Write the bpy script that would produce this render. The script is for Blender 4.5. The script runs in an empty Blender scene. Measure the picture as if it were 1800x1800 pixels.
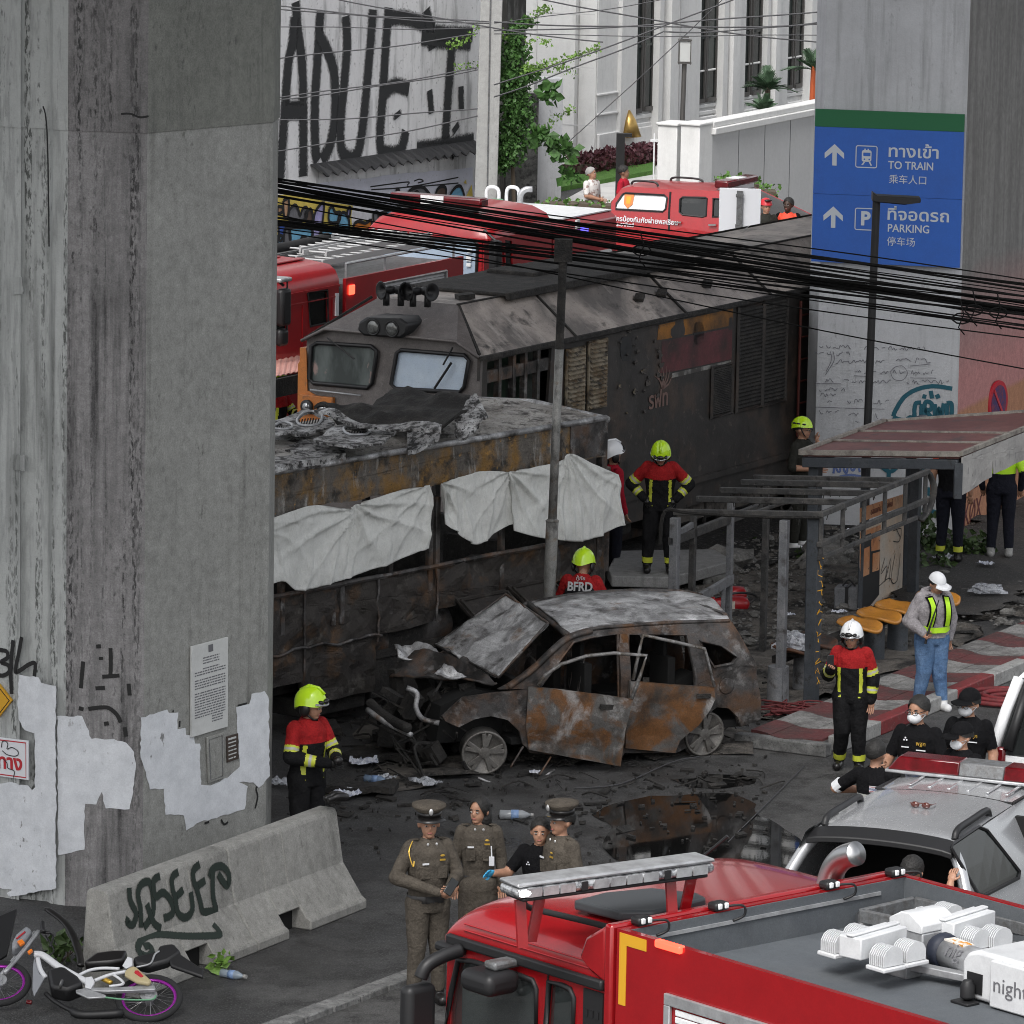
import bpy,bmesh,math,random
import numpy as np
from mathutils import Vector,Matrix,noise as mnoise,geometry
R=math.radians
rng=random.Random(7)
scene=bpy.context.scene
COL=scene.collection
CAM_H=11.9;FPX=9300.0;PITCH=math.atan(1550/9300.0);ROLL=R(1.03)
cam_d=bpy.data.cameras.new('camera');cam=bpy.data.objects.new('camera',cam_d);COL.objects.link(cam)
cam_d.sensor_width=36;cam_d.lens=36*FPX/1800;cam_d.clip_start=.5;cam_d.clip_end=2000
cam.matrix_world=Matrix.Translation((0,0,CAM_H))@Matrix.Rotation(math.pi/2-PITCH,4,'X')@Matrix.Rotation(ROLL,4,'Z')
scene.camera=cam
SUN_EL,SUN_AZ=52,-160
world=bpy.data.worlds.new('World');scene.world=world;world.use_nodes=True
wn=world.node_tree;wn.nodes.clear()
sky=wn.nodes.new('ShaderNodeTexSky');sky.sky_type='NISHITA';sky.sun_disc=False
sky.sun_elevation=R(SUN_EL);sky.sun_rotation=R(SUN_AZ);sky.air_density=1.0;sky.dust_density=4;sky.ozone_density=1
hs=wn.nodes.new('ShaderNodeHueSaturation');hs.inputs['Saturation'].default_value=.22
bg=wn.nodes.new('ShaderNodeBackground');bg.inputs[1].default_value=.15
wo=wn.nodes.new('ShaderNodeOutputWorld')
wn.links.new(sky.outputs[0],hs.inputs['Color']);wn.links.new(hs.outputs[0],bg.inputs[0]);wn.links.new(bg.outputs[0],wo.inputs[0])
sun_d=bpy.data.lights.new('sun','SUN');sun_d.energy=1.1;sun_d.angle=R(24);sun_d.color=(1,.985,.96)
sun=bpy.data.objects.new('sun',sun_d);COL.objects.link(sun);sun.location=(0,0,60)
_d=Vector((math.sin(R(SUN_AZ))*math.cos(R(SUN_EL)),math.cos(R(SUN_AZ))*math.cos(R(SUN_EL)),math.sin(R(SUN_EL))))
sun.rotation_euler=_d.to_track_quat('Z','Y').to_euler()
vs=scene.view_settings;vs.view_transform='Standard';vs.look='None';vs.exposure=0.7;vs.gamma=1;vs.use_curve_mapping=False
scene.cycles.use_denoising=True
scene.cycles.max_bounces=6;scene.cycles.filter_width=1.0
_cp,_sp,_cr,_sr=math.cos(PITCH),math.sin(PITCH),math.cos(ROLL),math.sin(ROLL)
def ray(u,v):
 a=(u-900)/FPX;b=(900-v)/FPX
 X=a*_cr-b*_sr;Y=a*_sr+b*_cr
 return Vector((X,_cp+Y*_sp,-_sp+Y*_cp))
def G(u,v,z=0.):
 r=ray(u,v);t=(z-CAM_H)/r.z
 return Vector((r.x*t,r.y*t,z))
def D(u,v,y):
 r=ray(u,v);t=y/r.y
 return Vector((r.x*t,y,CAM_H+r.z*t))
def fbm(p,s=1.,o=3):
 return mnoise.fractal(Vector(p)*s,1.,2.,o)
class MB:
 def __init__(s):s.V=[];s.F=[];s.M=[];s.UV=None
 def add(s,vs,fs,mi=0):
  o=len(s.V);s.V+=[tuple(v) for v in vs];s.F+=[tuple(i+o for i in f) for f in fs];s.M+=[mi]*len(fs);return s
 def box(s,c,d,rz=0,mi=0,rot=None):
  m=rot if rot is not None else Matrix.Rotation(rz,3,'Z')
  vs=[Vector(c)+m@Vector((x*d[0]/2,y*d[1]/2,z*d[2]/2)) for x in (-1,1) for y in (-1,1) for z in (-1,1)]
  return s.add(vs,[(0,1,3,2),(4,6,7,5),(0,4,5,1),(2,3,7,6),(0,2,6,4),(1,5,7,3)],mi)
 def bx(s,x0,x1,y0,y1,z0,z1,mi=0):
  return s.box(((x0+x1)/2,(y0+y1)/2,(z0+z1)/2),(abs(x1-x0),abs(y1-y0),abs(z1-z0)),mi=mi)
 def bar(s,a,b,w,h=None,up=(0,0,1),mi=0):
  a,b=Vector(a),Vector(b);h=h or w;t=(b-a).normalized();u=Vector(up)
  if abs(t.dot(u))>.98:u=Vector((0,1,0))
  sx=t.cross(u).normalized()*w/2;sz=sx.cross(t).normalized()*h/2
  vs=[p+i*sx+j*sz for p in (a,b) for i,j in ((-1,-1),(1,-1),(1,1),(-1,1))]
  return s.add(vs,[(3,2,1,0),(4,5,6,7),(0,1,5,4),(1,2,6,5),(2,3,7,6),(3,0,4,7)],mi)
 def tube(s,pts,r,n=8,caps=True,mi=0,closed=False,flat=1.):
  pts=[Vector(p) for p in pts];k=len(pts);rr=r if isinstance(r,(list,tuple)) else [r]*k
  vs=[];u=None
  for i,p in enumerate(pts):
   if closed:t=pts[(i+1)%k]-pts[i-1]
   else:t=pts[min(i+1,k-1)]-pts[max(i-1,0)]
   t=t.normalized() if t.length>1e-9 else Vector((0,0,1))
   if u is None:u=t.orthogonal().normalized() if abs(t.z)>.9 else Vector((0,0,1))
   x=t.cross(u)
   x=x.normalized() if x.length>1e-6 else t.orthogonal().normalized()
   u=x.cross(t).normalized()
   for j in range(n):
    a=2*math.pi*j/n;vs.append(p+(x*math.cos(a)+u*math.sin(a)*flat)*rr[i])
  fs=[]
  for i in range(k if closed else k-1):
   q=(i+1)%k
   for j in range(n):
    fs.append((i*n+j,i*n+(j+1)%n,q*n+(j+1)%n,q*n+j))
  if caps and not closed:fs+=[tuple(range(n-1,-1,-1)),tuple((k-1)*n+j for j in range(n))]
  return s.add(vs,fs,mi)
 def cyl(s,a,b,r,r2=None,n=16,mi=0):
  return s.tube([a,b],[r,r if r2 is None else r2],n,True,mi)
 def lathe(s,c,prof,n=20,axis='Z',mi=0,rot=None):
  vs=[];k=len(prof)
  for (r,z) in prof:
   for j in range(n):
    a=2*math.pi*j/n;q=Vector((r*math.cos(a),r*math.sin(a),z))
    if axis=='X':q=Vector((q.z,q.x,q.y))
    elif axis=='Y':q=Vector((q.x,q.z,q.y))
    if rot is not None:q=rot@q
    vs.append(Vector(c)+q)
  fs=[(i*n+j,i*n+(j+1)%n,(i+1)*n+(j+1)%n,(i+1)*n+j) for i in range(k-1) for j in range(n)]
  fs+=[tuple(range(n-1,-1,-1)),tuple((k-1)*n+j for j in range(n))]
  return s.add(vs,fs,mi)
 def ell(s,c,r,n=12,m=8,mi=0,rot=None):
  vs=[];
  for i in range(m+1):
   th=math.pi*i/m
   for j in range(n):
    a=2*math.pi*j/n;q=Vector((r[0]*math.sin(th)*math.cos(a),r[1]*math.sin(th)*math.sin(a),r[2]*math.cos(th)))
    if rot is not None:q=rot@q
    vs.append(Vector(c)+q)
  fs=[(i*n+j,(i+1)*n+j,(i+1)*n+(j+1)%n,i*n+(j+1)%n) for i in range(m) for j in range(n)]
  return s.add(vs,fs,mi)
 def prism(s,poly,fn,d,mi=0):
  n=len(poly);vs=[fn(a,b,0) for a,b in poly]+[fn(a,b,d) for a,b in poly]
  fs=[(i,(i+1)%n,n+(i+1)%n,n+i) for i in range(n)]
  tri=geometry.tessellate_polygon([[Vector((a,b,0)) for a,b in poly]])
  fs+=[tuple(t) for t in tri]+[tuple(n+i for i in reversed(t)) for t in tri]
  return s.add(vs,fs,mi)
 def panel(s,poly,fn,thick=.02,holes=(),ml=.3,mi=0,jit=0):
  loops=[poly]+list(holes);pts=[p for l in loops for p in l]
  tri=geometry.tessellate_polygon([[Vector((a,b,0)) for a,b in l] for l in loops])
  bm=bmesh.new();bv=[bm.verts.new((a,b,0)) for a,b in pts]
  for t in tri:
   try:bm.faces.new([bv[i] for i in t])
   except ValueError:pass
  for _ in range(7):
   es=[e for e in bm.edges if e.calc_length()>ml]
   if not es:break
   bmesh.ops.subdivide_edges(bm,edges=es,cuts=1)
   bmesh.ops.triangulate(bm,faces=[f for f in bm.faces if len(f.verts)>3])
  bm.verts.index_update();bm.normal_update()
  top=[];bot=[]
  for v in bm.verts:
   p,nn=fn(v.co.x,v.co.y);p=Vector(p);nn=Vector(nn).normalized()
   if jit:p=p+nn*jit*fbm(p,2.5)
   top.append(p);bot.append(p-nn*thick)
  n=len(top);fs=[]
  flip=[f.normal.z<0 for f in bm.faces]
  for f,fl in zip(bm.faces,flip):
   ids=[v.index for v in f.verts]
   if fl:ids.reverse()
   fs.append(tuple(ids));fs.append(tuple(n+i for i in reversed(ids)))
  for e in bm.edges:
   if e.is_boundary:
    a,b=e.verts[0].index,e.verts[1].index;fs.append((a,b,n+b,n+a))
  bm.free()
  return s.add(top+bot,fs,mi)
 def ribbon(s,pts,w,nrm,off=.004,mi=0):
  if s.UV is None:s.UV={}
  pts=[Vector(p) for p in pts];nrm=Vector(nrm).normalized();k=len(pts);ww=w if isinstance(w,(list,tuple)) else [w]*k
  vs=[];L=0
  for i,p in enumerate(pts):
   t=(pts[min(i+1,k-1)]-pts[max(i-1,0)]);t=t.normalized() if t.length>0 else Vector((1,0,0))
   x=t.cross(nrm).normalized()*ww[i]/2
   vs+=[p+x+nrm*off,p-x+nrm*off]
  o=len(s.F)
  s.add(vs,[(2*i,2*i+1,2*i+3,2*i+2) for i in range(k-1)],mi)
  for i in range(k-1):
   l0=L;L+=(pts[i+1]-pts[i]).length
   s.UV[o+i]=((0,l0),(1,l0),(1,L),(0,L))
  return s
 def build(s,name,mats,parent=None,smooth=False,bevel=0,seg=2,recalc=True,loc=None,rz=0,sub=0,split=0):
  if split:
   g=list(range(len(s.V)))
   def fd(a):
    while g[a]!=a:g[a]=g[g[a]];a=g[a]
    return a
   for f in s.F:
    for a in f[1:]:g[fd(a)]=fd(f[0])
   for r_ in sorted({fd(f[0]) for f in s.F}):
    b=MB();mp={}
    for f,m_ in zip(s.F,s.M):
     if fd(f[0])!=r_:continue
     for a in f:
      if a not in mp:mp[a]=len(b.V);b.V.append(s.V[a])
     b.F.append(tuple(mp[a] for a in f));b.M.append(m_)
    b.build(name,mats,parent,smooth,bevel,seg,recalc,loc,rz,sub)
   return
  me=bpy.data.meshes.new(name);me.from_pydata(s.V,[],s.F)
  mats=mats if isinstance(mats,(list,tuple)) else [mats]
  for m in mats:me.materials.append(m)
  if len(mats)>1:me.polygons.foreach_set('material_index',s.M)
  if s.UV:
   uvl=me.uv_layers.new(name='UVMap')
   for fi,q in s.UV.items():
    for li,c in zip(me.polygons[fi].loop_indices,q):uvl.data[li].uv=c
  if recalc and not s.UV:
   bm=bmesh.new();bm.from_mesh(me);bmesh.ops.recalc_face_normals(bm,faces=bm.faces);bm.to_mesh(me);bm.free()
  if smooth:me.polygons.foreach_set('use_smooth',[True]*len(me.polygons))
  o=bpy.data.objects.new(name,me);COL.objects.link(o)
  if parent:o.parent=parent
  if loc is not None:o.location=loc
  if rz:o.rotation_euler.z=rz
  if bevel:
   b=o.modifiers.new('bevel','BEVEL');b.width=bevel;b.segments=seg;b.limit_method='ANGLE';b.angle_limit=R(35)
  if smooth=='auto' or bevel:
   me.polygons.foreach_set('use_smooth',[True]*len(me.polygons));set_sharp(me,R(38))
  if sub:
   q=o.modifiers.new('sub','SUBSURF');q.levels=q.render_levels=sub
  return o
def set_sharp(me,ang):
 try:me.set_sharp_from_angle(angle=ang)
 except Exception:pass
def tag(o,label,cat,group=None,kind=None):
 if label:o['label']=label
 if cat:o['category']=cat
 if group:o['group']=group
 if kind:o['kind']=kind
 return o
def struct(o):o['kind']='structure';return o
def thing(name,label,cat,loc=(0,0,0),rz=0,group=None):
 o=bpy.data.objects.new(name,None);COL.objects.link(o);o.empty_display_size=.2
 o.location=loc;o.rotation_euler=(0,0,rz);return tag(o,label,cat,group)
def copy_tree(o,parent=None):
 c=o.copy();COL.objects.link(c)
 if parent:c.parent=parent
 for ch in [x for x in list(o.children)]:copy_tree(ch,c)
 return c
def text(s,size,mt,parent=None,mtx=None,name='lettering',ext=.003,align='CENTER',bold=0.,sx=1.):
 cu=bpy.data.curves.new('t','FONT');cu.body=s;cu.size=size;cu.extrude=ext;cu.align_x=align;cu.align_y='CENTER'
 cu.offset=bold;cu.resolution_u=3
 t=bpy.data.objects.new('t',cu);COL.objects.link(t)
 dg=bpy.context.evaluated_depsgraph_get();me=bpy.data.meshes.new_from_object(t.evaluated_get(dg))
 bpy.data.objects.remove(t);bpy.data.curves.remove(cu)
 me.name=name;me.materials.clear();me.materials.append(mt)
 if sx !=1:me.transform(Matrix.Diagonal((sx,1,1,1)))
 if mtx is not None:me.transform(mtx)
 o=bpy.data.objects.new(name,me);COL.objects.link(o)
 if parent:o.parent=parent
 return o
def frame(o,x,n):
 x=Vector(x).normalized();n=Vector(n).normalized();y=n.cross(x).normalized();x=y.cross(n)
 return Matrix(((x.x,y.x,n.x,o[0]),(x.y,y.y,n.y,o[1]),(x.z,y.z,n.z,o[2]),(0,0,0,1)))
def mat(name,base,rough=.7,metal=0.,L=(),bump=None,coat=0.,emit=None,spec=None,trans=0.,alpha=None,micro=None,grain=1.):
 if micro is None:micro=0. if alpha is not None else (.22 if min(base)>.45 or rough<.3 else .5 if max(base)>.35 else 1.)
 m=bpy.data.materials.new(name);m.use_nodes=True;nt=m.node_tree;N=nt.nodes;K=nt.links
 b=N['Principled BSDF'];b.inputs['Roughness'].default_value=rough;b.inputs['Metallic'].default_value=metal
 b.inputs['Base Color'].default_value=(*base,1)
 if coat:b.inputs['Coat Weight'].default_value=coat;b.inputs['Coat Roughness'].default_value=.06
 if spec is not None:b.inputs['Specular IOR Level'].default_value=spec
 if trans:b.inputs['Transmission Weight'].default_value=trans
 if alpha is not None:b.inputs['Alpha'].default_value=alpha
 if emit:b.inputs['Emission Color'].default_value=(*emit[0],1);b.inputs['Emission Strength'].default_value=emit[1]
 tc=N.new('ShaderNodeTexCoord')
 def fac(sc,lo,hi,st=(1,1,1),d=5,kind='n',dist=0,off=0.):
  mp=N.new('ShaderNodeMapping');mp.inputs['Scale'].default_value=st;mp.inputs['Location'].default_value=(off,off*.7,off*1.3)
  K.new(tc.outputs['Object'],mp.inputs['Vector'])
  if kind=='v':t=N.new('ShaderNodeTexVoronoi');t.inputs['Scale'].default_value=sc;o=t.outputs['Distance']
  elif kind=='c':t=N.new('ShaderNodeTexVoronoi');t.feature='DISTANCE_TO_EDGE';t.inputs['Scale'].default_value=sc;o=t.outputs['Distance']
  elif kind=='g':
   t=N.new('ShaderNodeSeparateXYZ');o=t.outputs['XYZ'.index('Z')]
   ns=N.new('ShaderNodeTexNoise');ns.inputs['Scale'].default_value=sc;ns.inputs['Detail'].default_value=5
   K.new(tc.outputs['Object'],ns.inputs['Vector']);K.new(mp.outputs[0],t.inputs[0])
   ad=N.new('ShaderNodeMath');ad.operation='MULTIPLY_ADD';K.new(ns.outputs[0],ad.inputs[0]);ad.inputs[1].default_value=dist;K.new(o,ad.inputs[2]);o=ad.outputs[0]
  else:
   t=N.new('ShaderNodeTexNoise');t.inputs['Scale'].default_value=sc;t.inputs['Detail'].default_value=d
   t.inputs['Roughness'].default_value=.62;t.inputs['Distortion'].default_value=dist;o=t.outputs[0]
  if kind !='g':K.new(mp.outputs[0],t.inputs['Vector'])
  mr=N.new('ShaderNodeMapRange');mr.inputs[1].default_value=lo;mr.inputs[2].default_value=hi;K.new(o,mr.inputs[0])
  return mr.outputs[0]
 cur=None;rc=None
 for i,l in enumerate(L):
  f0=fac(l['sc'],l['lo'],l['hi'],l.get('st',(1,1,1)),l.get('d',5),l.get('k','n'),l.get('dist',0),l.get('off',i*7.3))
  if 'f' in l or 'mask' in l:
   mu=N.new('ShaderNodeMath');mu.operation='MULTIPLY';K.new(f0,mu.inputs[0]);mu.inputs[1].default_value=l.get('f',1.)
   if 'mask' in l:K.new(fac(*l['mask'][:3],**(l['mask'][3] if len(l['mask'])>3 else {})),mu.inputs[1])
   f0=mu.outputs[0]
  mx=N.new('ShaderNodeMixRGB');K.new(f0,mx.inputs[0]);mx.inputs[2].default_value=(*l['c'],1)
  if cur is None:mx.inputs[1].default_value=(*base,1)
  else:K.new(cur,mx.inputs[1])
  cur=mx.outputs[0]
  if 'r' in l:
   mr=N.new('ShaderNodeMixRGB');K.new(f0,mr.inputs[0]);mr.inputs[2].default_value=(l['r'],)*3+(1,)
   if rc is None:mr.inputs[1].default_value=(rough,)*3+(1,)
   else:K.new(rc,mr.inputs[1])
   rc=mr.outputs[0]
 if cur is not None and not emit:
  for sc_,lo_,hi_,f_ in ((70,.45,1.55,.5),(11,.6,1.35,.55)):
   t=N.new('ShaderNodeTexNoise');t.inputs['Scale'].default_value=sc_*grain;t.inputs['Detail'].default_value=8;t.inputs['Roughness'].default_value=.7;K.new(tc.outputs['Object'],t.inputs['Vector'])
   mr=N.new('ShaderNodeMapRange');mr.inputs[1].default_value=.3;mr.inputs[2].default_value=.7;mr.inputs[3].default_value=lo_;mr.inputs[4].default_value=hi_;mr.clamp=False;K.new(t.outputs[0],mr.inputs[0])
   mx=N.new('ShaderNodeMixRGB');mx.blend_type='MULTIPLY';mx.inputs[0].default_value=f_*micro;K.new(cur,mx.inputs[1]);K.new(mr.outputs[0],mx.inputs[2]);cur=mx.outputs[0]
 if cur is not None:K.new(cur,b.inputs['Base Color'])
 if rc is not None:K.new(rc,b.inputs['Roughness'])
 if bump:
  bp=None
  for (sc,st,*rest) in (bump if isinstance(bump,list) else [bump]):
   bn=N.new('ShaderNodeBump');bn.inputs['Strength'].default_value=st;bn.inputs['Distance'].default_value=rest[0] if rest else .02
   K.new(fac(sc,.25,.75,rest[1] if len(rest)>1 else (1,1,1)),bn.inputs['Height'])
   if bp:K.new(bp,bn.inputs['Normal'])
   bp=bn.outputs[0]
  K.new(bp,b.inputs['Normal'])
 return m
def spray(name,col,soft=.35,thr=.55,nsc=60):
 m=mat(name,col,.75);nt=m.node_tree;N=nt.nodes;K=nt.links;b=N['Principled BSDF']
 uv=N.new('ShaderNodeUVMap');sx=N.new('ShaderNodeSeparateXYZ');K.new(uv.outputs[0],sx.inputs[0])
 a=N.new('ShaderNodeMath');a.operation='SUBTRACT';K.new(sx.outputs[0],a.inputs[0]);a.inputs[1].default_value=.5
 ab=N.new('ShaderNodeMath');ab.operation='ABSOLUTE';K.new(a.outputs[0],ab.inputs[0])
 mr=N.new('ShaderNodeMapRange');mr.inputs[1].default_value=.5;mr.inputs[2].default_value=.5-soft*.5;K.new(ab.outputs[0],mr.inputs[0])
 tc=N.new('ShaderNodeTexCoord');ns=N.new('ShaderNodeTexNoise');ns.inputs['Scale'].default_value=nsc;ns.inputs['Detail'].default_value=3;K.new(tc.outputs['Object'],ns.inputs['Vector'])
 ad=N.new('ShaderNodeMath');ad.operation='ADD';K.new(mr.outputs[0],ad.inputs[0]);K.new(ns.outputs[0],ad.inputs[1])
 m2=N.new('ShaderNodeMapRange');m2.inputs[1].default_value=thr;m2.inputs[2].default_value=thr+.45;K.new(ad.outputs[0],m2.inputs[0])
 K.new(m2.outputs[0],b.inputs['Alpha'])
 return m
def car_glass(name='glass',tint=(.02,.025,.025),alpha=.6,rough=.04):
 return mat(name,tint,rough,alpha=alpha,spec=.6)
M={}
M['black']=mat('black_plastic',(.012,.012,.013),.5)
M['rubber']=mat('rubber',(.018,.018,.019),.85,bump=(40,.2,.004))
M['dark']=mat('dark_void',(.006,.006,.006),.9)
M['chrome']=mat('chrome',(.5,.5,.5),.32,1.)
M['alu']=mat('aluminium',(.46,.47,.48),.4,.5,L=[dict(sc=8,lo=.4,hi=.7,c=(.28,.28,.29))])
M['grey_metal']=mat('grey_metal',(.16,.165,.17),.5,.3,L=[dict(sc=14,lo=.45,hi=.7,c=(.09,.085,.08))])
M['white_paint']=mat('white_paint',(.75,.76,.77),.45,L=[dict(sc=9,lo=.5,hi=.8,c=(.6,.6,.6))],micro=.3)
M['red_paint']=mat('red_paint',(.29,.007,.010),.22,coat=.7,L=[dict(sc=3,lo=.35,hi=.75,c=(.25,.006,.009)),dict(sc=45,lo=.62,hi=.8,c=(.3,.05,.05),f=.35,r=.4)],micro=.25)
M['red_dull']=mat('red_dull',(.34,.010,.014),.33,coat=.3,L=[dict(sc=4,lo=.4,hi=.7,c=(.29,.012,.016)),dict(sc=30,lo=.6,hi=.8,c=(.33,.08,.07),f=.4)],micro=.3)
M['red_light']=mat('red_light',(.45,.01,.01),.25,emit=((1,.06,.03),3.))
M['red_lens']=mat('red_lens',(.13,.004,.008),.14,coat=.5,L=[dict(sc=9,lo=.35,hi=.65,c=(.07,.003,.004))])
M['clear_lens']=mat('clear_lens',(.55,.56,.57),.1,.5,coat=.5,L=[dict(sc=25,lo=.4,hi=.6,c=(.15,.15,.16))])
M['white_light']=mat('white_light',(.9,.9,.9),.2,emit=((1,1,1),2.6))
M['glass']=car_glass('tinted_glass',(.012,.014,.014),.85)
M['glass_clear']=car_glass('clear_glass',(.05,.06,.06),.35)
M['yellow']=mat('yellow_paint',(.62,.33,.02),.5)
M['soot']=mat('soot',(.018,.017,.016),.9,L=[dict(sc=5,lo=.45,hi=.75,c=(.05,.045,.04)),dict(sc=40,lo=.6,hi=.75,c=(.12,.115,.11),f=.6)],bump=(25,.6,.03))
M['burnt']=mat('burnt_metal',(.082,.077,.075),.6,.35,L=[dict(sc=2.2,lo=.45,hi=.62,c=(.12,.056,.022),d=8,f=.75),dict(sc=3.1,lo=.46,hi=.6,c=(.022,.020,.019),d=8),dict(sc=6,lo=.56,hi=.72,c=(.27,.265,.26),d=8,f=.75),dict(sc=45,lo=.62,hi=.75,c=(.03,.03,.03),f=.7)],bump=[(7,.25,.03),(60,.3,.006)])
M['rust']=mat('rusted_panel',(.15,.066,.022),.7,.2,L=[dict(sc=3.0,lo=.44,hi=.56,c=(.10,.095,.09),d=8,dist=.6),dict(sc=2.3,lo=.55,hi=.66,c=(.34,.335,.33),d=9,f=.8,dist=.8,off=3),dict(sc=2.1,lo=.5,hi=.66,c=(.035,.028,.022),d=8),dict(sc=55,lo=.62,hi=.72,c=(.05,.035,.02),f=.8)],bump=[(8,.2,.02),(70,.3,.005)])
M['ash']=mat('ash_metal',(.27,.268,.27),.5,.4,L=[dict(sc=2.6,lo=.42,hi=.6,c=(.60,.60,.605),d=9,dist=1.),dict(sc=5,lo=.5,hi=.68,c=(.05,.045,.042),d=9),dict(sc=3,lo=.6,hi=.72,c=(.19,.10,.04),d=8,f=.8),dict(sc=60,lo=.62,hi=.7,c=(.03,.03,.03))],bump=[(5,.25,.04),(50,.35,.008)])
M['ash_debris']=mat('ashy_debris',(.34,.335,.33),.7,.1,L=[dict(sc=9,lo=.47,hi=.56,c=(.03,.028,.027),d=10),dict(sc=2.5,lo=.5,hi=.62,c=(.6,.6,.6),d=9),dict(sc=22,lo=.55,hi=.62,c=(.02,.02,.02),d=6)],bump=[(9,.7,.04),(40,.6,.012)])
ZST=(7,7,.35)
def concrete(name,b,stain,k=1.,dark=.5,lo=.5,sp=0.):
 return mat(name,b,.85,L=[
  dict(sc=1.1,lo=.3,hi=.7,c=tuple(x*.82 for x in b),d=8),
  dict(sc=.8,lo=.52,hi=.78,c=tuple(x*1.12 for x in b),st=(1,1,1.6),d=7,f=.6),
  dict(sc=1.1,lo=lo,hi=lo+.2,c=stain,st=ZST,d=10,f=dark*k,mask=(.45,.42,.62,dict(st=(1,1,.7),d=4))),
  dict(sc=16,lo=.56,hi=.68,c=stain,st=(1.4,1.4,.6),d=10,f=dark*k*.9,mask=(1.6,.48,.62,dict(st=(3,3,.25),d=5)))]+
  ([dict(sc=26,lo=.47,hi=.56,c=stain,st=(1.5,1.5,.45),d=12,mask=(1.0,.5-.05*sp,.58,dict(st=(9,9,.16),d=6,off=3.7))),dict(sc=7,lo=.5,hi=.62,c=tuple(x*.6 for x in b),st=(2,2,.3),d=10,f=.7,off=11)] if sp else [])+[
  dict(sc=90,lo=.5,hi=.75,c=tuple(x*.75 for x in b),f=.5),
  dict(sc=140,lo=.64,hi=.72,c=tuple(x*.4 for x in b),f=.7)],
  bump=[(4,.12,.03),(45,.25,.008)])
def onplane(u,v,p0,n):
 r=ray(u,v);o=Vector((0,0,CAM_H));n=Vector(n);t=(Vector(p0)-o).dot(n)/r.dot(n)
 return o+r*t
def traced(mb,pts,p0,n,thick=.004,off=.004,ml=5.,mi=0):
 n=Vector(n).normalized();q=[onplane(u,v,p0,n) for u,v in pts]
 x=n.orthogonal().normalized() if abs(n.z)>.9 else Vector((0,0,1)).cross(n).normalized();y=n.cross(x)
 o=q[0];pl=[((p-o).dot(x),(p-o).dot(y)) for p in q]
 return mb.panel(pl,lambda a,b:(o+x*a+y*b+n*(off+thick),n),thick,ml=ml,mi=mi)
def zm(pts,s,ox,oy):return [(x*s+ox,y*s+oy) for x,y in pts]
def smoothline(pts,k=5):
 pts=[Vector((*p,0)) if len(p)==2 else Vector(p) for p in pts];out=[]
 for i in range(len(pts)-1):
  p0,p1,p2,p3=pts[max(i-1,0)],pts[i],pts[i+1],pts[min(i+2,len(pts)-1)]
  for j in range(k):
   t=j/k;out.append(.5*((2*p1)+(p2-p0)*t+(2*p0-5*p1+4*p2-p3)*t*t+(3*p1-p0-3*p2+p3)*t**3))
 return out+[pts[-1]]
def strokes(mb,sts,w,p0,n,off=.006,k=5):
 for st in sts:
  ww=w
  if isinstance(st,tuple):st,ww=st
  q=[onplane(p.x,p.y,p0,n) for p in smoothline(st,k)]
  mb.ribbon(q,ww,n,off);off+=.0006
M['asphalt']=mat('asphalt',(.050,.050,.051),.72,L=[
 dict(sc=.35,lo=.4,hi=.65,c=(.115,.113,.11),d=9),dict(sc=.6,lo=.48,hi=.66,c=(.022,.0215,.021),d=10,r=.26),
 dict(sc=2.6,lo=.48,hi=.62,c=(.030,.029,.028),d=8),dict(sc=7,lo=.58,hi=.7,c=(.11,.108,.105),d=8,f=.5),
 dict(sc=48,lo=.5,hi=.66,c=(.15,.148,.145),f=.8),dict(sc=55,lo=.55,hi=.7,c=(.012,.012,.012),f=.8)],
 bump=[(1.6,.3,.05),(45,.9,.02),(130,.6,.008)])
M['soil']=mat('burnt_soil',(.125,.113,.10),.9,L=[
 dict(sc=.8,lo=.45,hi=.65,c=(.20,.18,.155),d=8),dict(sc=2.2,lo=.48,hi=.62,c=(.018,.017,.016),d=9),
 dict(sc=12,lo=.6,hi=.68,c=(.17,.165,.155),d=6,f=.7),dict(sc=60,lo=.55,hi=.75,c=(.12,.11,.10),f=.6)],
 bump=[(5,.9,.08),(30,1.,.03)])
M['gravel']=mat('gravel',(.17,.165,.158),.9,L=[dict(sc=28,lo=.05,hi=.32,c=(.07,.068,.066),k='v'),dict(sc=1.3,lo=.45,hi=.65,c=(.10,.092,.085)),dict(sc=40,lo=.58,hi=.7,c=(.30,.29,.28),f=.8)],bump=[(26,1.,.05),(70,.8,.02)])
M['puddle']=mat('puddle_water',(.008,.008,.008),.035,spec=.7,bump=(3,.015,.01))
g=MB();g.add([(-900,-60,0),(900,-60,0),(900,1800,0),(-900,1800,0)],[(0,1,2,3)])
struct(g.build('ground',M['asphalt'],recalc=False))
def sheet(name,pts,m,z=.004,wob=0.,ml=.6,relief=0.,mi=0,cut=.12):
 mb=MB()
 def fn(a,b):
  h=z
  if relief:h=z+relief*max(0.,.3+fbm((a,b,0),1.2,4))
  return (Vector((a,b,h)),Vector((0,0,1)))
 q=[tuple(G(u,v)[:2]) for u,v in pts]
 if wob:
  w=[]
  for i in range(len(q)):
   a,b=Vector(q[i]),Vector(q[(i+1)%len(q)]);k=max(1,int((b-a).length/.18))
   for j in range(k):
    p=a.lerp(b,j/k);d=fbm((p.x*2,p.y*2,3),1.5,4)*wob;e=fbm((p.x*2,p.y*2,9),1.5,4)*wob
    w.append((p.x+d,p.y+e))
  q=w
 mb.panel(q,fn,.002,ml=ml)
 return struct(mb.build(name,m,smooth=bool(relief)))
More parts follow.
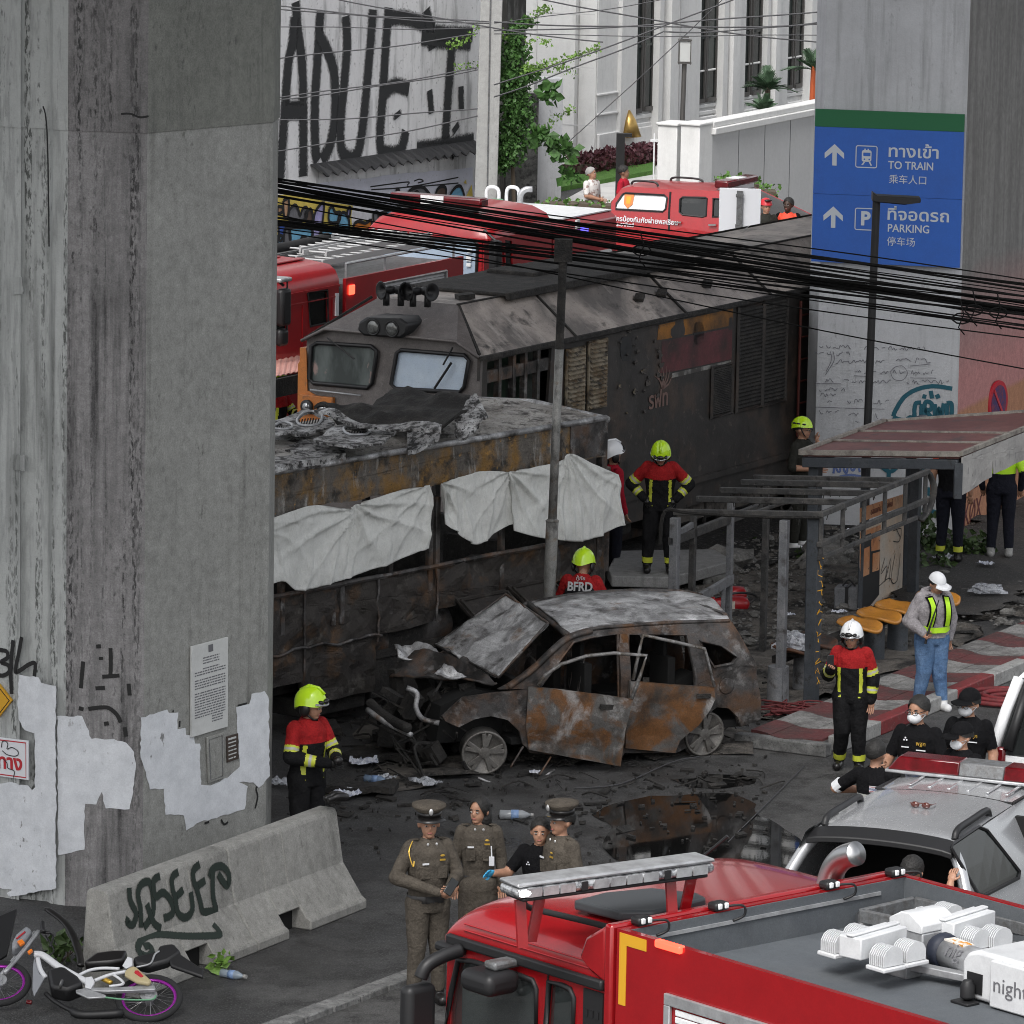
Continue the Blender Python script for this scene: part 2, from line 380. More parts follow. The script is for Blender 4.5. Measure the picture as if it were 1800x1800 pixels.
sheet('dirt_ground',[(640,1290),(760,1210),(900,1100),(1060,1000),(1060,905),(1480,905),(1800,880),(1800,1075),(1690,1125),(1560,1200),(1440,1240),(1330,1265),(1290,1330),(900,1345),(700,1400)],M['soil'],.006,.5,.35,.085)
sheet('gravel_ground',[(1560,985),(1660,950),(1860,870),(1900,1010),(1760,1080),(1640,1105),(1575,1060)],M['gravel'],.088,.3,.3,.03)
for pp_ in ([(1040,1432),(1120,1404),(1260,1396),(1325,1408),(1330,1432),(1395,1468),(1440,1520),(1430,1590),(1330,1606),(1180,1596),(1120,1540),(1060,1490),(1075,1456)],[(1180,1372),(1290,1362),(1330,1376),(1240,1388)],[(1000,1540),(1060,1560),(1070,1590),(1010,1600)],[(1330,1225),(1395,1215),(1400,1250),(1340,1262)]):
 q_=smoothline(pp_+[pp_[0]],5)[:-1];sheet('puddle',[(p.x+6*fbm((p.x*.03,p.y*.03,0),1),p.y+5*fbm((p.x*.03,p.y*.03,5),1)) for p in q_],M['puddle'],.008,0,1.)
M['kerb_grey']=mat('kerb_concrete',(.2,.2,.195),.85,L=[dict(sc=6,lo=.4,hi=.65,c=(.1,.1,.098)),dict(sc=40,lo=.55,hi=.7,c=(.05,.05,.05))],bump=(30,.4,.01))
k=MB();a,b=G(470,1815),G(760,1705);d=(b-a);nn=Vector((d.y,-d.x,0)).normalized()
for i in range(6):
 p,q=a+d*(i/6+.004),a+d*((i+1)/6-.004)
 k.bar(p+Vector((0,0,.02)),q+Vector((0,0,.02+.004*(i%2))),.2,.07)
struct(k.build('kerb',M['kerb_grey'],bevel=.012))
FD=Vector((2.68,5.03,0)).normalized();FN=Vector((FD.y,-FD.x,0))
f0=G(1440,1325)
M['tile_red']=mat('red_paving',(.12,.030,.031),.7,L=[dict(sc=3,lo=.42,hi=.62,c=(.075,.035,.033)),dict(sc=22,lo=.55,hi=.7,c=(.2,.12,.11),f=.6),dict(sc=8,lo=.55,hi=.7,c=(.05,.04,.04))],bump=[(22,.5,.012)])
M['tile_white']=mat('pale_paving',(.27,.265,.255),.75,L=[dict(sc=3,lo=.42,hi=.62,c=(.12,.115,.11)),dict(sc=30,lo=.52,hi=.66,c=(.08,.078,.075),f=.8)],bump=[(24,.6,.012)])
fp=MB();W=1.75;n=14
for i in range(n):
 s0,s1=i*.62,(i+1)*.62-.006
 for j in range(3):
  c=i%2
  pts=[]
  y0,y1=-j*.29,-(j+1)*.29+.005
  wv=lambda s,y:f0+FD*(s+.10*math.sin(y*7+1.1))+FN*y
  pp=[wv(s0,y0+(y1-y0)*t/4) for t in range(5)]+[wv(s1,y1+(y0-y1)*t/4) for t in range(5)]
  m_=len(pp);tilt=rng.uniform(-.006,.006)
  fp.add([p+Vector((0,0,.15+tilt)) for p in pp]+[p+Vector((0,0,.05)) for p in pp],[tuple(range(m_))]+[(q,(q+1)%m_,m_+(q+1)%m_,m_+q) for q in range(m_)],c)
struct(fp.build('footpath',[M['tile_red'],M['tile_white']]))
fb=MB();c0=f0+FD*4.3-FN*.435;fb.box((c0.x,c0.y,.06),(.88,8.8,.12),rz=math.atan2(-FD.x,FD.y));struct(fb.build('footpath_base',M['kerb_grey']))
kb=MB()
for i in range(6):
 p,q=f0+FD*(i*1.05+.2)+FN*.09,f0+FD*((i+1)*1.05+.19)+FN*.09
 kb.bar(p+Vector((0,0,.082)),q+Vector((0,0,.082)),.17,.165,mi=(i+1)%2)
kb.bar(f0+FD*-.08+FN*.15+Vector((0,0,.07)),f0+FD*-.08-FN*.95+Vector((0,0,.07)),.16,.14,mi=2)
M['kerb_red']=mat('red_kerb_paint',(.19,.022,.025),.6,L=[dict(sc=7,lo=.45,hi=.65,c=(.15,.03,.03)),dict(sc=30,lo=.6,hi=.7,c=(.2,.17,.16))])
M['kerb_white']=mat('white_kerb_paint',(.32,.32,.31),.7,L=[dict(sc=7,lo=.45,hi=.65,c=(.24,.235,.23)),dict(sc=30,lo=.6,hi=.7,c=(.12,.12,.12))])
struct(kb.build('footpath_kerb',[M['kerb_red'],M['kerb_white'],M['kerb_grey']],bevel=.015))
TD=Vector((.5,math.sqrt(3)/2,0));TL=Vector((-math.sqrt(3)/2,.5,0))
LO=Vector((-.42,63.5,0))
M['ballast']=mat('ballast',(.05,.047,.044),.95,L=[dict(sc=12,lo=.1,hi=.45,c=(.018,.017,.016),k='v'),dict(sc=22,lo=.58,hi=.7,c=(.13,.125,.12))],bump=[(11,1.,.1),(40,.8,.03)])
bl=MB()
for i in range(60):
 for j in range(14):
  def P_(i,j):
   s,w=i*.6-6,j*.5-1.4
   p=LO+TD*s+TL*w;h=.16 if 2<j<12 else .05
   return (p.x,p.y,h+.09*fbm((p.x,p.y,0),2.2,3))
  bl.add([P_(i,j),P_(i+1,j),P_(i+1,j+1),P_(i,j+1)],[(0,3,2,1)])
struct(bl.build('track_bed',M['ballast'],recalc=False,smooth=True))
rl=MB()
for w in (.75,1.75):rl.bar(LO+TD*-8+TL*w+Vector((0,0,.25)),LO+TD*30+TL*w+Vector((0,0,.25)),.07,.14)
struct(rl.build('rails',M['burnt']))
M['street']=mat('far_street',(.22,.22,.22),.8,L=[dict(sc=.5,lo=.4,hi=.6,c=(.17,.17,.17)),dict(sc=20,lo=.5,hi=.7,c=(.15,.15,.15))])
M['drive']=mat('pale_driveway',(.62,.61,.59),.8,L=[dict(sc=2,lo=.4,hi=.7,c=(.5,.49,.48))])
M['grass']=mat('lawn_grass',(.10,.24,.035),.9,L=[dict(sc=3,lo=.4,hi=.65,c=(.14,.3,.05)),dict(sc=60,lo=.4,hi=.6,c=(.06,.16,.02))],bump=(60,.8,.03))
sheet('far_street',[(300,520),(1100,400),(1900,330),(1900,620),(1500,700),(300,760)],M['street'],.003,0,8)
sheet('driveway',[(930,385),(1140,272),(1205,272),(1205,375)],M['drive'],.008,0,8)
lw=MB()
p1,p2,p3,p4=G(978,338),G(1150,307),G(1152,287),G(985,316)
lw.add([p+Vector((0,0,.1)) for p in (p1,p2,p3,p4)]+[p+Vector((0,0,-.02)) for p in (p1,p2,p3,p4)],[(0,1,2,3),(4,5,1,0),(5,6,2,1),(7,4,0,3)])
o=lw.build('lawn',M['grass']);o['kind']='structure'
dk=MB();dd=Vector((.42,.907,0)).normalized();c=Vector((.75,61.5,0))
DECK_W,DECK_OFF=12.,-.2
c=c+Vector((dd.y,-dd.x,0))*DECK_OFF+dd*8
dk.box((c.x,c.y,15.4),(DECK_W,105,1.6),rz=math.atan2(-dd.x,dd.y));dk.box((c.x,c.y,16.6),(DECK_W-.4,105,.9),rz=math.atan2(-dd.x,dd.y))
M['conc_deck']=concrete('deck_concrete',(.3,.3,.29),(.1,.1,.1))
struct(dk.build('viaduct_deck',M['conc_deck']))
M['conc_l']=concrete('pale_concrete',(.46,.475,.465),(.09,.095,.09),1.1,.6,.48,.12)
M['conc_m']=concrete('stained_concrete',(.27,.262,.262),(.035,.034,.035),1.3,.6,.44,.7)
M['conc_r']=concrete('smooth_concrete',(.29,.292,.275),(.12,.12,.11),.7,.5,.52)
M['conc_r2']=concrete('darker_upper_pour',(.19,.195,.175),(.09,.09,.085),.8,.5,.5)
M['conc_m2']=concrete('stained_upper_pour',(.22,.212,.212),(.03,.03,.03),1.5,.6,.42,1.3)
LP=[(-2.42,52.0),(-3.56,50.62),(-4.33,50.72),(-4.48,50.80),(-4.52,50.88),(-4.80,50.98),(-4.80,50.92),(-6.6,52.0),(-6.6,55.5),(-2.9,55.5),(-2.39,52.5)]
LP=[(x*.955,y*.955) for x,y in LP]
lpm=[2,1,0,0,0,0,0,0,2,2,2]
root=thing('concrete_pillar','tall weathered grey concrete pillar at the left with patches of white paint','pillar',(-4.4,52.5,0))
off=Vector((4.4,-52.5,0))
def local(mb):mb.V=[tuple(Vector(v)+off) for v in mb.V];return mb
sh=MB()
nz=40
for i,(x,y) in enumerate(LP):
 x2,y2=LP[(i+1)%len(LP)]
 for z0,z1,e in ((0,7.3,0),(7.3,14.6,.012)):
  cx,cy=-4.1,50.6
  def q(x,y,z,e):dx,dy=x-cx,y-cy;l=math.hypot(dx,dy);return (x+dx/l*e,y+dy/l*e,z)
  sh.add([q(x,y,z0,e),q(x2,y2,z0,e),q(x2,y2,z1,e),q(x,y,z1,e)],[(0,3,2,1)],lpm[i] if z0==0 else (0,4,3)[lpm[i]])
local(sh).build('shaft',[M['conc_l'],M['conc_m'],M['conc_r'],M['conc_r2'],M['conc_m2']],root,recalc=True)
def edge(a,b):
 d=Vector((b[0]-a[0],b[1]-a[1],0)).normalized();return Vector((*a,0)),Vector((-d.y,d.x,0)) if False else Vector((d.y,-d.x,0))
def plane(a,b):
 d=Vector((b[0]-a[0],b[1]-a[1],0)).normalized();n=Vector((d.y,-d.x,0));n=n if n.y<0 else -n
 return Vector((*a,0)),n
pR=plane(LP[0],LP[1]);pM=plane(LP[1],LP[2]);pL=plane((-4.36*.955,50.70*.955),(-6.6*.955,51.98*.955))
pL=(pL[0]+pL[1]*.03,pL[1])
M['patch']=mat('roller_white_paint',(.66,.68,.71),.75,L=[dict(sc=5,lo=.4,hi=.7,c=(.55,.57,.60)),dict(sc=16,lo=.60,hi=.66,c=(.2,.2,.2),st=(1,1,.6),d=9,f=.8,mask=(1.7,.52,.6))],bump=(60,.25,.004),micro=.35)
S_=.27778
pA=[(125,310),(245,325),(262,360),(355,380),(357,1660),(240,1680),(60,1715),(45,1690),(80,1670),(-60,1650),(-60,1000),(50,990),(180,1010),(205,1040),(225,1020),(220,680),(160,660),(120,590),(112,500)]
pB=[(362,570),(520,570),(550,640),(580,715),(720,715),(800,740),(850,800),(862,880),(850,1000),(820,1160),(670,1155),(645,1050),(610,1130),(540,1125),(535,1415),(370,1450)]
pC=[(890,580),(1055,530),(1065,550),(1125,548),(1120,655),(1170,645),(1175,690),(1225,705),(1230,745),(1262,745),(1268,1005),(1330,1010),(1440,960),(1515,890),(1492,515),(1575,495),(1590,430),(1670,412),(1695,450),(1705,950),(1635,1025),(1600,990),(1510,990),(1565,1015),(1545,1160),(1340,1220),(1240,1250),(1175,1295),(1160,1200),(1045,1195),(1035,1030),(945,1035),(910,900),(885,800)]
def rough_edge(pts,amp=5,step=26):
 out=[]
 for i in range(len(pts)):
  a,b=Vector(pts[i]),Vector(pts[(i+1)%len(pts)]);k=max(1,int((b-a).length/step))
  for j in range(k):
   p=a.lerp(b,j/k);out.append((p.x+rng.uniform(-amp,amp)*(j>0),p.y+rng.uniform(-amp,amp)*(j>0)))
 return out
for pts,(p0,nn_) in ((pA,pL),(pB,pM),(pC,pR)):
 mb=MB();traced(mb,zm(rough_edge(pts),S_,0,1100),p0,nn_,.003,.004);local(mb).build('paint_patch',M['patch'],root)
M['spray_black']=spray('black_spray',(.012,.012,.012))
def graf(sts,w,pl,m,s=S_,ox=0,oy=1100,name='graffiti'):
 mb=MB();strokes(mb,[(zm(t[0],s,ox,oy),t[1]) if isinstance(t,tuple) else zm(t,s,ox,oy) for t in sts],w,pl[0],pl[1])
 return mb
local(graf([[(-30,150),(40,160),(50,200),(10,230),(55,250),(60,290),(20,315),(-20,305)],[(85,90),(75,200),(70,300),(75,430)],[(140,70),(120,180),(100,280),(115,290),(190,242),(225,240),(220,320)]],.045,pL,0)).build('graffiti',M['spray_black'],root)
local(graf([[(528,225),(520,300),(513,395)],[(700,140),(702,230),(700,315)],[(648,322),(700,318),(757,314)],[(605,395),(665,392)],[(815,365),(822,440)],[(500,520),(530,528)],[(560,525),(640,515),(690,520),(740,560),(765,610)],[(640,195),(642,215)],[(610,130),(640,128)],[(660,620),(690,615)],[(790,640),(800,700)]],.042,pM,0)).build('graffiti',M['spray_black'],root)
local(graf([[(1640,1000),(1618,1030),(1628,1080),(1612,1155)],[(1090,535),(1095,545)],[(1135,600),(1133,640)],[(1500,505),(1560,490)],[(1290,1250),(1320,1240)],[(1395,1225),(1415,1255),(1440,1240)]],.022,pR,0)).build('graffiti',M['spray_black'],root)
sc_=MB()
for pts in ([(18,487),(40,487),(42,516),(22,518)],[(22,798),(44,800),(44,828),(24,826)]):traced(sc_,pts,pL[0],pL[1],.012,.0)
local(sc_).build('patch_repair',M['conc_l'],root)
nt_=MB();nt_.panel
sts=[[(640,600),(690,600),(740,618),(785,612)],[(100,600),(160,612),(250,630)]]
mb=MB();strokes(mb,[zm(sts[0],.3333,0,0)],.02,pM[0],pM[1],.012);strokes(mb,[zm([(230,560),(245,620),(255,800),(262,1300)],.3333,0,0)],.018,pL[0],pL[1],.01);local(mb).build('pour_joint',M['spray_black'],root)
M['paper']=mat('notice_board',(.55,.56,.55),.6,L=[dict(sc=6,lo=.4,hi=.7,c=(.48,.49,.48))]);M['ink']=mat('printed_ink',(.13,.13,.14),.7)
M['brown']=mat('brown_plaque',(.05,.035,.028),.6);M['sign_white']=mat('sign_white',(.68,.69,.72),.45);M['sign_red']=mat('sign_red',(.45,.02,.03),.5)
def quadpt(qp,a,b):p=qp[0].lerp(qp[1],a);q_=qp[3].lerp(qp[2],a);return p.lerp(q_,b)
def notice(name,label,cat,quad,pl,m,thick=.025):
 qp=[onplane(u,v,*pl) for u,v in zm(quad,S_,0,1100)];c_=sum(qp,Vector())/4
 t=thing(name,label,cat,c_)
 mb=MB();n_=pl[1];vs=[p-c_+n_*.006 for p in qp]+[p-c_+n_*(.006+thick) for p in qp]
 mb.add(vs,[(3,2,1,0),(4,5,6,7),(0,1,5,4),(1,2,6,5),(2,3,7,6),(3,0,4,7)]);mb.build('board',m,t,bevel=.004)
 return t,[p-c_+n_*(.007+thick) for p in qp],n_
t,qp,n_=notice('notice_board','white notice board with many lines of small print on pillar','notice',[(1198,130),(1430,68),(1428,635),(1198,705)],pR,M['paper'])
mb=MB()
for i in range(26):
 b=.16+i*.029
 if i in (3,7,12):continue
 a=.08 if i not in (0,1,2,4,24,25) else .3;e=.92 if i not in (0,1,2,4) else .75
 if i>22:a,e=.55,.85
 while a<e:
  w_=min(rng.uniform(.02,.09),e-a);mb.ribbon([quadpt(qp,a,b),quadpt(qp,a+w_,b)],.012,n_,.001);a+=w_+.015
mb.ribbon([quadpt(qp,.45,.07),quadpt(qp,.58,.07)],.07,n_,.001);mb.UV=None
mb.build('print',M['ink'],t,recalc=False)
t,qp,n_=notice('wall_plaque','small dark brown plaque with pale lettering beside notice board','plaque',[(1427,700),(1500,678),(1503,840),(1430,865)],pR,M['brown'],.012)
mb=MB()
for i in range(6):
 for a in (.1,.32,.55):mb.ribbon([quadpt(qp,a,.12+i*.15),quadpt(qp,a+.18+.1*rng.random(),.12+i*.15)],.012 if i else .02,n_,.001)
mb.UV=None;mb.build('print',M['paper'],t,recalc=False)
t,qp,n_=notice('access_panel','plain grey framed access panel below the notice board','panel',[(1297,705),(1405,670),(1408,960),(1310,995)],pR,M['conc_r'],.02)
mb=MB();P4=[quadpt(qp,.12,.06),quadpt(qp,.88,.06),quadpt(qp,.88,.94),quadpt(qp,.12,.94)]
mb.tube(P4,.007,4,closed=True);mb.build('groove',M['grey_metal'],t)
t,qp,n_=notice('warning_sign','white rectangular sign with red border and red Thai letters','sign',[(-180,682),(188,725),(190,975),(-180,925)],pL,M['sign_white'],.02)
mb=MB();P4=[quadpt(qp,.04,.06),quadpt(qp,.96,.06),quadpt(qp,.96,.94),quadpt(qp,.04,.94),quadpt(qp,.04,.06)];mb.ribbon(P4,.012,n_,.002);mb.UV=None;mb.build('border',M['sign_red'],t,recalc=False)
text('กทาง',.19,M['sign_red'],t,frame(quadpt(qp,.60,.62)+n_*.002,qp[1]-qp[0],n_),ext=.001,bold=.006)
mb=MB()
for st in ([(10,770),(15,735),(35,730),(50,750),(45,780),(75,770),(110,790),(115,815),(90,825),(45,815),(15,790)],[(20,840),(45,870),(50,900),(90,920),(85,960)]):
 mb.ribbon([onplane(p.x*S_,p.y*S_+1100,pL[0]+n_*.03,n_)-t.location for p in smoothline(st)],.009,n_,.002)
mb.UV=None;mb.build('scribble',M['black'],t,recalc=False)
qd=[onplane(u,v,pL[0],pL[1]) for u,v in zm([(-85,470),(0,362),(85,470),(0,580)],S_,0,1100)];c_=sum(qd,Vector())/4
t=thing('warning_diamond','yellow diamond warning sign with black border cut by picture edge','sign',c_)
for s_,m_,o_ in ((1,M['yellow'],.03),(.86,M['black'],.033),(.8,M['yellow'],.036)):
 mb=MB();vs=[(p-c_)*s_+pL[1]*.004 for p in qd]+[(p-c_)*s_+pL[1]*o_ for p in qd];mb.add(vs,[(3,2,1,0),(4,5,6,7),(0,1,5,4),(1,2,6,5),(2,3,7,6),(3,0,4,7)]);mb.build({1:'plate',.86:'border',.8:'face'}[s_],m_,t)
RP=[(3.95,70.7),(4.06,70.42),(5.93,70.0),(7.9,75.5),(5.0,76.5),(4.2,74)]
root=thing('concrete_pillar','pale grey concrete pillar at the right carrying the blue direction sign','pillar',(5.5,73,0));off=Vector((-5.5,-73,0))
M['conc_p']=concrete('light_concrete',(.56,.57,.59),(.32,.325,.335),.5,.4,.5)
M['conc_d']=mat('painted_glow_concrete',(.24,.235,.225),.85,L=[dict(sc=1.2,lo=.35,hi=.7,c=(.19,.185,.175),d=8),dict(sc=1.1,lo=.42,hi=.6,c=(.13,.125,.12),st=(6,6,.4),d=8,f=.6),dict(sc=.5,lo=3.9,hi=2.4,c=(.44,.20,.19),k='g',dist=.5,off=0.),dict(sc=9,lo=1.75,hi=1.68,c=(.40,.19,.105),k='g',dist=.04,off=0.)],bump=(45,.2,.006))  # fading pink is red lamp glow put into the colour; orange base is paint
sh=MB()
for i,(x,y) in enumerate(RP):
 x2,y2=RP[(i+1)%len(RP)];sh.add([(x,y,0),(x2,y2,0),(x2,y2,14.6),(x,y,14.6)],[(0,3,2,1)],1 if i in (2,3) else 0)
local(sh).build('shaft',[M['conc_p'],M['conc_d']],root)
pF=plane(RP[1],RP[2]);pD=plane(RP[2],RP[3])
M['spray_teal']=spray('teal_spray',(.015,.10,.14),.3,.5);M['spray_blue']=spray('faded_blue_spray',(.12,.18,.42),.9,.75);M['pencil']=spray('thin_pencil',(.16,.16,.18),.9,.62,30)
zt=lambda pts:zm(pts,.24444,1360,600)
local(graf([[(860,540),(880,490),(940,400),(1030,345),(1150,322),(1285,340)],[(960,560),(985,545),(1010,560)],[(860,540),(900,560),(960,566)],
[(1060,440),(1020,450),(1015,540),(1055,550),(1065,450)],[(1085,550),(1090,440),(1135,445),(1130,490),(1095,495),(1140,550)],[(1160,450),(1165,555),(1190,480),(1200,555),(1225,445)],[(1250,445),(1245,560),(1275,560),(1280,450),(1245,445)],
[(1130,355),(1140,410)],[(1070,392),(1098,400)],[(1165,402),(1195,388)],[(770,870),(790,910),(840,935),(885,905),(890,870)],[(830,940),(825,1000)],[(1080,930),(1130,890),(1190,880)],[(1085,1060),(1130,1065),(1175,1055)],[(1090,1085),(1140,1100),(1180,1100)],[(1070,1195),(1120,1215),(1180,1230)]],.062,pF,0,.24444,1360,600)).build('graffiti',M['spray_teal'],root)
local(graf([[(430,950),(440,900),(470,940),(490,880),(520,950),(540,890),(570,930),(600,880),(620,940)],[(420,880),(520,900),(620,880)],[(450,980),(560,960),(700,990)]],.05,pF,0,.24444,1360,600)).build('graffiti',M['spray_blue'],root)
pc=[]
for (x0,y0,x1,amp) in ((330,45,560,16),(300,85,420,10),(450,90,590,18),(650,50,1110,14),(450,145,800,14),(880,130,1000,14),(1020,140,1130,22),(590,220,840,18),(860,215,960,18),(990,225,1170,20),(370,280,460,16),(510,285,850,16),(960,290,1275,16),(330,345,540,14),(340,385,490,14),(390,430,450,10),(530,430,670,16),(720,430,860,20),(330,505,500,16),(540,520,640,14),(735,535,790,22),(590,570,640,16)):
 x=x0;st=[]
 while x<x1:
  st.append((x,y0+rng.uniform(-amp,amp)));x+=rng.uniform(6,15)
  if rng.random()<.16 and len(st)>2:pc.append(st);st=[];x+=10
 if len(st)>2:pc.append(st)
pc+=[[(300,300),(490,303)],[(580,245),(700,250)],[(985,175),(1130,160)],[(985,260),(1170,262)],[(300,470),(800,485)],[(430,70),(440,130),(400,200),(375,240)],[(410,70),(420,130),(380,215)],[(880,180),(845,215),(870,270),(930,275),(965,225),(930,175),(880,180)]]
local(graf(pc,.013,pF,0,.24444,1360,600)).build('pencil_writing',M['pencil'],root)
M['spray_maroon']=mat('maroon_stencil',(.10,.02,.02),.8)
c_=onplane(1706,902,*pD);xd=(Vector((*RP[3],0))-Vector((*RP[2],0))).normalized()
for s_,z_,h_ in (('KØX',0,.42),('ยาเสพติด',.36,.13),('STOPIA',-.33,.12)):
 text(s_,h_,M['spray_maroon'],root,frame(c_+off+Vector((0,0,z_))+pD[1]*.004+xd*.1,xd,pD[1]),name='stencil',ext=.001,bold=.004)
qp=[onplane(u,v,pF[0]+pF[1]*.12,pF[1]) for u,v in ((1433,188),(1695,198),(1688,481),(1425,456))]
c_=sum(qp,Vector())/4;qp=[p-c_ for p in qp];n_=pF[1];xd=(Vector((*RP[2],0))-Vector((*RP[1],0))).normalized()
wS=(qp[1]-qp[0]).length;hS=(qp[3]-qp[0]).length
sg=thing('direction_sign','blue and green station direction sign with white arrows on pillar','sign',c_)
M['sign_blue']=mat('sign_blue',(.028,.125,.50),.5,L=[dict(sc=2,lo=.4,hi=.7,c=(.03,.115,.45)),dict(sc=60,lo=.5,hi=.7,c=(.035,.14,.53),f=.5)],micro=.2);M['sign_green']=mat('sign_green',(.012,.13,.05),.5);M['sign_ink']=mat('sign_lettering',(.56,.60,.64),.5)
def SP(a,b,o_=0):return xd*((a-.5)*wS)+Vector((0,0,(.5-b)*hS))+n_*o_
def splate(mb,a0,a1,b0,b1,t0,t1,mi=0):
 q=[SP(a,b,o_) for o_ in (t0,t1) for a,b in ((a0,b0),(a1,b0),(a1,b1),(a0,b1))]
 mb.add(q,[(3,2,1,0),(4,5,6,7),(0,1,5,4),(1,2,6,5),(2,3,7,6),(3,0,4,7)],mi)
mb=MB();splate(mb,0,1,.115,.5525,-.06,0);splate(mb,0,1,.5545,1,-.06,0);mb.build('panel',M['sign_blue'],sg)
mb=MB();splate(mb,0,1,0,.1135,-.06,0.001);mb.build('header',M['sign_green'],sg)
mb=MB()
for a in (.2,.8):splate(mb,a-.02,a+.02,.1,.9,-.13,-.06)
mb.build('bracket',M['grey_metal'],sg,split=1)
fx,fy=1/1110.,1/1215.
def sxy(x,y):return ((x-232-(-.035*(y-165)))*fx,(y-165-.035*(x-232))*fy)
def inkpoly(pts,o_=.002):
 mb_=MB();mb_.panel([sxy(*p) for p in pts],lambda a,b:(SP(a,b,o_+.002),n_),.002,ml=2);return mb_
for (dx,dy) in ((0,0),(-14,496)):
 mb=inkpoly([(x+dx,y+dy) for x,y in [(374,442),(444,515),(444,560),(390,508),(387,614),(354,612),(357,508),(299,556),(299,512)]]);mb.build('arrow',M['sign_ink'],sg)
def rrect(x0,y0,x1,y1,r,sk=.035):
 o_=[]
 for cx,cy,a0 in ((x1-r,y0+r,-90),(x1-r,y1-r,0),(x0+r,y1-r,90),(x0+r,y0+r,180)):
  for k_ in range(5):a=R(a0+k_*22.5);o_.append((cx+r*math.cos(a),cy+r*math.sin(a)))
 return [(x-sk*(y-y0),y+sk*(x-x0)) for x,y in o_]
def outline(pts,w):
 mb_=MB();q=[SP(*sxy(*p),.003) for p in pts];mb_.ribbon(q+[q[0],q[1]],w,n_,.001);mb_.UV=None;return mb_
outline(rrect(536,454,692,624,14),.013).build('icon_frame',M['sign_ink'],sg,recalc=False)
outline(rrect(526,950,682,1120,14),.013).build('icon_frame',M['sign_ink'],sg,recalc=False)
mb=MB()
body=rrect(578,488,650,580,16);win=rrect(588,508,642,536,5)
mb.panel([sxy(*p) for p in body],lambda a,b:(SP(a,b,.004),n_),.002,holes=[[sxy(*p) for p in win],[sxy(*p) for p in rrect(590,555,602,567,5)],[sxy(*p) for p in rrect(626,557,638,569,5)]],ml=2)
for p in ([(596,478),(606,478),(606,488),(596,488)],[(620,479),(630,479),(630,489),(620,489)],[(590,582),(602,582),(584,608),(571,607)],[(628,583),(640,584),(652,612),(640,611)]):mb.panel([sxy(*q) for q in p],lambda a,b:(SP(a,b,.004),n_),.002,ml=2)
mb.build('train_icon',M['sign_ink'],sg)
def stext(s,x,y,hpx,bold=0,sx=1):
 a,b=sxy(x,y);text(s,hpx/1110*wS,M['sign_ink'],sg,frame(SP(a,b,.003),xd,n_),ext=.001,align='LEFT',bold=bold,sx=sx)
stext('ทางเข้า',768,500,120,.0035,1.16);stext('TO TRAIN',772,608,82,.002,.90);stext('乘车人口',776,722,72,.0)
stext('P',563,1036,140,.010);stext('ที่จอดรถ',756,1000,120,.0035,1.16);stext('PARKING',762,1108,82,.002,.92);stext('停车场',756,1216,72,.0)
c_=onplane(1747,708,*pD);t=thing('no_stopping_sign','round red and blue no stopping sign on the pillar with painted pink glow','sign',c_+pD[1]*.05)
rot=Matrix.Rotation(math.atan2(pD[1].x,-pD[1].y)-.16,3,'Z')
M['dirty_blue']=mat('dirty_blue',(.05,.03,.12),.6,L=[dict(sc=14,lo=.4,hi=.6,c=(.16,.03,.06))]);M['dirty_red']=mat('dirty_red',(.42,.015,.03),.5)
mb=MB();mb.lathe((0,0,0),[(.31,-.02),(.315,.0),(.31,.02)],40,'Y',rot=rot);mb.build('disc',M['dirty_red'],t)
mb=MB();mb.lathe(pD[1]*.0,[(.25,-.024),(.25,-.02)],40,'Y',rot=rot);mb.build('face',M['dirty_blue'],t)
mb=MB();mb.bar(rot@Vector((-.17,-.027,.19)),rot@Vector((.17,-.027,-.19)),.055,.006,up=pD[1]);mb.build('slash',M['dirty_red'],t)
M['conc_b']=concrete('barrier_concrete',(.30,.295,.275),(.10,.10,.09),1.1,.6,.46)
B0=G(245,1757);B1=G(645,1597);BD=(B1-B0).normalized();BL=(B1-B0).length;BN=Vector((BD.y,-BD.x,0))
prof=[(0,0),(-.0,.09),(-.05,.12),(-.26,.42),(-.34,.90),(-.37,.93),(-.53,.93),(-.56,.90),(-.62,0)]
M['slot']=M['dark']
def barrier(s0,s1,slot,label):
 t=thing('concrete_barrier',label,'barrier',B0+BD*s0,math.atan2(BD.y,BD.x),'concrete road barriers')
 mb=MB();L_=s1-s0;a,b=slot
 for x0,x1,nt_ in ((0,a,0),(a,b,1),(b,L_,0)):
  pr=prof if not nt_ else [(-.112,.21),(-.26,.42)]+prof[4:8]+[(-.60,.21)]
  mb.prism(pr,lambda p,q_,c:(x0+c,-p,q_),x1-x0)
 bm_=mb.build('block',M['conc_b'],t)
 bm_.modifiers.new('b','BEVEL').width=.012;bm_.modifiers['b'].limit_method='ANGLE'
 mb=MB();mb.bx(a+.01,b-.01,.2,.5,.0,.2);mb.build('slot_shade_block',M['dark'],t)  # black block stands in for the shade inside the drain slot
 return t
sp=BL*.505
bl_=barrier(0,sp-.006,(.95,1.32),'concrete road barrier with dark green graffiti beside the fallen motorcycle')
br_=barrier(sp+.006,BL,(.55,.93),'plain concrete road barrier where the firefighter rests a boot')
M['spray_green']=spray('dark_green_spray',(.012,.022,.016),.55,.6)
up0=B0+BN*-.0;pU=(Vector((-.26,.42)),Vector((-.34,.93)))
nU=(BN*(.51)+Vector((0,0,.08))).normalized();oU=B0-BN*.26+Vector((0,0,.42));nS=(BN*.30+Vector((0,0,.21))).normalized();oS=B0-BN*.05+Vector((0,0,.12))
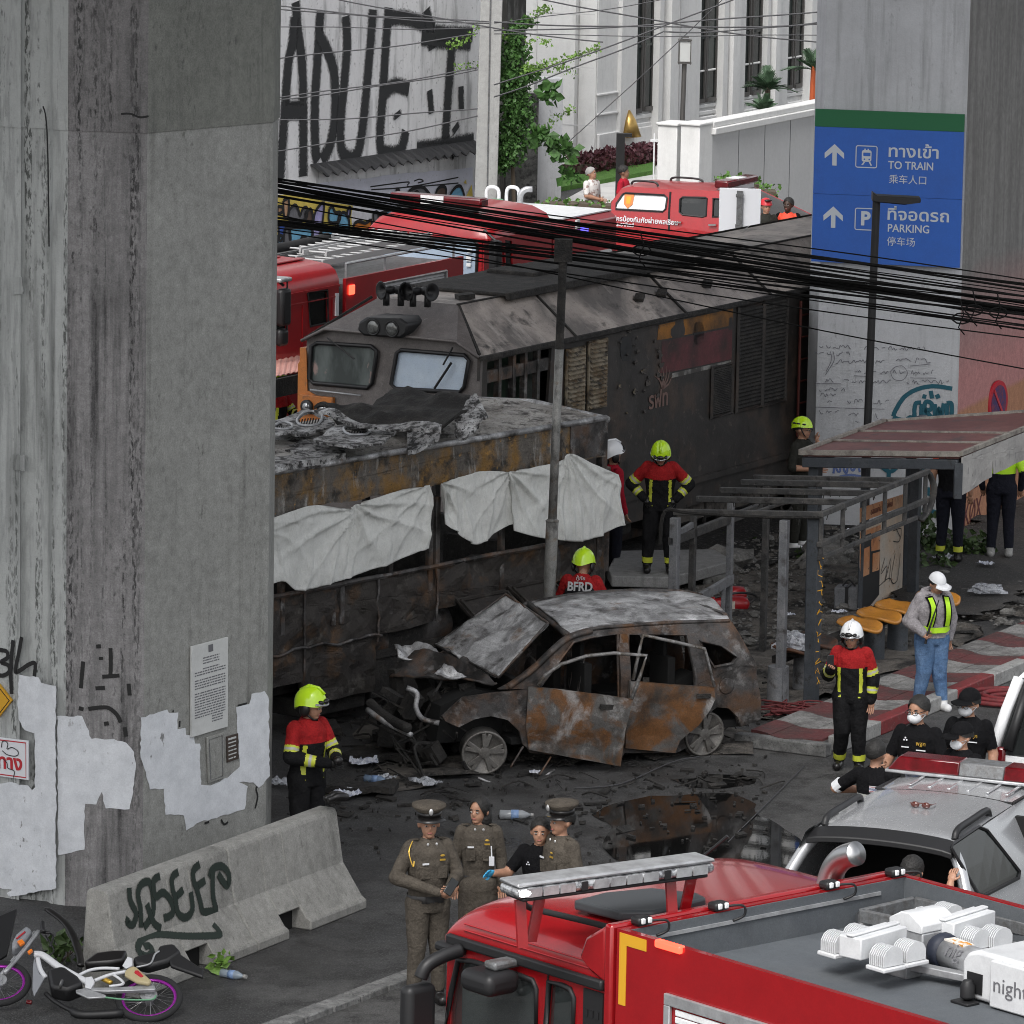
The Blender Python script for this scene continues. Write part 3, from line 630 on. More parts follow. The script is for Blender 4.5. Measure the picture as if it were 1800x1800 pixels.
z2=[[(600,160),(605,220),(632,280),(618,330),(592,322),(596,298)],[(655,345),(652,260),(640,190),(655,145),(690,132),(708,180),(712,260),(700,300),(668,345)],[(682,235),(712,320),(748,350)],[(742,105),(712,130),(722,200),(758,182),(795,225),(800,280),(760,302)],[(827,85),(797,120),(812,198),(850,168)],[(812,198),(825,275),(862,298),(892,260),(885,180)],[(926,50),(896,85),(908,150),(952,125)],[(908,150),(930,230),(945,272),(1012,262)],[(972,112),(987,72),(1030,60),(1062,100),(1052,150),(1012,95)],[(987,82),(987,190),(1002,262)]]
mb=MB();strokes(mb,[zm(s_,.37778,0,1500) for s_ in z2],.088,oU,nU,.004)
zl=[[(680,480),(640,450),(660,400),(720,378),(850,385),(960,385),(1022,375),(990,330)],[(640,450),(665,485),(705,465),(695,432),(668,436)]]
strokes(mb,[zm(s_,.37778,0,1500) for s_ in zl],.085,oS,nS,.006)
iv=Matrix.Rotation(-bl_.rotation_euler.z,4,'Z')@Matrix.Translation(-bl_.location)
mb.V=[tuple(iv@Vector(v)) for v in mb.V];mb.build('graffiti',M['spray_green'],bl_)
class Loc:
 def __init__(s,loc,rz):
  s.m=Matrix.Translation(loc)@Matrix.Rotation(rz,4,'Z');s.i=s.m.inverted();s.r=s.m.to_3x3()
 def on(s,u,v,n,p):return s.i@onplane(u,v,s.m@Vector(p),s.r@Vector(n))
 def y(s,u,v,c=0.):return s.on(u,v,(0,1,0),(0,c,0))
 def x(s,u,v,c=0.):return s.on(u,v,(1,0,0),(c,0,0))
 def z(s,u,v,c=0.):return s.on(u,v,(0,0,1),(0,0,c))
M['loco_grey']=mat('loco_sooty_grey',(.024,.0215,.020),.6,L=[dict(sc=1.1,lo=.4,hi=.65,c=(.040,.035,.032),d=8),dict(sc=2.3,lo=.5,hi=.7,c=(.009,.008,.0075),d=8,st=(1,1,.5)),dict(sc=1.7,lo=.52,hi=.64,c=(.062,.043,.033),d=9,f=.8),dict(sc=7,lo=.62,hi=.68,c=(.12,.10,.085),d=9,f=.5),dict(sc=60,lo=.62,hi=.75,c=(.08,.075,.07),f=.4)],bump=(30,.2,.006))
M['loco_front']=mat('loco_front_grey',(.14,.125,.12),.5,L=[dict(sc=1.4,lo=.4,hi=.65,c=(.095,.083,.078),d=8),dict(sc=2.3,lo=.55,hi=.72,c=(.15,.137,.13),d=8,st=(2,2,.4),f=.6),dict(sc=12,lo=.63,hi=.69,c=(.22,.21,.2),d=9,f=.5)],bump=(30,.15,.005))
M['loco_roof']=mat('loco_roof',(.40,.35,.315),.55,L=[dict(sc=.9,lo=.42,hi=.62,c=(.15,.135,.125),d=8,dist=.8),dict(sc=2.0,lo=.56,hi=.7,c=(.035,.032,.030),d=9,st=(1,2.2,1),dist=.6),dict(sc=1.6,lo=.55,hi=.7,c=(.46,.415,.38),d=8,st=(2.5,1,1),f=.7),dict(sc=24,lo=.6,hi=.7,c=(.06,.055,.05),f=.7)],bump=[(2,.1,.04),(40,.2,.006)])
M['orange']=mat('faded_orange',(.50,.17,.035),.5,L=[dict(sc=3,lo=.45,hi=.7,c=(.40,.14,.04)),dict(sc=10,lo=.6,hi=.7,c=(.2,.09,.04))])
M['stripe_y']=mat('sooty_yellow_stripe',(.26,.105,.012),.6,L=[dict(sc=1.5,lo=.4,hi=.62,c=(.03,.022,.014),d=9),dict(sc=9,lo=.55,hi=.7,c=(.10,.05,.015))])
M['stripe_m']=mat('sooty_maroon_stripe',(.11,.026,.030),.6,L=[dict(sc=1.2,lo=.45,hi=.65,c=(.030,.017,.016),d=9),dict(sc=12,lo=.6,hi=.7,c=(.10,.035,.03))])
M['stripe_w']=mat('dirty_white_line',(.22,.215,.2),.6,L=[dict(sc=4,lo=.45,hi=.6,c=(.06,.055,.05))])
M['louvre_ash']=mat('scorched_louvre',(.24,.205,.15),.75,L=[dict(sc=4,lo=.45,hi=.62,c=(.12,.075,.035),d=8),dict(sc=11,lo=.5,hi=.64,c=(.035,.03,.025),d=9)],bump=(30,.4,.008))
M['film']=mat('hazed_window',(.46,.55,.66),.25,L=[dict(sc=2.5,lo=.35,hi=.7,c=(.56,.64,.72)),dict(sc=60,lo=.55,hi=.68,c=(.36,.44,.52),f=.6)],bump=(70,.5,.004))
M['green_in']=mat('sooty_green_lining',(.020,.045,.026),.7,L=[dict(sc=4,lo=.45,hi=.6,c=(.012,.014,.011))])
LW,LL=2.5,17.0;LR=R(60);LPOS=G(843,625,3.22);LPOS.z=0
lq=Loc(LPOS,LR)
lo=thing('diesel_locomotive','soot blackened diesel locomotive standing behind the burnt bus','locomotive',LPOS,LR)
def LX(u,v):p=lq.x(u,v,0);return (p.y,p.z)
def LS(u,v):p=lq.y(u,v,0);return (p.x,p.z)
NX,NY=Vector((-1,0,0)),Vector((0,-1,0))
fr=lambda a,b:(Vector((-.0+.10*max(0,(b-2.5))*.5,a,b)),NX)
wl=[LX(u,v) for u,v in zm([(205,925),(235,908),(520,925),(548,950),(545,985),(525,1120),(500,1145),(215,1120),(192,1095)],.3333,480,300)]
wr=[LX(u,v) for u,v in zm([(655,960),(680,945),(1010,972),(1035,1000),(1010,1140),(985,1168),(650,1150),(625,1125)],.3333,480,300)]
mb=MB();mb.panel([(0,1.0),(0,3.22),(.30,3.37),(LW-.32,3.37),(LW,3.22),(LW,1.0)],fr,.05,[wl,wr],.4);mb.build('front_panel',M['loco_front'],lo)
cbf=MB();cbf.bx(.02,.25,LW,LW+.09,1.95,3.1);cbf.panel([(LW+.09,1.95),(LW+.09,2.9),(LW-.03,3.08),(LW-.05,2.58),(LW-.45,2.42),(LW-1.0,2.25),(LW-1.15,2.1),(LW-1.15,1.95)],lambda a,b:(Vector((-.02,a,b)),NX),.02,ml=.4)
cbf.build('corner_panel',M['orange'],lo)
mb=MB()
for w_ in (wl,wr):mb.tube([(-.012,a,b) for a,b in w_],.028,6,closed=True)
mb.build('window_gasket',M['black'],lo,smooth=True)
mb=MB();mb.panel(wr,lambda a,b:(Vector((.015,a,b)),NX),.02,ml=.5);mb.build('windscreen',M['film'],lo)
mb=MB();mb.panel(wl,lambda a,b:(Vector((.015,a,b)),NX),.012,ml=.5);mb.build('windscreen',mat('cab_window_glass',(.13,.15,.145),.1,coat=.3,micro=0,L=[dict(sc=1.6,lo=.42,hi=.6,c=(.05,.06,.058),st=(1,1.4,.5)),dict(sc=1.1,lo=.58,hi=.62,c=(.36,.25,.23),st=(1,1.6,1),off=2)]),lo)
mb=MB();mb.bx(.3,.9,1.3,2.4,1.2,2.62);mb.bx(.6,.75,1.55,1.85,2.3,2.95);mb.bx(1.85,1.9,.3,1.9,1.2,3.2)
for y in (1.55,1.8,2.2):mb.bx(1.2,1.25,y,y+.06,2.4,3.3)
mb.build('cab_interior',mat('cab_lining',(.22,.25,.23),.6,L=[dict(sc=3,lo=.4,hi=.65,c=(.10,.115,.11))],micro=.1),lo)
mb=MB();mb.bx(.92,.94,1.95,2.3,2.66,3.1);mb.build('rear_window',mat('pink_light_paint',(.55,.33,.30),.6),lo)  # flat pink plate, the glow behind the cab put into its colour
br=[(-.03,0,3.22),(-.03,.30,3.375),(-.03,LW-.32,3.375),(-.03,LW,3.22)]
mb=MB();mb.tube([(-.05,-.02,3.20)]+[(-.06,y,z) for _,y,z in br[1:3]]+[(-.05,LW+.02,3.2)],.028,6,flat=.8);mb.build('brow_trim',M['loco_front'],lo,smooth=True)
TA=lq.x(765,540,.55);TB=lq.x(645,533,.55);TZ=3.74
y0,y1=.62,LW-.70
mb=MB()
mb.add([(-.04,0,3.23),(-.04,.30,3.385),(-.04,LW-.32,3.385),(-.04,LW,3.23),(.52,LW-.74,TZ),(.52,.62,TZ)],[(0,1,2,3,4,5)])
mb.build('roof_front',M['loco_front'],lo)
mb=MB()
def rp(xa,xb,m_=None):
 n_=max(1,int((xb-xa)/.35))
 for i in range(n_):
  x0,x1=xa+(xb-xa)*i/n_,xa+(xb-xa)*(i+1)/n_
  for j in range(4):
   t0,t1=j/4,(j+1)/4
   q=lambda x,t:(x,-.04+.66*t,3.20+(TZ-3.20)*t+.008*fbm((x,t,0),2)-.012*math.sin(t*math.pi))
   mb.add([q(x0,t0),q(x1,t0),q(x1,t1),q(x0,t1)],[(0,3,2,1)])
   q=lambda x,t:(x,LW+.04-.66*t,3.20+(TZ-3.20)*t)
   mb.add([q(x0,t0),q(x1,t0),q(x1,t1),q(x0,t1)],[(0,1,2,3)])
mb.add([(-.04,-.04,3.20),(2.3,-.04,3.20),(2.3,.62,TZ),(.52,.62,TZ)],[(0,3,2,1)]);mb.add([(-.04,LW+.04,3.20),(2.3,LW+.04,3.20),(2.3,LW-.74,TZ),(.52,LW-.74,TZ)],[(0,1,2,3)])
rp(2.32,5.2);rp(5.22,7.6);rp(7.62,10.6);rp(10.62,LL)
mb.build('roof_side',M['loco_roof'],lo,recalc=False)
mb=MB();mb.add([(.52,.62,TZ),(LL,.62,TZ),(LL,LW-.74,TZ),(.52,LW-.74,TZ)],[(0,1,2,3)]);mb.build('roof_top',M['loco_roof'],lo,recalc=False)
mb=MB()
for x in (2.31,5.21,7.61,10.61):mb.bar((x,-.05,3.205),(x,.62,TZ+.01),.035,.02)
mb.bar((.5,.62,TZ+.005),(LL,.62,TZ+.005),.03,.02);mb.bar((-.05,-.05,3.19),(LL,-.05,3.19),.05,.05);mb.bar((.0,0,3.23),(.54,.63,TZ),.03,.03);mb.bar((.0,LW,3.23),(.54,LW-.63,TZ),.03,.03)
mb.build('roof_seam',M['soot'],lo)
mb=MB()
mb.bx(1.5,6.2,.50,LW-.55,TZ,TZ+.05);mb.bx(1.45,6.3,.42,.5,TZ-.03,TZ+.07)
for x in (6.9,):mb.prism([(0,0),(1.5,0),(1.2,.16),(.3,.16)],lambda a,b,c:(x+a,.7+c,TZ+b*.35),1.1)
mb.bx(3.2,4.0,1.1,1.8,TZ,TZ+.1)
mb.build('roof_hatch',M['soot'],lo,bevel=.02)
mb=MB()
for (u,v) in ((655,483),(705,500)):pass
for x,z in ((4.35,.42),(4.95,.3),(6.2,.5)):mb.bar((x,.2,3.44),(x+.12,.24,3.5),.12,.05)
mb.bar((.95,.9,TZ+.03),(1.1,.75,TZ+.05),.2,.06)
mb.build('lifting_lug',M['soot'],lo,split=1)
sdn=lambda a,b:(Vector((a,0,b)),NY)
cabo=[LS(u,v) for u,v in zm([(1130,1010),(1330,960),(1470,935),(1450,1225),(1130,1225)],.3333,480,300)]
ow=lambda u0,v0,w_,h_:[LS(u0+w_/2*(math.copysign(abs(math.cos(a))**.6,math.cos(a))),v0-.18*(0)+h_/2*(math.copysign(abs(math.sin(a))**.75,math.sin(a)))) for a in [R(k*22.5) for k in range(16)]]
ov=[ow(1100,613,20,44),ow(1228,586,19,42)]
mb=MB();mb.panel([(0.02,1.0),(.02,3.18),(LL,3.18),(LL,1.0)],sdn,.04,[cabo],.5,jit=.008);mb.build('side_panel',M['loco_grey'],lo)
for o_ in ov:
 mb=MB();mb.panel(o_,lambda a,b:(Vector((a,-.004,b)),NY),.004,ml=1);f_=mb.build('side_window',M['black'],lo)
mb=MB();xs=[p[0] for p in cabo];x0,x1=min(xs),max(xs);mb.bx(x0-.1,x1+.1,.5,.55,1.0,3.3);mb.bx(x0+.12,x0+.16,.1,.5,1.0,3.1);mb.build('cab_lining',M['green_in'],lo)
mb=MB()
for t in (.2,.42,.6,.8):x=x0+(x1-x0)*t;mb.bx(x,x+.07,.02,.09,1.,3.18)
mb.bx(x0,x1,.03,.1,2.85,3.0);mb.bx(x0+.5,x0+.9,.1,.5,1.2,2.4)
mb.build('cab_door_frame',M['burnt'],lo)
def sq(quad,name,m_,th=.006,off=.0):
 mb=MB();mb.panel([LS(u,v) for u,v in quad],lambda a,b:(Vector((a,-off-th,b)),NY),th,ml=1);return mb.build(name,m_,lo)
z6=lambda pts:zm(pts,.27778,980,420)
sq(z6([(640,545),(1110,440),(1110,545),(690,632),(630,640)]),'paint_stripe',M['stripe_y'],.004)
sq(z6([(660,648),(1105,560),(1100,760),(720,840),(650,850),(660,740)]),'paint_stripe',M['stripe_m'],.004)
sq(z6([(725,850),(1095,768),(1095,790),(720,880)]),'paint_stripe',M['stripe_w'],.006)
for x_,y_ in ((45,700),(185,650)):
 q=[LS(u,v) for u,v in z6([(x_,y_+60),(x_+30,y_),(x_+90,y_-20),(x_+112,y_+30),(x_+105,y_+400),(x_,y_+430)])]
 mb=MB();xa,xb=min(p[0] for p in q),max(p[0] for p in q);za,zb=min(p[1] for p in q),max(p[1] for p in q)
 mb.bx(xa,xb,-.03,.0,za,zb);nn_=15
 for i in range(nn_):
  z_=za+(zb-za)*(i+.5)/nn_;wob_=.012*fbm((i,x_,0),1.3)
  mb.bar((xa+.02,-.045+wob_,z_),(xb-.02,-.045-wob_,z_+wob_),.05,.016,up=(0,-.6,1))
 mb.tube([(xa,-.03,za),(xa,-.03,zb),(xb,-.03,zb),(xb,-.03,za)],.022,5,closed=True)
 mb.build('louvre',M['louvre_ash'],lo,bevel=.004)
for q_ in ([(1145,450),(1278,420),(1275,1045),(1140,1075)],[(1308,410),(1440,375),(1425,1010),(1300,1035)],[(978,835),(1090,800),(1085,1085),(970,1115)]):
 q=[LS(u,v) for u,v in z6(q_)];mb=MB();xa,xb,za,zb=min(p[0] for p in q),max(p[0] for p in q),min(p[1] for p in q),max(p[1] for p in q)
 for i in range(26):mb.bar((xa,-.02,za+(zb-za)*(i+.5)/26),(xb,-.02,za+(zb-za)*(i+.5)/26),.03,.02,up=(0,-1,1))
 mb.bx(xa,xb,-.012,-.004,za,zb);mb.build('radiator_grille',M['soot'],lo)
 mb=MB();mb.tube([(xa-.03,-.02,za-.03),(xa-.03,-.02,zb+.03),(xb+.03,-.02,zb+.03),(xb+.03,-.02,za-.03)],.03,4,closed=True);mb.build('grille_frame',M['loco_grey'],lo)
lx=LS(1398,600)[0];M['ladder_red']=mat('dark_red_ladder',(.10,.022,.016),.6)
mb=MB()
for x in (lx,lx+.42):mb.tube([(x,-.07,1.2),(x,-.07,3.05)],.02,6)
for i in range(6):mb.tube([(lx,-.07,1.35+i*.3),(lx+.42,-.07,1.35+i*.3)],.014,6)
mb.build('side_ladder',M['ladder_red'],lo)
a,b=LS(1157,703);M['pale_mark']=mat('faded_pink_lettering',(.16,.10,.085),.7)
text('รฟท',.30,M['pale_mark'],lo,frame((a,-.006,b),(1,0,0),NY),ext=.001,bold=.006)
mb=MB();a,b=LS(1172,668)
for i in range(6):
 an=R(15+i*22);mb.ribbon([(a-.12,0,b-.1),(a-.12+.16*math.cos(an),0,b-.1+.16*math.sin(an)),(a-.12+.30*math.cos(an+.25),0,b-.1+.30*math.sin(an+.25))],[.03,.03,.008],NY,.008)
mb.UV=None;mb.build('wing_emblem',M['pale_mark'],lo,recalc=False)
mb=MB()
for k_ in range(26):
 u,v=rng.uniform(1085,1165),rng.uniform(575,730);a,b=LS(u,v);r_=rng.uniform(.02,.07)
 mb.panel([(a+r_*math.cos(t)*rng.uniform(.5,1.3),b+r_*.7*math.sin(t)*rng.uniform(.4,1.3)) for t in [R(i*45) for i in range(8)]],lambda p,q:(Vector((p,-.012-.02*rng.random(),q)),NY),.004,ml=1)
mb.build('peeling_paint',mat('scorched_flakes',(.06,.053,.048),.8,L=[dict(sc=3,lo=.55,hi=.7,c=(.30,.24,.13))]),lo,recalc=False)
mb=MB();mb.bx(0,LL,-.03,LW+.03,.92,1.0);mb.bx(.05,LL,.02,LW-.02,.62,.92);mb.build('frame_sill',M['loco_grey'],lo)
mb=MB()
for xa,xb in ((.6,4.3),(12,15.8)):
 mb.bx(xa,xb,.2,.32,.42,.72);mb.bx(xa,xb,LW-.32,LW-.2,.42,.72)
 for x in (xa+.5,xa+1.85,xb-.5):mb.bx(x-.16,x+.16,.12,.34,.5,.78);mb.bx(x-.4,x-.3,.12,.3,.25,.8)
mb.bx(5.0,8.2,.15,LW-.15,.35,.95);mb.bx(8.4,11.2,.1,LW-.1,.45,.95)
for x in (5.3,6.1,6.9,7.7):mb.bx(x,x+.04,.08,.14,.3,.95)
mb.build('bogie_frame',M['soot'],lo,bevel=.02)
for xa,xb in ((.6,4.3),(12,15.8)):
 for x in (xa+.5,xa+1.85,xb-.5):
  for y in (.75,1.75):
   mb=MB();mb.lathe((x,y,.74),[(.3,-.07),(.45,-.06),(.45,.05),(.47,.055),(.47,.08)],24,'Y');mb.build('wheel',M['soot'],lo,smooth=True)
mb=MB()
mb.bx(5.0,8.2,.10,.14,.4,.9);mb.bx(8.4,9.6,.06,.09,.25,.85);mb.bx(9.7,11.,.06,.09,.3,.9)
mb.build('tank_plate',mat('dusty_brown_plate',(.05,.043,.037),.8,L=[dict(sc=3,lo=.4,hi=.65,c=(.09,.08,.07)),dict(sc=9,lo=.5,hi=.65,c=(.02,.018,.016))]),lo)
mb=MB();mb.bx(.1,LL,LW-.05,LW,1.0,3.2);mb.bx(LL-.05,LL,.05,LW-.05,.9,3.2);mb.build('far_side_panel',M['loco_grey'],lo)
M['lamp_lens']=mat('lamp_glass',(.16,.165,.16),.1,.3,coat=.5,L=[dict(sc=16,lo=.4,hi=.65,c=(.05,.05,.05))])
ha=[LX(u,v) for u,v in zm([(540,775),(680,780),(712,805),(705,850),(680,872),(530,860),(505,835),(512,795)],.3333,480,300)]
cy,cz=sum(p[0] for p in ha)/8,sum(p[1] for p in ha)/8;ha=[(cy+(a-cy)*1.3,cz+(b-cz)*1.15) for a,b in ha]
mb=MB();mb.prism(ha,lambda a,b,c:(-.14+c,a,b),.5);mb.build('headlamp_box',M['black'],lo,bevel=.03)
for s_ in (-1,1):
 mb=MB();mb.lathe((-.142,cy+s_*.135,cz-.005),[(.105,0),(.10,-.012),(.09,-.004)],20,'X');h_=mb.build('headlamp',M['black'],lo,smooth=True)
 mb=MB();mb.lathe((-.146,cy+s_*.135,cz-.005),[(.09,.004),(.07,-.008),(.02,-.012)],20,'X');mb.build('lens',M['lamp_lens'],h_,smooth=True)
for (u,v) in ((690,516),(737,518)):
 p=lq.z(u,v,TZ+.13)
 for dx,dy,hd in ((-.03,.07,(-1,.45,.02)),(.05,-.09,(-.35,-1,0))):
  c_=Vector((p.x+dx,p.y+dy,TZ+.17));mb=MB();rt=Vector(hd).normalized().to_track_quat('Z','Y').to_matrix();mb.lathe(c_,[(.02,-.12),(.05,-.10),(.055,-.04),(.04,0),(.06,.05),(.115,.08),(.105,.085),(.05,.05),(.02,0)],20,'Z',rot=rt);mb.bx(c_.x-.03,c_.x+.03,c_.y-.03,c_.y+.03,TZ-.02,TZ+.14);mb.build('horn',M['black'],lo,smooth=True)
mb=MB();a1=LX(800,610);a2=LX(785,640);a3=LX(768,682)
mb.tube([(-.06,*a1),(-.08,*a2)],.012,6);mb.tube([(-.05,*LX(797,637)),(-.06,*a3)],.016,6);mb.build('wiper',M['black'],lo)
mb=MB();mb.tube([(-.06,*LX(580,593)),(-.07,*LX(628,630))],.01,6);mb.build('wiper',M['black'],lo)
mb=MB()
for q_ in ([(552,684),(640,694)],[(690,695),(758,698)]):mb.tube([(-.08,*LX(*q_[0])),(-.08,*LX(*q_[1]))],.013,8)
mb.build('handrail',M['alu'],lo,smooth=True,split=1)
mb=MB();a,b=LX(560,712);mb.bx(-.06,0,a-.24,a+.24,b-.12,b+.12);hb=mb.build('marker_lamp_panel',M['orange'],lo,bevel=.01)
for s_ in (-.12,.12):
 mb=MB();mb.lathe((-.06,a+s_,b-.02),[(.085,0),(.085,-.04),(.06,-.045)],18,'X');ml_=mb.build('marker_lamp',M['black'],lo,smooth=True)
 mb=MB();mb.lathe((-.075,a+s_,b-.02),[(.06,0),(.05,-.035),(.01,-.045)],14,'X');mb.build('lens',M['clear_lens'],ml_,smooth=True)
bA,bB=G(483,830,3.0),G(1062,735,3.0);bd=(bA-bB).normalized();BRZ=math.atan2(bd.y,bd.x);BPOS=Vector((bB.x,bB.y,0))
bq=Loc(BPOS,BRZ);BUSL,BUSW=10.5,2.25
bs=thing('burnt_bus','gutted rusty burnt bus draped with pale cloth sheets','bus',BPOS,BRZ)
M['bus_fascia']=mat('scorched_bus_band',(.11,.098,.085),.75,.1,L=[dict(sc=2.6,lo=.46,hi=.62,c=(.21,.115,.03),d=9,st=(1,1,.8)),dict(sc=5,lo=.52,hi=.66,c=(.028,.024,.02),d=9),dict(sc=4,lo=.57,hi=.66,c=(.33,.32,.30),d=9,st=(1.6,1,.35),f=.8),dict(sc=8,lo=.6,hi=.66,c=(.36,.20,.05),d=9,f=.75,off=5),dict(sc=50,lo=.6,hi=.72,c=(.02,.018,.016))],bump=[(7,.5,.03),(50,.5,.008)])
M['bus_body']=mat('scorched_bus_side',(.036,.031,.027),.75,.1,L=[dict(sc=1.5,lo=.45,hi=.62,c=(.026,.022,.02),d=9),dict(sc=2.1,lo=.53,hi=.68,c=(.115,.058,.022),d=9,f=.8),dict(sc=4,lo=.58,hi=.68,c=(.16,.15,.135),d=9,st=(1.1,1,.8),f=.5),dict(sc=50,lo=.6,hi=.72,c=(.015,.014,.013))],bump=[(4,.4,.04),(45,.5,.01)])
M['bus_roof']=mat('ashy_bus_roof',(.48,.46,.43),.9,L=[dict(sc=1.6,lo=.42,hi=.62,c=(.27,.25,.225),d=9),dict(sc=5,lo=.5,hi=.64,c=(.08,.072,.066),d=9),dict(sc=4,lo=.58,hi=.7,c=(.48,.465,.44),d=9),dict(sc=30,lo=.56,hi=.66,c=(.045,.04,.037),f=.8)],bump=[(9,.7,.05),(50,.8,.015)])
bn=lambda a,b:(Vector((a,0,b)),Vector((0,1,0)))
def BY(u,v,c=0):p=bq.y(u,v,c);return (p.x,p.z)
ft=[BY(u,v) for u,v in ((1062,737),(940,757),(800,779),(700,797),(600,815),(483,833))];fbm_=[BY(u,v) for u,v in ((483,912),(600,889),(770,853),(880,828),(975,812),(1062,802))]
ft=[(x,3.0) for x,z in ft];x_end=9.8
zb_=sum(z for x,z in fbm_)/6
mb=MB();nn_=60
poly=[(-.05,2.98)]+[(x_end*i/nn_,3.0+.012*fbm((i*.7,1,0),1)) for i in range(nn_+1)]+[(x_end-x_end*i/nn_,zb_+.03*fbm((i*.7,0,0),1)) for i in range(nn_+1)]+[(-.05,zb_)]
mb.panel(poly,bn,.06,ml=.3,jit=.02);mb.build('roof_band',M['bus_fascia'],bs)
mb=MB();q=[(-.06,2.97),(.62,2.98),(.62,zb_+.03),(-.06,zb_+.02)];mb.panel(q,lambda a,b:(Vector((a,.012,b)),Vector((0,1,0))),.01,ml=.3,jit=.006);mb.build('end_band',M['burnt'],bs)
rf=MB();nx,ny=60,16
def RZ(x,y):
 t=-y/BUSW;return 3.0+.07*math.sin(min(1,max(0,t))*math.pi)-(.05*math.exp(-abs(y)/.06))*0+.035*fbm((x,y,0),1.7,4)
for i in range(nx):
 for j in range(ny):
  P_=lambda i,j:(i*.163-.05,.01-j*(BUSW+.02)/ny,RZ(i*.163,-j*BUSW/ny) if j else 3.0)
  rf.add([P_(i,j),P_(i+1,j),P_(i+1,j+1),P_(i,j+1)],[(0,3,2,1)])
rf.build('roof',M['bus_roof'],bs,recalc=False,smooth=True)
mb=MB();mb.tube([(-.04,.0,3.0),(x_end,.0,3.0)],.035,8);mb.tube([(-.05,.02,2.98),(-.06,-1.1,3.06),(-.05,-BUSW,2.98)],.04,8);mb.build('gutter',M['ash'],bs,smooth=True)
mb=MB()
for u in (1070,1055,985,886,772,760,690,605,590,500):
 x=BY(u,860)[0];mb.bx(x-.035,x+.035,-.06,.0,1.2,2.42)
mb.bx(-.08,.02,-.09,0,.5,3.0);mb.build('window_post',M['burnt'],bs,bevel=.008,split=1)
mb=MB()
for k_ in range(8):x=.3+k_*1.25;mb.bx(x,x+.08,-BUSW,-BUSW+.06,1.2,2.6)
mb.bx(-.05,x_end,-BUSW,-BUSW+.05,.4,1.35);mb.bx(-.05,x_end,-BUSW,-BUSW+.05,2.4,2.98);mb.build('far_side',M['soot'],bs)
mb=MB();mb.bx(0,x_end,-BUSW+.1,-.1,.7,.8)
for k_ in range(9):
 x=.6+k_*1.0
 for y in (-.55,-1.6):mb.bx(x,x+.1,y-.4,y+.35,.8,1.75);mb.bx(x,x+.45,y-.4,y+.35,1.1,1.18)
mb.build('seat_frames',M['soot'],bs)
hp=[BY(u,v) for u,v in ((740,1078),(890,1012),(960,1010),(985,1070),(740,1240))]
lt=[BY(u,v) for u,v in ((1010,945),(900,962),(760,1000),(640,1020),(483,1050))]
zt_=sum(z for x,z in lt)/5
wheel_open=[]
low=[(-.05,.55),(-.05,zt_)]+[(x_end*i/40,zt_+.03*fbm((i*.6,4,0),1)) for i in range(41)]+[(x_end,.38),(6.3,.36),(6.25,.62),(5.2,.66),(5.1,.40),(3.95,.38),(3.9,1.0),(2.95,1.02),(2.9,1.15),(.55,1.2),(.5,.55)]
mb=MB();mb.panel(low,bn,.05,ml=.14,jit=.075);mb.build('lower_side',M['bus_body'],bs)
mb=MB();mb.tube([(x_end*i/30,.02,zt_+.01*fbm((i,7,0),.7)) for i in range(31)],.03,6);mb.tube([(3.9+i*.12,.03+.02*fbm((i,2,0),.6),1.02+.05*fbm((i,9,0),.5)) for i in range(20)],.018,6)
for x,z_ in ((2.95,1.05),(3.95,.95),(5.15,.5)):mb.tube([(x+.05*fbm((i,x,0),.5),.025+.02*fbm((i,x,3),.6),zt_-.02+(z_-zt_)*i/8) for i in range(9)],.015,6)
mb.build('side_rib',M['burnt'],bs)
for (xa,xb,t) in ((.98,1.72,0),(1.76,2.62,1)):
 mb=MB();L_=.85;a=R(46-t*5);q=lambda a_,b_:(Vector((a_,.02+b_*math.sin(a),1.27-t*.03-b_*math.cos(a)*.6-(.04)*b_)),Vector((0,math.cos(a),math.sin(a))))
 mb.panel([(xa,0),(xb,0),(xb,L_),(xa,L_)],q,.03,ml=.2,jit=.02)
 for b_ in (.05,L_-.04):mb.bar(q(xa+.03,b_)[0]+Vector((0,.02,.01)),q(xb-.03,b_)[0]+Vector((0,.02,.01)),.03,.02)
 for b_ in (xa+.03,xb-.03):mb.bar(q(b_,.05)[0]+Vector((0,.02,.01)),q(b_,L_-.04)[0]+Vector((0,.02,.01)),.03,.02)
 mb.build('luggage_flap',M['bus_body'],bs)
for (u,v,c_) in ((632,1128,-.35),(745,1098,-.35)):
 p=bq.y(u,v,c_);mb=MB();mb.lathe((p.x-.25,p.y,max(.42,p.z)),[(.05,0),(.24,.03),(.26,.06),(.26,.44),(.24,.47),(.05,.5)],20,'X');mb.build('air_tank',M['burnt'],bs,smooth=True)
for x in (1.1,7.4):
 mb=MB();mb.lathe((x,-.25,.46),[(.2,-.14),(.42,-.12),(.46,-.06),(.46,.08),(.3,.11),(.12,.05)],24,'Y');mb.build('wheel',M['soot'],bs,smooth=True)
mb=MB();mb.bx(.2,x_end,-2.0,-.35,.45,.75);mb.bx(3.0,3.9,-.5,-.12,.25,.95);mb.bx(4.0,5.0,-.6,-.1,.2,.4);mb.bx(2.0,2.1,-.8,-.05,.2,1.1);mb.build('chassis',M['soot'],bs,bevel=.02)
mb=MB();mb.bx(-.06,0,-BUSW,0,.5,1.3);mb.bx(-.06,0,-BUSW,0,2.6,2.95);mb.bx(-.07,0,-BUSW,-BUSW+.1,.5,3.);mb.build('end_panel',M['burnt'],bs)
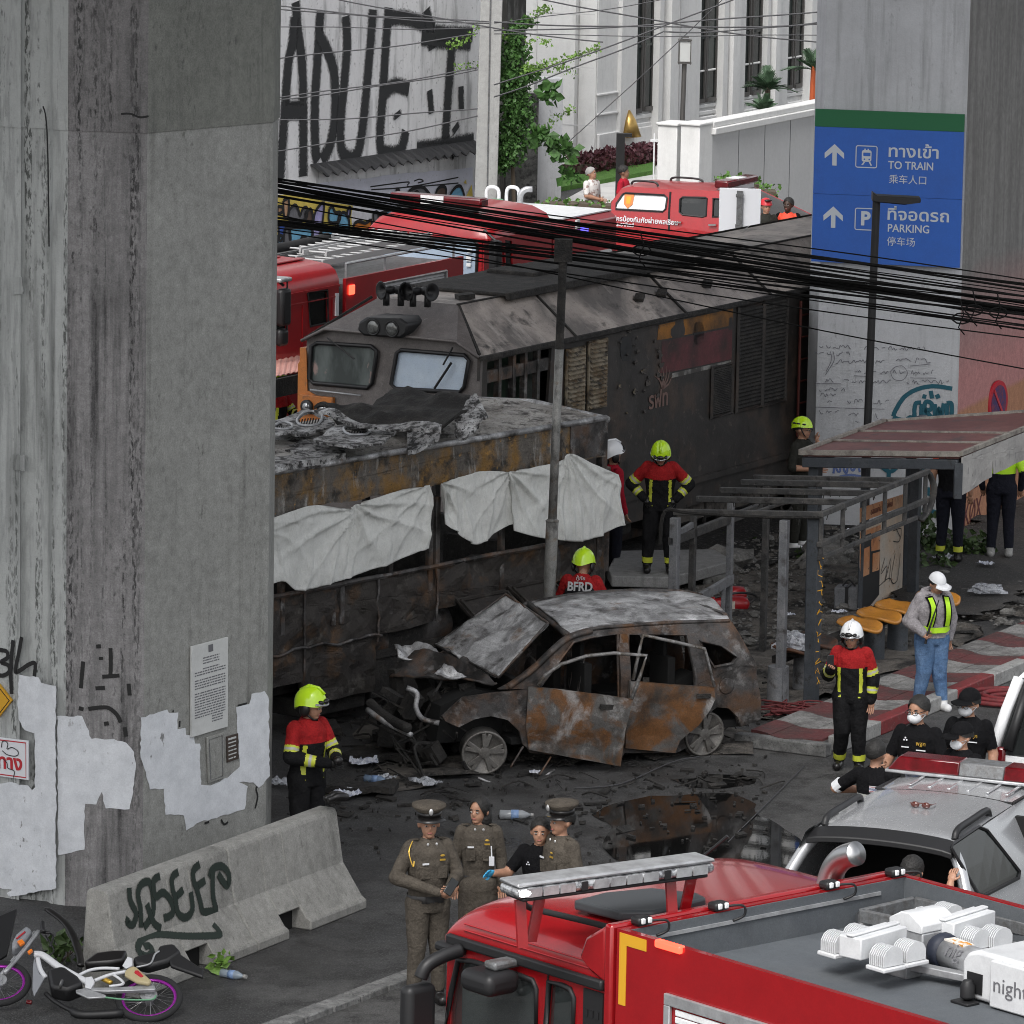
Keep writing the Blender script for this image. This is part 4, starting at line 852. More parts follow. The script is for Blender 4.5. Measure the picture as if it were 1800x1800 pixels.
def debris(name,label,pts,z,m_,th=.03,amp=.05,ml=.15,cat='wreckage',holes=(),build=None,rim=True):
 q=[bq.z(u,v,z) for u,v in pts];c_=sum(q,Vector())/len(q);t=None
 mb=MB();hl=[[((bq.z(u,v,z)-c_).x,(bq.z(u,v,z)-c_).y) for u,v in h] for h in holes]
 f_=lambda a,b:(Vector((a,b,amp*fbm((a*1.2+c_.x,b*1.2,z),1.5,3)+amp*.7*math.sin(a*2.3+c_.x))),Vector((0,0,1)))
 mb.panel([((p-c_).x,(p-c_).y) for p in q],f_,th,holes=hl,ml=ml)
 w=bq.m@c_
 o_=mb.build(name,m_,None,loc=w,rz=BRZ,smooth='auto');tag(o_,label,cat,'air conditioner wreckage on the bus roof');return o_,c_,f_
def ell_px(u,v,a,b):return [(u+a*math.cos(R(k*24)),v+b*math.sin(R(k*24))) for k in range(15)]
z5=lambda pts:zm(pts,.19444,480,680)
for i_,(pl,hole,lab) in enumerate((([(20,290),(300,225),(560,320),(540,345),(200,410),(20,370)],(330,290,115,42),'ashy grey fan plate nearest the locomotive on bus roof'),
 ([(360,430),(560,350),(760,330),(1120,385),(1100,410),(980,480),(640,520),(480,490)],(755,385,120,32),'warped fan plate with round grille in middle of bus roof'),
 ([(-120,300),(20,300),(200,350),(190,385),(20,410),(-120,400)],(90,345,85,36),'fan plate half hidden behind the concrete pillar'))):
 u,v,a,b=hole;hp_=z5(ell_px(u,v,a,b))
 o_,c_,f_=debris('fan_plate',lab,z5(pl),3.2+.03*i_,M['ash_debris'],.025,.05,.15,holes=[hp_])
 cc=bq.z(*z5([(u,v)])[0],3.2+.03*i_)-c_;q=[bq.z(*p,3.2+.03*i_)-c_ for p in hp_];z0=f_(cc.x,cc.y)[0].z
 mb=MB();mb.tube([(p.x*1.,p.y,f_(p.x,p.y)[0].z+.01) for p in q],.016,6,closed=True);mb.build('fan_ring',M['alu'],o_,smooth=True)
 mb=MB()
 for s_ in np.linspace(-.85,.85,9):
  h=math.sqrt(1-s_*s_);ex=(q[0]-cc);ey=(q[4]-cc);a_=cc+ex*s_+ey*h;b_=cc+ex*s_-ey*h;mb.tube([(a_.x,a_.y,z0-.03),(b_.x,b_.y,z0-.03)],.008,4)
 mb.build('grille',M['soot'],o_)
debris('crumpled_sheet','black charred crumpled sheet heaped on the bus roof',z5([(370,190),(560,185),(860,190),(1060,90),(1300,140),(1780,185),(1790,260),(1640,330),(1500,350),(1250,330),(850,290)]),3.25,M['soot'],.04,.16,.12)
debris('bent_strip','long pale bent metal strip curving across bus roof',z5([(370,190),(460,200),(850,290),(1250,325),(1500,350),(1520,385),(1240,360),(820,320),(440,225)]),3.34,M['ash_debris'],.03,.07,.12)
debris('bent_strip','ash grey curved duct panel at pillar end of bus roof',z5([(-100,390),(120,420),(330,450),(560,470),(640,500),(660,540),(300,570),(20,520),(-100,500)]),3.12,M['ash_debris'],.04,.09,.12)
debris('bent_strip','straight pale roof rail lying along edge of bus roof',z5([(-100,660),(300,570),(500,510),(640,520),(660,590),(560,600),(380,640),(20,730),(-100,750)]),3.1,M['ash_debris'],.07,.04,.12)
debris('crumpled_sheet','torn curled grey duct end on middle of bus roof',z5([(1640,330),(1800,240),(1940,330),(1860,400),(1720,420),(1640,400)]),3.22,M['ash_debris'],.025,.22,.1)
debris('crumpled_sheet','small pale crumpled foil scrap beside the bus roof edge',z5([(1210,380),(1330,370),(1540,410),(1500,470),(1340,480),(1220,520)]),3.14,M['ash_debris'],.04,.14,.1)
crumbs=MB()
for k_ in range(420):
 x,y=rng.uniform(0,6),-rng.uniform(.03,BUSW-.1);r_=rng.uniform(.008,.03);z_=RZ(x,y)
 crumbs.ell((x,y,z_),(r_*rng.uniform(.6,1.6),r_,r_*.7),5,3)
cr_=crumbs.build('ash_crumbs',M['bus_roof'],bs);cr_['kind']='stuff'
M['cloth']=mat('white_cloth',(.62,.625,.60),.9,L=[dict(sc=3,lo=.4,hi=.7,c=(.55,.555,.53)),dict(sc=2,lo=.6,hi=.75,c=(.42,.42,.39),f=.7)],micro=.35,bump=[(5,.5,.05,(1.6,1.6,.45)),(16,.4,.015,(1,1,.5)),(180,.25,.002)])
def cloth(label,top,bot,pins,nfold,dy=.05):
 nu,nt=130,44
 tp=smoothline([(*BY(u,v,dy),0) for u,v in top],12);bt=smoothline([(*BY(u,v,dy),0) for u,v in bot],12)
 def at(pl,t):
  k_=t*(len(pl)-1);i=min(int(k_),len(pl)-2);return pl[i].lerp(pl[i+1],k_-i)
 mb=MB();V=[]
 for j in range(nt+1):
  for i in range(nu+1):
   s_,t=i/nu,j/nt;p=at(tp,s_).lerp(at(bt,s_),t)
   d_=0
   for pu,st in pins:
    dx=s_-pu;an=math.atan2(dx*2.4,t+.03);rr=math.hypot(dx*2.4,t)
    d_+=st*.075*(1-abs(math.sin(an*7+.8*fbm((an*2,pu,nfold),1))))**2*math.exp(-rr*1.5)*min(1,rr*6)
   d_+=.045*(1-abs(math.sin(s_*nfold*3.1+1.2*fbm((s_*3,t*.6,nfold),1))))**3*(.3+.7*t)+.02*fbm((s_*9,t*1.3,nfold),1.,3)+.03*math.sin(t*7+s_*5)*math.sin(s_*math.pi*3)**2*t+.05*t*t
   V.append((p.x,dy+.02+max(-.03,d_),p.y))
 F=[(j*(nu+1)+i,j*(nu+1)+i+1,(j+1)*(nu+1)+i+1,(j+1)*(nu+1)+i) for j in range(nt) for i in range(nu)]
 mb.add(V,F);o_=mb.build('cloth_sheet',M['cloth'],None,loc=BPOS,rz=BRZ,recalc=False,smooth=True)
 so=o_.modifiers.new('thick','SOLIDIFY');so.thickness=.004
 return tag(o_,label,'cloth','cloth sheets hung on the burnt bus')
cloth('largest white cloth sheet at the pillar end of burnt bus',[(400,935),(483,908),(545,888),(603,893),(640,880),(700,862),(752,852)],[(400,1060),(478,1020),(512,1036),(560,1028),(606,1013),(690,985),(742,962)],[(.58,1.4),(1,1.),(0,.6)],6)
cloth('narrow white cloth sheet gathered between two bus window posts',[(771,850),(800,840),(845,828),(889,829)],[(770,918),(800,940),(832,955),(891,918)],[(0,1.5),(1,1.2)],4)
cloth('white cloth sheet behind the lamp post at far end of bus',[(889,829),(930,822),(975,812),(1000,797),(1040,815),(1084,834)],[(889,930),(930,942),(975,948),(1010,950),(1050,940),(1087,920)],[(0,1.2),(.55,1.),(1,.4)],5,.07)
p=bq.y(752,935,-.12);mb=MB();mb.panel([(0,0),(.09,.02),(.07,.22),(.10,.36),(.02,.38),(-.02,.2)],lambda a,b:(Vector((p.x-a,p.y+.05*b,p.z-.2+b)),Vector((0,1,0))),.02,ml=.1);mb.build('seat_shell',mat('scorched_orange_plastic',(.42,.13,.06),.6),bs)
c0_,c1_=G(858,1362),G(1238,1330);cd=(c1_-c0_).normalized();CRZ=math.atan2(cd.y,cd.x);CPOS=Vector((c0_.x,c0_.y,0))
cq=Loc(CPOS,CRZ);CW=1.78
car=thing('burnt_car','burnt out rusted car with its front crushed and doors ajar','car',CPOS,CRZ)
z3=lambda pts:zm(pts,.40556,650,1000)
def tum(z):return .0 if z<.95 else .20*((z-.95)/.6)**1.2
def cfn(a,b):return (Vector((a,tum(b)+.05*max(0,.5-b),b)),Vector((0,-1,.25 if b>.95 else 0)))
def C3(pts,c=0.):
 o_=[]
 for u,v in z3(pts):
  p=cq.y(u,v,c)
  for _ in range(3):p=cq.y(u,v,c+tum(p.z))
  o_.append((p.x,p.z))
 return o_
side=[(560,522),(640,470),(860,296),(960,262),(1120,247),(1300,234),(1480,230),(1560,225),(1610,300),(1665,420),(1692,560),(1692,655),(1605,685),(1590,640),(1550,600),(1500,598),(1450,640),(1420,700),(1390,770),(1330,800),(1110,800),(1090,830),(700,800),(680,770),(690,520)]
H1=[(735,512),(880,318),(960,295),(1072,282),(1078,760),(735,755)];H2=[(1118,282),(1370,284),(1412,470),(1405,600),(1330,770),(1120,765)];H3=[(1430,312),(1520,330),(1592,380),(1570,408),(1490,424),(1462,380)]
mb=MB();mb.panel(C3(side),cfn,.05,[C3(H1),C3(H2),C3(H3)],.14,jit=.012);mb.build('body_side',M['burnt'],car)
fender=[(318,640),(400,556),(520,535),(690,520),(702,600),(682,775),(662,760),(642,700),(592,652),(520,636),(450,650),(385,686),(330,662)]
mb=MB();mb.panel(C3(fender),lambda a,b:(Vector((a,-.03+.06*max(0,-a),b)),Vector((0,-1,0))),.03,ml=.1,jit=.03);mb.build('front_fender',M['burnt'],car)
quarter=[(1425,500),(1600,420),(1665,430),(1690,560),(1690,652),(1605,683),(1590,640),(1550,602),(1500,598),(1450,640),(1415,600)]
mb=MB();mb.panel(C3(quarter),lambda a,b:(Vector((a,tum(b)-.025,b)),Vector((0,-1,0))),.02,ml=.12,jit=.01);mb.build('rear_quarter',M['burnt'],car)
mb=MB();q=C3([(1540,505)])[0];mb.lathe((q[0],tum(q[1])-.03,q[1]),[(.085,0),(.09,-.006),(.08,-.012)],20,'Y');mb.build('filler_cap',M['burnt'],car,smooth=True)
nr=[(860,292),(960,262),(1120,247),(1300,234),(1480,229),(1560,225)]
near=[Vector((x,tum(z)+.02,z+.012)) for x,z in C3(nr)];near=smoothline(near,8)
far=smoothline([cq.y(u,v,CW-.2) for u,v in z3([(690,152),(860,118),(1040,101),(1200,96),(1350,100),(1440,118)])],8)
mb=MB();n_=len(near);nt=14;V=[]
for i in range(n_):
 for j in range(nt+1):
  t=j/nt;p=near[i].lerp(far[i],t);e=math.sin(t*math.pi);s_=i/(n_-1)
  p.z+=.06*e-.10*e*math.sin(s_*math.pi)**2*(.6+.5*math.sin(t*5+s_*6))+.03*fbm((p.x,p.y,0),2,3)*e;V.append(p)
mb.add(V,[(i*(nt+1)+j,(i+1)*(nt+1)+j,(i+1)*(nt+1)+j+1,i*(nt+1)+j+1) for i in range(n_-1) for j in range(nt)])
o_=mb.build('roof',M['ash'],car,recalc=False,smooth=True);so=o_.modifiers.new('t','SOLIDIFY');so.thickness=.02;so.offset=0
mb=MB();mb.tube([p+Vector((0,-.015,-.01)) for p in near],.022,6);mb.tube(far,.03,6);mb.build('roof_rail',M['burnt'],car,smooth=True)
ap=[Vector((x,tum(z)+.0,z)) for x,z in C3([(600,512),(700,440),(790,355),(862,298),(960,268)])]
mb=MB();mb.tube(smoothline(ap,6),.045,8,flat=.8);mb.build('windscreen_pillar',M['burnt'],car,smooth=True)
apf=[cq.y(u,v,CW-.15) for u,v in z3([(420,200),(540,180),(690,152)])]
mb=MB();mb.tube([Vector((.35,CW-.05,1.0))]+[far[0]],.04,8);mb.tube([near[0],far[0]],.035,8);mb.build('windscreen_frame',M['burnt'],car,smooth=True)
fs=[(x,z) for x,z in C3(side)]
mb=MB();mb.panel(fs,lambda a,b:(Vector((a,CW-tum(b),b)),Vector((0,1,0))),.04,[C3(H3)],.3,jit=.01);mb.build('far_side',M['burnt'],car)
xr=max(p[0] for p in fs);mb=MB();mb.panel([(.05,.35),(.1,.95),(.28,1.5),(CW-.28,1.5),(CW-.1,.95),(CW-.05,.35)],lambda a,b:(Vector((xr-.01-.28*max(0,b-.95)/.55,a,b)),Vector((1,0,0))),.05,ml=.25,jit=.015);mb.build('tailgate',M['burnt'],car)
mb=MB();mb.bx(.3,xr-.1,.08,CW-.08,.28,.36);mb.bx(.4,.5,.1,CW-.1,.36,.95)
for y in (.5,1.25):
 for x in (1.25,2.25):mb.bx(x,x+.09,y-.22,y+.22,.36,1.05);mb.bx(x-.45,x,y-.22,y+.22,.5,.56);mb.bx(x,x+.05,y-.1,y+.1,1.05,1.25)
mb.build('interior',M['dark'],car,bevel=.01)
mb=MB()
for y in (.4,.62):
 for k_ in range(5):mb.tube([(1.2+k_*.02,y+.05*k_,.5),(1.28,y+.06*k_-.05,1.1)],.006,4)
mb.lathe((.72,.5,.95),[(.17,0),(.18,.01),(.17,.02)],20,'X');mb.build('seat_springs',M['burnt'],car)
mb=MB()
for H_ in (H1,H2,H3):
 q=C3(H_);mb.tube([(x,tum(z)-.012,z) for x,z in q],.016,5,closed=True)
mb.build('door_frame',M['burnt'],car)
bp_=C3([(1098,282),(1098,760)]);mb=MB();mb.bar((bp_[0][0],tum(bp_[0][1]),bp_[0][1]),(bp_[1][0],.02,bp_[1][1]),.1,.05,up=(0,1,0));mb.build('door_pillar',M['rust'],car)
M['frame_ash']=mat('ashen_frame',(.22,.215,.21),.6,.3,L=[dict(sc=7,lo=.45,hi=.6,c=(.09,.075,.06)),dict(sc=16,lo=.55,hi=.7,c=(.38,.375,.37))])
def door(hx,ang,lower,frame_,label,name,mt):
 a=R(ang);dv=Vector((math.cos(a),-math.sin(a),0));nv=Vector((-math.sin(a),-math.cos(a),0));org=Vector((hx,-.045,0))
 def cv(pts):
  o_=[]
  for u,v in z3(pts):
   p=cq.on(u,v,nv,org);o_.append(((p-org).dot(dv),p.z))
  return o_
 f_=lambda s_,z:(org+dv*s_+Vector((0,0,z))+nv*(.035*math.sin(min(1,max(0,(z-.3)/.7))*math.pi)+(-.05*(z-.95)/.5 if z>.95 else 0)),nv)
 mb=MB();mb.panel(cv(lower),f_,.06,ml=.09,jit=.022);d_=mb.build('door',mt,car);d_['label']=label
 q=[f_(*p)[0] for p in cv(frame_)];mb=MB();mb.tube(q,.020,6);mb.build('window_frame',M['frame_ash'],d_,smooth=True)
 return d_,cv,f_
hx1=C3([(697,600)])[0][0];hx2=C3([(1120,600)])[0][0]
d_,cv,f_=door(hx1,24,[(688,512),(780,520),(1000,545),(1140,566),(1108,700),(1088,858),(960,832),(800,805),(690,785),(676,680)],[(730,505),(760,462),(830,415),(940,380),(1060,368),(1200,378),(1170,470),(1135,560)],'open rusty front door','front',M['rust'])
q=cv([(1030,590)])[0];p,n_=f_(*q);mb=MB();mb.bar(p+n_*.02-Vector((.09,0,0)),p+n_*.02+Vector((.09,0,-.02)),.05,.02,up=n_);mb.build('handle',M['soot'],d_)
d_,cv,f_=door(hx2,9,[(1130,488),(1490,514),(1495,560),(1470,610),(1420,680),(1345,745),(1325,798),(1110,778),(1112,640)],[(1140,480),(1165,380),(1190,290),(1330,320),(1455,348),(1490,508)],'rusted rear door standing slightly ajar','rear',M['rust'])
q=cv([(1440,545)])[0];p,n_=f_(*q);mb=MB();mb.bar(p+n_*.02-Vector((.08,0,0)),p+n_*.02+Vector((.08,0,-.01)),.05,.02,up=n_);mb.build('handle',M['soot'],d_)
M['rim']=mat('scorched_alloy',(.22,.21,.195),.55,.5,L=[dict(sc=7,lo=.45,hi=.65,c=(.14,.13,.12),d=8),dict(sc=14,lo=.6,hi=.7,c=(.36,.35,.33),f=.6)],bump=(40,.3,.004))
def rim(p,turn,tilt):
 rt=Matrix.Rotation(R(turn),3,'Z')@Matrix.Rotation(R(tilt),3,'X');r_=.235
 mb=MB();w_=mb
 w_.lathe(p,[(r_-.03,.16),(r_,.17),(r_,.0),(r_+.012,-.012),(r_-.01,-.02),(r_-.03,.02)],28,'Y',rot=rt)
 o_=mb.build('wheel',M['rim'],car,smooth=True)
 mb=MB()
 for k_ in range(5):
  a=R(k_*72+12)
  for s_ in (-.16,.16):
   d0=Vector((math.cos(a),0,math.sin(a)))*.05;d1=Vector((math.cos(a+s_),0,math.sin(a+s_)))*(r_-.02)
   mb.bar(p+rt@(d0+Vector((0,-.005,0))),p+rt@(d1+Vector((0,0,0))),.048,.03,up=rt@Vector((0,-1,0)))
 mb.lathe(p,[(.065,.03),(.065,-.02),(.03,-.028)],16,'Y',rot=rt);mb.build('spokes',M['rim'],o_,bevel=.006)
 mb=MB();mb.lathe(p,[(.1,.1),(r_-.035,.09),(r_-.035,.14),(.1,.14)],24,'Y',rot=rt);mb.build('brake_disc',M['soot'],o_)
 mb=MB();mb.tube([Vector((p.x+r_*1.04*math.cos(R(k_*20)),p.y+.02+.06*rng.random(),max(.015,p.z+r_*1.05*math.sin(R(k_*20))))) for k_ in range(10,18)],.02,5);mb.build('tyre_wires',M['soot'],o_)
rim(cq.y(851,1323,-.03),-14,8);rim(cq.y(1238,1290,.02),4,4)
for x in (0,2.6):mb=MB();mb.lathe((x,CW-.1,.23),[(.1,-.1),(.235,-.1),(.235,.08),(.1,.08)],20,'Y');mb.build('wheel',M['soot'],car,smooth=True)
mb=MB();mb.panel([(-.45,.3),(-.4,.7),(0,.85),(.4,.75),(.45,.3)],lambda a,b:(Vector((a,.35,b)),Vector((0,-1,0))),.3,ml=.3);mb.panel([(2.1,.3),(2.2,.7),(2.6,.85),(3,.7),(3.1,.3)],lambda a,b:(Vector((a,.35,b)),Vector((0,-1,0))),.3,ml=.3);mb.build('wheel_well',M['dark'],car,split=1)
def bil(c,s_,t):return (c[0]*(1-s_)+c[1]*s_)*(1-t)+(c[3]*(1-s_)+c[2]*s_)*t
def crumple(name,px,ys,mt,amp=.05,n=16,th=.015,frq=2.2):
 cs=[cq.y(*z3([p])[0],y) for p,y in zip(px,ys)];nv=(cs[1]-cs[0]).cross(cs[3]-cs[0]).normalized();mb=MB();V=[]
 for i in range(n+1):
  for j in range(n+1):
   s_,t=i/n,j/n;p=bil(cs,s_,t);V.append(p+nv*(amp*fbm(p,frq,4)+amp*1.2*math.sin(s_*3.1)*math.sin(t*3.1)))
 mb.add(V,[(i*(n+1)+j,(i+1)*(n+1)+j,(i+1)*(n+1)+j+1,i*(n+1)+j+1) for i in range(n) for j in range(n)])
 o_=mb.build(name,mt,car,recalc=False,smooth=True);so=o_.modifiers.new('t','SOLIDIFY');so.thickness=th;so.offset=0;return o_,cs
bo,bc=crumple('bonnet',[(285,330),(590,110),(772,235),(560,470)],[1.45,1.5,.32,.18],M['ash'],.045,22,.03,1.8)
mb=MB();mb.tube([bc[0],bc[1],bc[2],bc[3]],.018,5,closed=True);mb.build('bonnet_edge',M['burnt'],bo,smooth=True)
crumple('crumpled_front',[(85,470),(190,345),(420,380),(550,490)],[1.2,1.4,.8,.15],M['burnt'],.10,18,.02,3)
crumple('crumpled_front',[(105,330),(200,318),(330,380),(120,400)],[1.6,1.6,1.2,1.3],M['ash'],.10,12,.02,4)
crumple('crumpled_front',[(280,460),(320,420),(420,465),(350,480)],[.5,.6,.4,.4],M['ash'],.06,10,.02,5)
crumple('crumpled_front',[(330,345),(480,420),(545,470),(420,400)],[1.0,.7,.4,.8],M['ash'],.08,10,.02,5)
mb=MB();r2=random.Random(5)
for k_ in range(46):
 p=Vector((r2.uniform(-.75,.5),r2.uniform(.2,1.6),r2.uniform(.1,.85)*(1 if k_%3 else .5)));mb.box(p,(r2.uniform(.05,.3),r2.uniform(.05,.3),r2.uniform(.04,.2)),rot=Matrix.Rotation(r2.uniform(0,6),3,Vector((r2.random(),r2.random(),r2.random()+.1)).normalized()))
for k_ in range(30):
 a=Vector((r2.uniform(-.9,.4),r2.uniform(.1,1.6),r2.uniform(.05,.8)));mb.tube(smoothline([a,a+Vector((r2.uniform(-.3,.3),r2.uniform(-.3,.3),r2.uniform(-.2,.3))),a+Vector((r2.uniform(-.5,.5),r2.uniform(-.4,.4),r2.uniform(-.4,.2)))],4),r2.uniform(.006,.02),5)
mb.build('engine_wreck',M['soot'],car,bevel=.006)
def cpx(pts,y,r_,name,mt,flat=1.):
 q=[cq.y(*z3([p])[0],y[i] if isinstance(y,list) else y) for i,p in enumerate(pts)];mb=MB();mb.tube(smoothline(q,4),r_,8,flat=flat);return mb.build(name,mt,car,smooth=True)
cpx([(0,580),(40,620),(100,660),(165,690)],[.9,.7,.4,.1],.055,'bumper_beam',M['soot'],1.);cpx([(-10,610),(60,660),(180,720)],[.8,.5,.1],.03,'bumper_beam',M['ash'])
cpx([(160,515),(205,540),(200,600),(230,650),(300,668)],[.3,.25,.2,.1,0],.028,'headlamp_bracket',M['ash'])
cpx([(470,905),(560,935),(700,930),(800,870)],[-.25,-.35,-.3,-.15],.012,'door_seal',M['ash']);cpx([(735,895),(785,815)],[-.3,-.2],.01,'door_seal',M['burnt']);cpx([(610,860),(665,770)],[-.1,-.05],.012,'door_seal',M['burnt'])
cpx([(900,845),(950,500)],[.4,.5],.01,'steering_column',M['soot'])
M['ladder_alu']=mat('dull_aluminium',(.5,.5,.5),.5,.25)
T0=G(1085,1632,3.25);TRZ=R(-49.5);TPOS=Vector((T0.x,T0.y,0));tq=Loc(TPOS,TRZ);TW=2.72
tr=thing('fire_truck','large red fire truck in the foreground with grey equipment deck','fire truck',TPOS,TRZ)
def TY(u,v,c=0):p=tq.y(u,v,c);return (p.x,p.z)
tn=lambda a,b:(Vector((a,0,b)),NY)
M['deck_grey']=mat('grey_deck_coating',(.085,.095,.105),.75,L=[dict(sc=2,lo=.4,hi=.7,c=(.07,.078,.088)),dict(sc=160,lo=.5,hi=.7,c=(.12,.13,.14),f=.6),dict(sc=1.1,lo=.5,hi=.7,c=(.11,.115,.12),f=.6)],bump=(170,.3,.003),micro=.5)
z9=lambda pts:zm(pts,.23333,700,1560)
ZT=sum(TY(*p)[1] for p in z9([(480,410),(1000,565),(1500,710)]))/3
XF=TY(*z9([(470,400)])[0])[0]-.16
wf=[TY(*p) for p in z9([(350,1100),(400,800),(455,545),(560,555),(930,665),(1020,700),(1045,760),(1045,1100)])]
wc=[TY(*p) for p in z9([(1115,1100),(1140,708),(1240,735),(1300,765),(1328,830),(1320,1100)])]
zb=min(p[1] for p in wf+wc)-.35
cabside=[(XF,zb),(XF+.02,ZT),(-.04,ZT),(-.04,zb)]
mb=MB();mb.panel(cabside,tn,.06,[wf,wc],.3);mb.build('cab_side',M['red_paint'],tr)
for w_ in (wf,wc):
 mb=MB();mb.tube([(x,-.004,z) for x,z in w_],.022,6,closed=True);mb.build('window_seal',M['black'],tr,smooth=True)
 mb=MB();mb.panel(w_,lambda a,b:(Vector((a,.03,b)),NY),.008,ml=1);mb.build('side_window',M['glass_clear'],tr)
dl=[TY(*p) for p in z9([(1135,640),(1095,1100)])];mb=MB();mb.bar((dl[0][0],-.001,dl[0][1]),(dl[1][0],-.001,dl[1][1]),.014,.01,up=NY);mb.build('door_gap',M['dark'],tr)
tp=[TY(*p) for p in z9([(470,410),(1525,712)])];mb=MB();mb.bar((XF+.05,-.025,ZT),(-.1,-.025,ZT),.05,.075,up=(0,0,1));mb.build('roof_trim',M['black'],tr,bevel=.015)
sec=[(0,0),(0,.10),(.03,.18),(.10,.26),(.24,.315),(.5,.35),(.9,.37),(TW/2,.375)];sec=sec+[(TW-y,z) for y,z in sec[-2::-1]]
st=[(-.10,1),(-.5,1.0),(-.9,.99),(XF+.5,.96),(XF+.28,.90),(XF+.12,.74),(XF+.03,.5),(XF,.25),(XF,0)]
mb=MB();V=[(x,y,ZT+z*s_) for x,s_ in st for y,z in sec];m_=len(sec)
mb.add(V,[(i*m_+j,i*m_+j+1,(i+1)*m_+j+1,(i+1)*m_+j) for i in range(len(st)-1) for j in range(m_-1)])
mb.build('cab_roof',M['red_paint'],tr,smooth=True,sub=1)
mb=MB();
for z_,o_ in ((.085,.0),(.13,.004)):mb.tube([(XF+.2,-.004+o_,ZT+z_),(-.12,-.004+o_,ZT+z_)],.006,5)
mb.build('roof_crease',M['red_dull'],tr)
mb=MB();mb.bx(-.10,-.02,-.03,TW+.0,2.0,3.27);mb.build('cab_rear_wall',M['red_paint'],tr,bevel=.02)
mb=MB();mb.prism([(-.10,ZT+.02),(-.10,ZT+.42),(-.30,ZT+.30),(-.36,ZT+.16),(-.22,ZT+.06)],lambda a,b,c:(a,-.02+c,b),.16);mb.build('air_deflector',M['red_paint'],tr,bevel=.03)
mb=MB();a,b=TY(*z9([(1475,900)])[0]);mb.bx(a-.1,a+.1,-.012,0,zb,ZT-.06)
for i in range(6):
 for j in range(3):mb.bx(a-.08+j*.055,a-.045+j*.055,-.02,-.01,ZT-.75+i*.1,ZT-.70+i*.1)
mb.build('vent_grille',M['black'],tr)
mb=MB();mb.bx(XF-.02,XF+.04,.02,.14,zb,ZT);mb.bx(XF-.02,XF+.04,TW-.14,TW-.02,zb,ZT);mb.bx(XF-.02,XF+.04,0,TW,ZT-.08,ZT+.02);mb.build('windscreen_frame',M['red_paint'],tr,bevel=.02)
mb=MB();mb.bx(XF+.005,XF+.015,.14,TW-.14,zb,ZT-.08);mb.build('windscreen',M['glass_clear'],tr)
mb=MB();mb.bx(XF+.1,XF+.5,.15,TW-.15,1.2,1.75);mb.bx(XF+1.0,XF+1.16,.3,.95,1.3,2.45);mb.bx(XF+.6,XF+1.1,.3,.95,1.3,1.5);mb.bx(XF+1.0,XF+1.16,1.7,2.3,1.3,2.45);mb.bx(-.2,-.12,.1,TW-.1,1.2,2.7);mb.bx(XF+.1,-.1,.1,TW-.1,1.1,1.2)
rw=Matrix.Rotation(R(60),3,'Y');mb.lathe((XF+.62,.62,1.95),[(.21,-.01),(.23,0),(.21,.01)],20,'Z',rot=None);mb.build('cab_interior',M['grey_metal'],tr,bevel=.03)
mc=[tq.y(*z9([p])[0],-.22) for p in ((690,700),(680,620))]
mb=MB();c_=mc[0];mb.box((c_.x,-.22,c_.z),(.34,.30,.16));mb.build('wide_angle_mirror',M['black'],tr,bevel=.06,seg=4)
mb=MB();mb.box((c_.x+.02,-.12,c_.z+.11),(.13,.25,.06));mb.build('mirror_arm',M['grey_metal'],tr,bevel=.02)
mp=[tq.y(*z9([p])[0],y) for p,y in (((470,470),-.05),(330,520) and ((330,520),-.2),((215,590),-.32),((170,680),-.36))]
mb=MB();mb.tube(smoothline(mp,6),.05,10);mb.build('mirror_bracket',M['black'],tr,smooth=True)
mb=MB();e=mp[-1];mb.box((e.x-.03,e.y,e.z-.42),(.13,.26,.74));mb.build('side_mirror',M['black'],tr,bevel=.05,seg=4)
mb=MB();mb.box((XF+.1,-.04,ZT-.06),(.26,.1,.07));mb.build('mirror_mount',M['black'],tr,bevel=.025)
hz=ZT+.385;q=[tq.z(u,v,hz+.03) for u,v in ((1008,1584),(1062,1570),(1145,1562),(1225,1571),(1242,1580),(1150,1604),(1090,1604))]
q=[(p.x,p.y) for p in q];mb=MB();mb.prism(q,lambda a,b,c:(a,b,hz-.03+c),.07);mb.build('roof_hatch',mat('hatch_grey',(.05,.055,.06),.5),tr,bevel=.02)
la,lb=tq.z(893,1566,ZT+.72),tq.z(1240,1520,ZT+.72);ld=(lb-la).normalized();lc=(la+lb)/2;LLn=(lb-la).length;lz=ZT+.72
lr=math.atan2(ld.y,ld.x);rot=Matrix.Rotation(lr,3,'Z')
mb=MB();mb.box((lc.x,lc.y,lz+.055),(LLn,.24,.03),rz=lr);mb.build('light_bar_top',M['alu'],tr,bevel=.018)
lbb=MB();lbb.box((lc.x,lc.y,lz-.0),(LLn,.25,.075),rz=lr);lb_=lbb.build('light_bar',M['clear_lens'],tr,bevel=.03)
mb=MB();mb.box((lc.x,lc.y,lz-.05),(LLn-.1,.22,.025),rz=lr);mb.build('light_bar_base',M['black'],tr,bevel=.01)
sd_=rot@Vector((0,-1,0));sd_=sd_ if sd_.x>0 else -sd_
for i in range(11):
 t=-.42+i*.084;c_=lc+ld*(t*LLn)+sd_*.126;mb=MB();mb.box((c_.x,c_.y,lz),(LLn*(.075 if i not in (3,8) else .03),.012,.06),rz=lr);mb.build('led_module',M['alu'] if i not in (3,8) else M['black'],lb_)
c_=la+ld*.06+sd_*.10;mb=MB();mb.box((c_.x,c_.y,lz),(.10,.08,.055),rz=lr);mb.build('lit_lamp',M['white_light'],tr,bevel=.03)
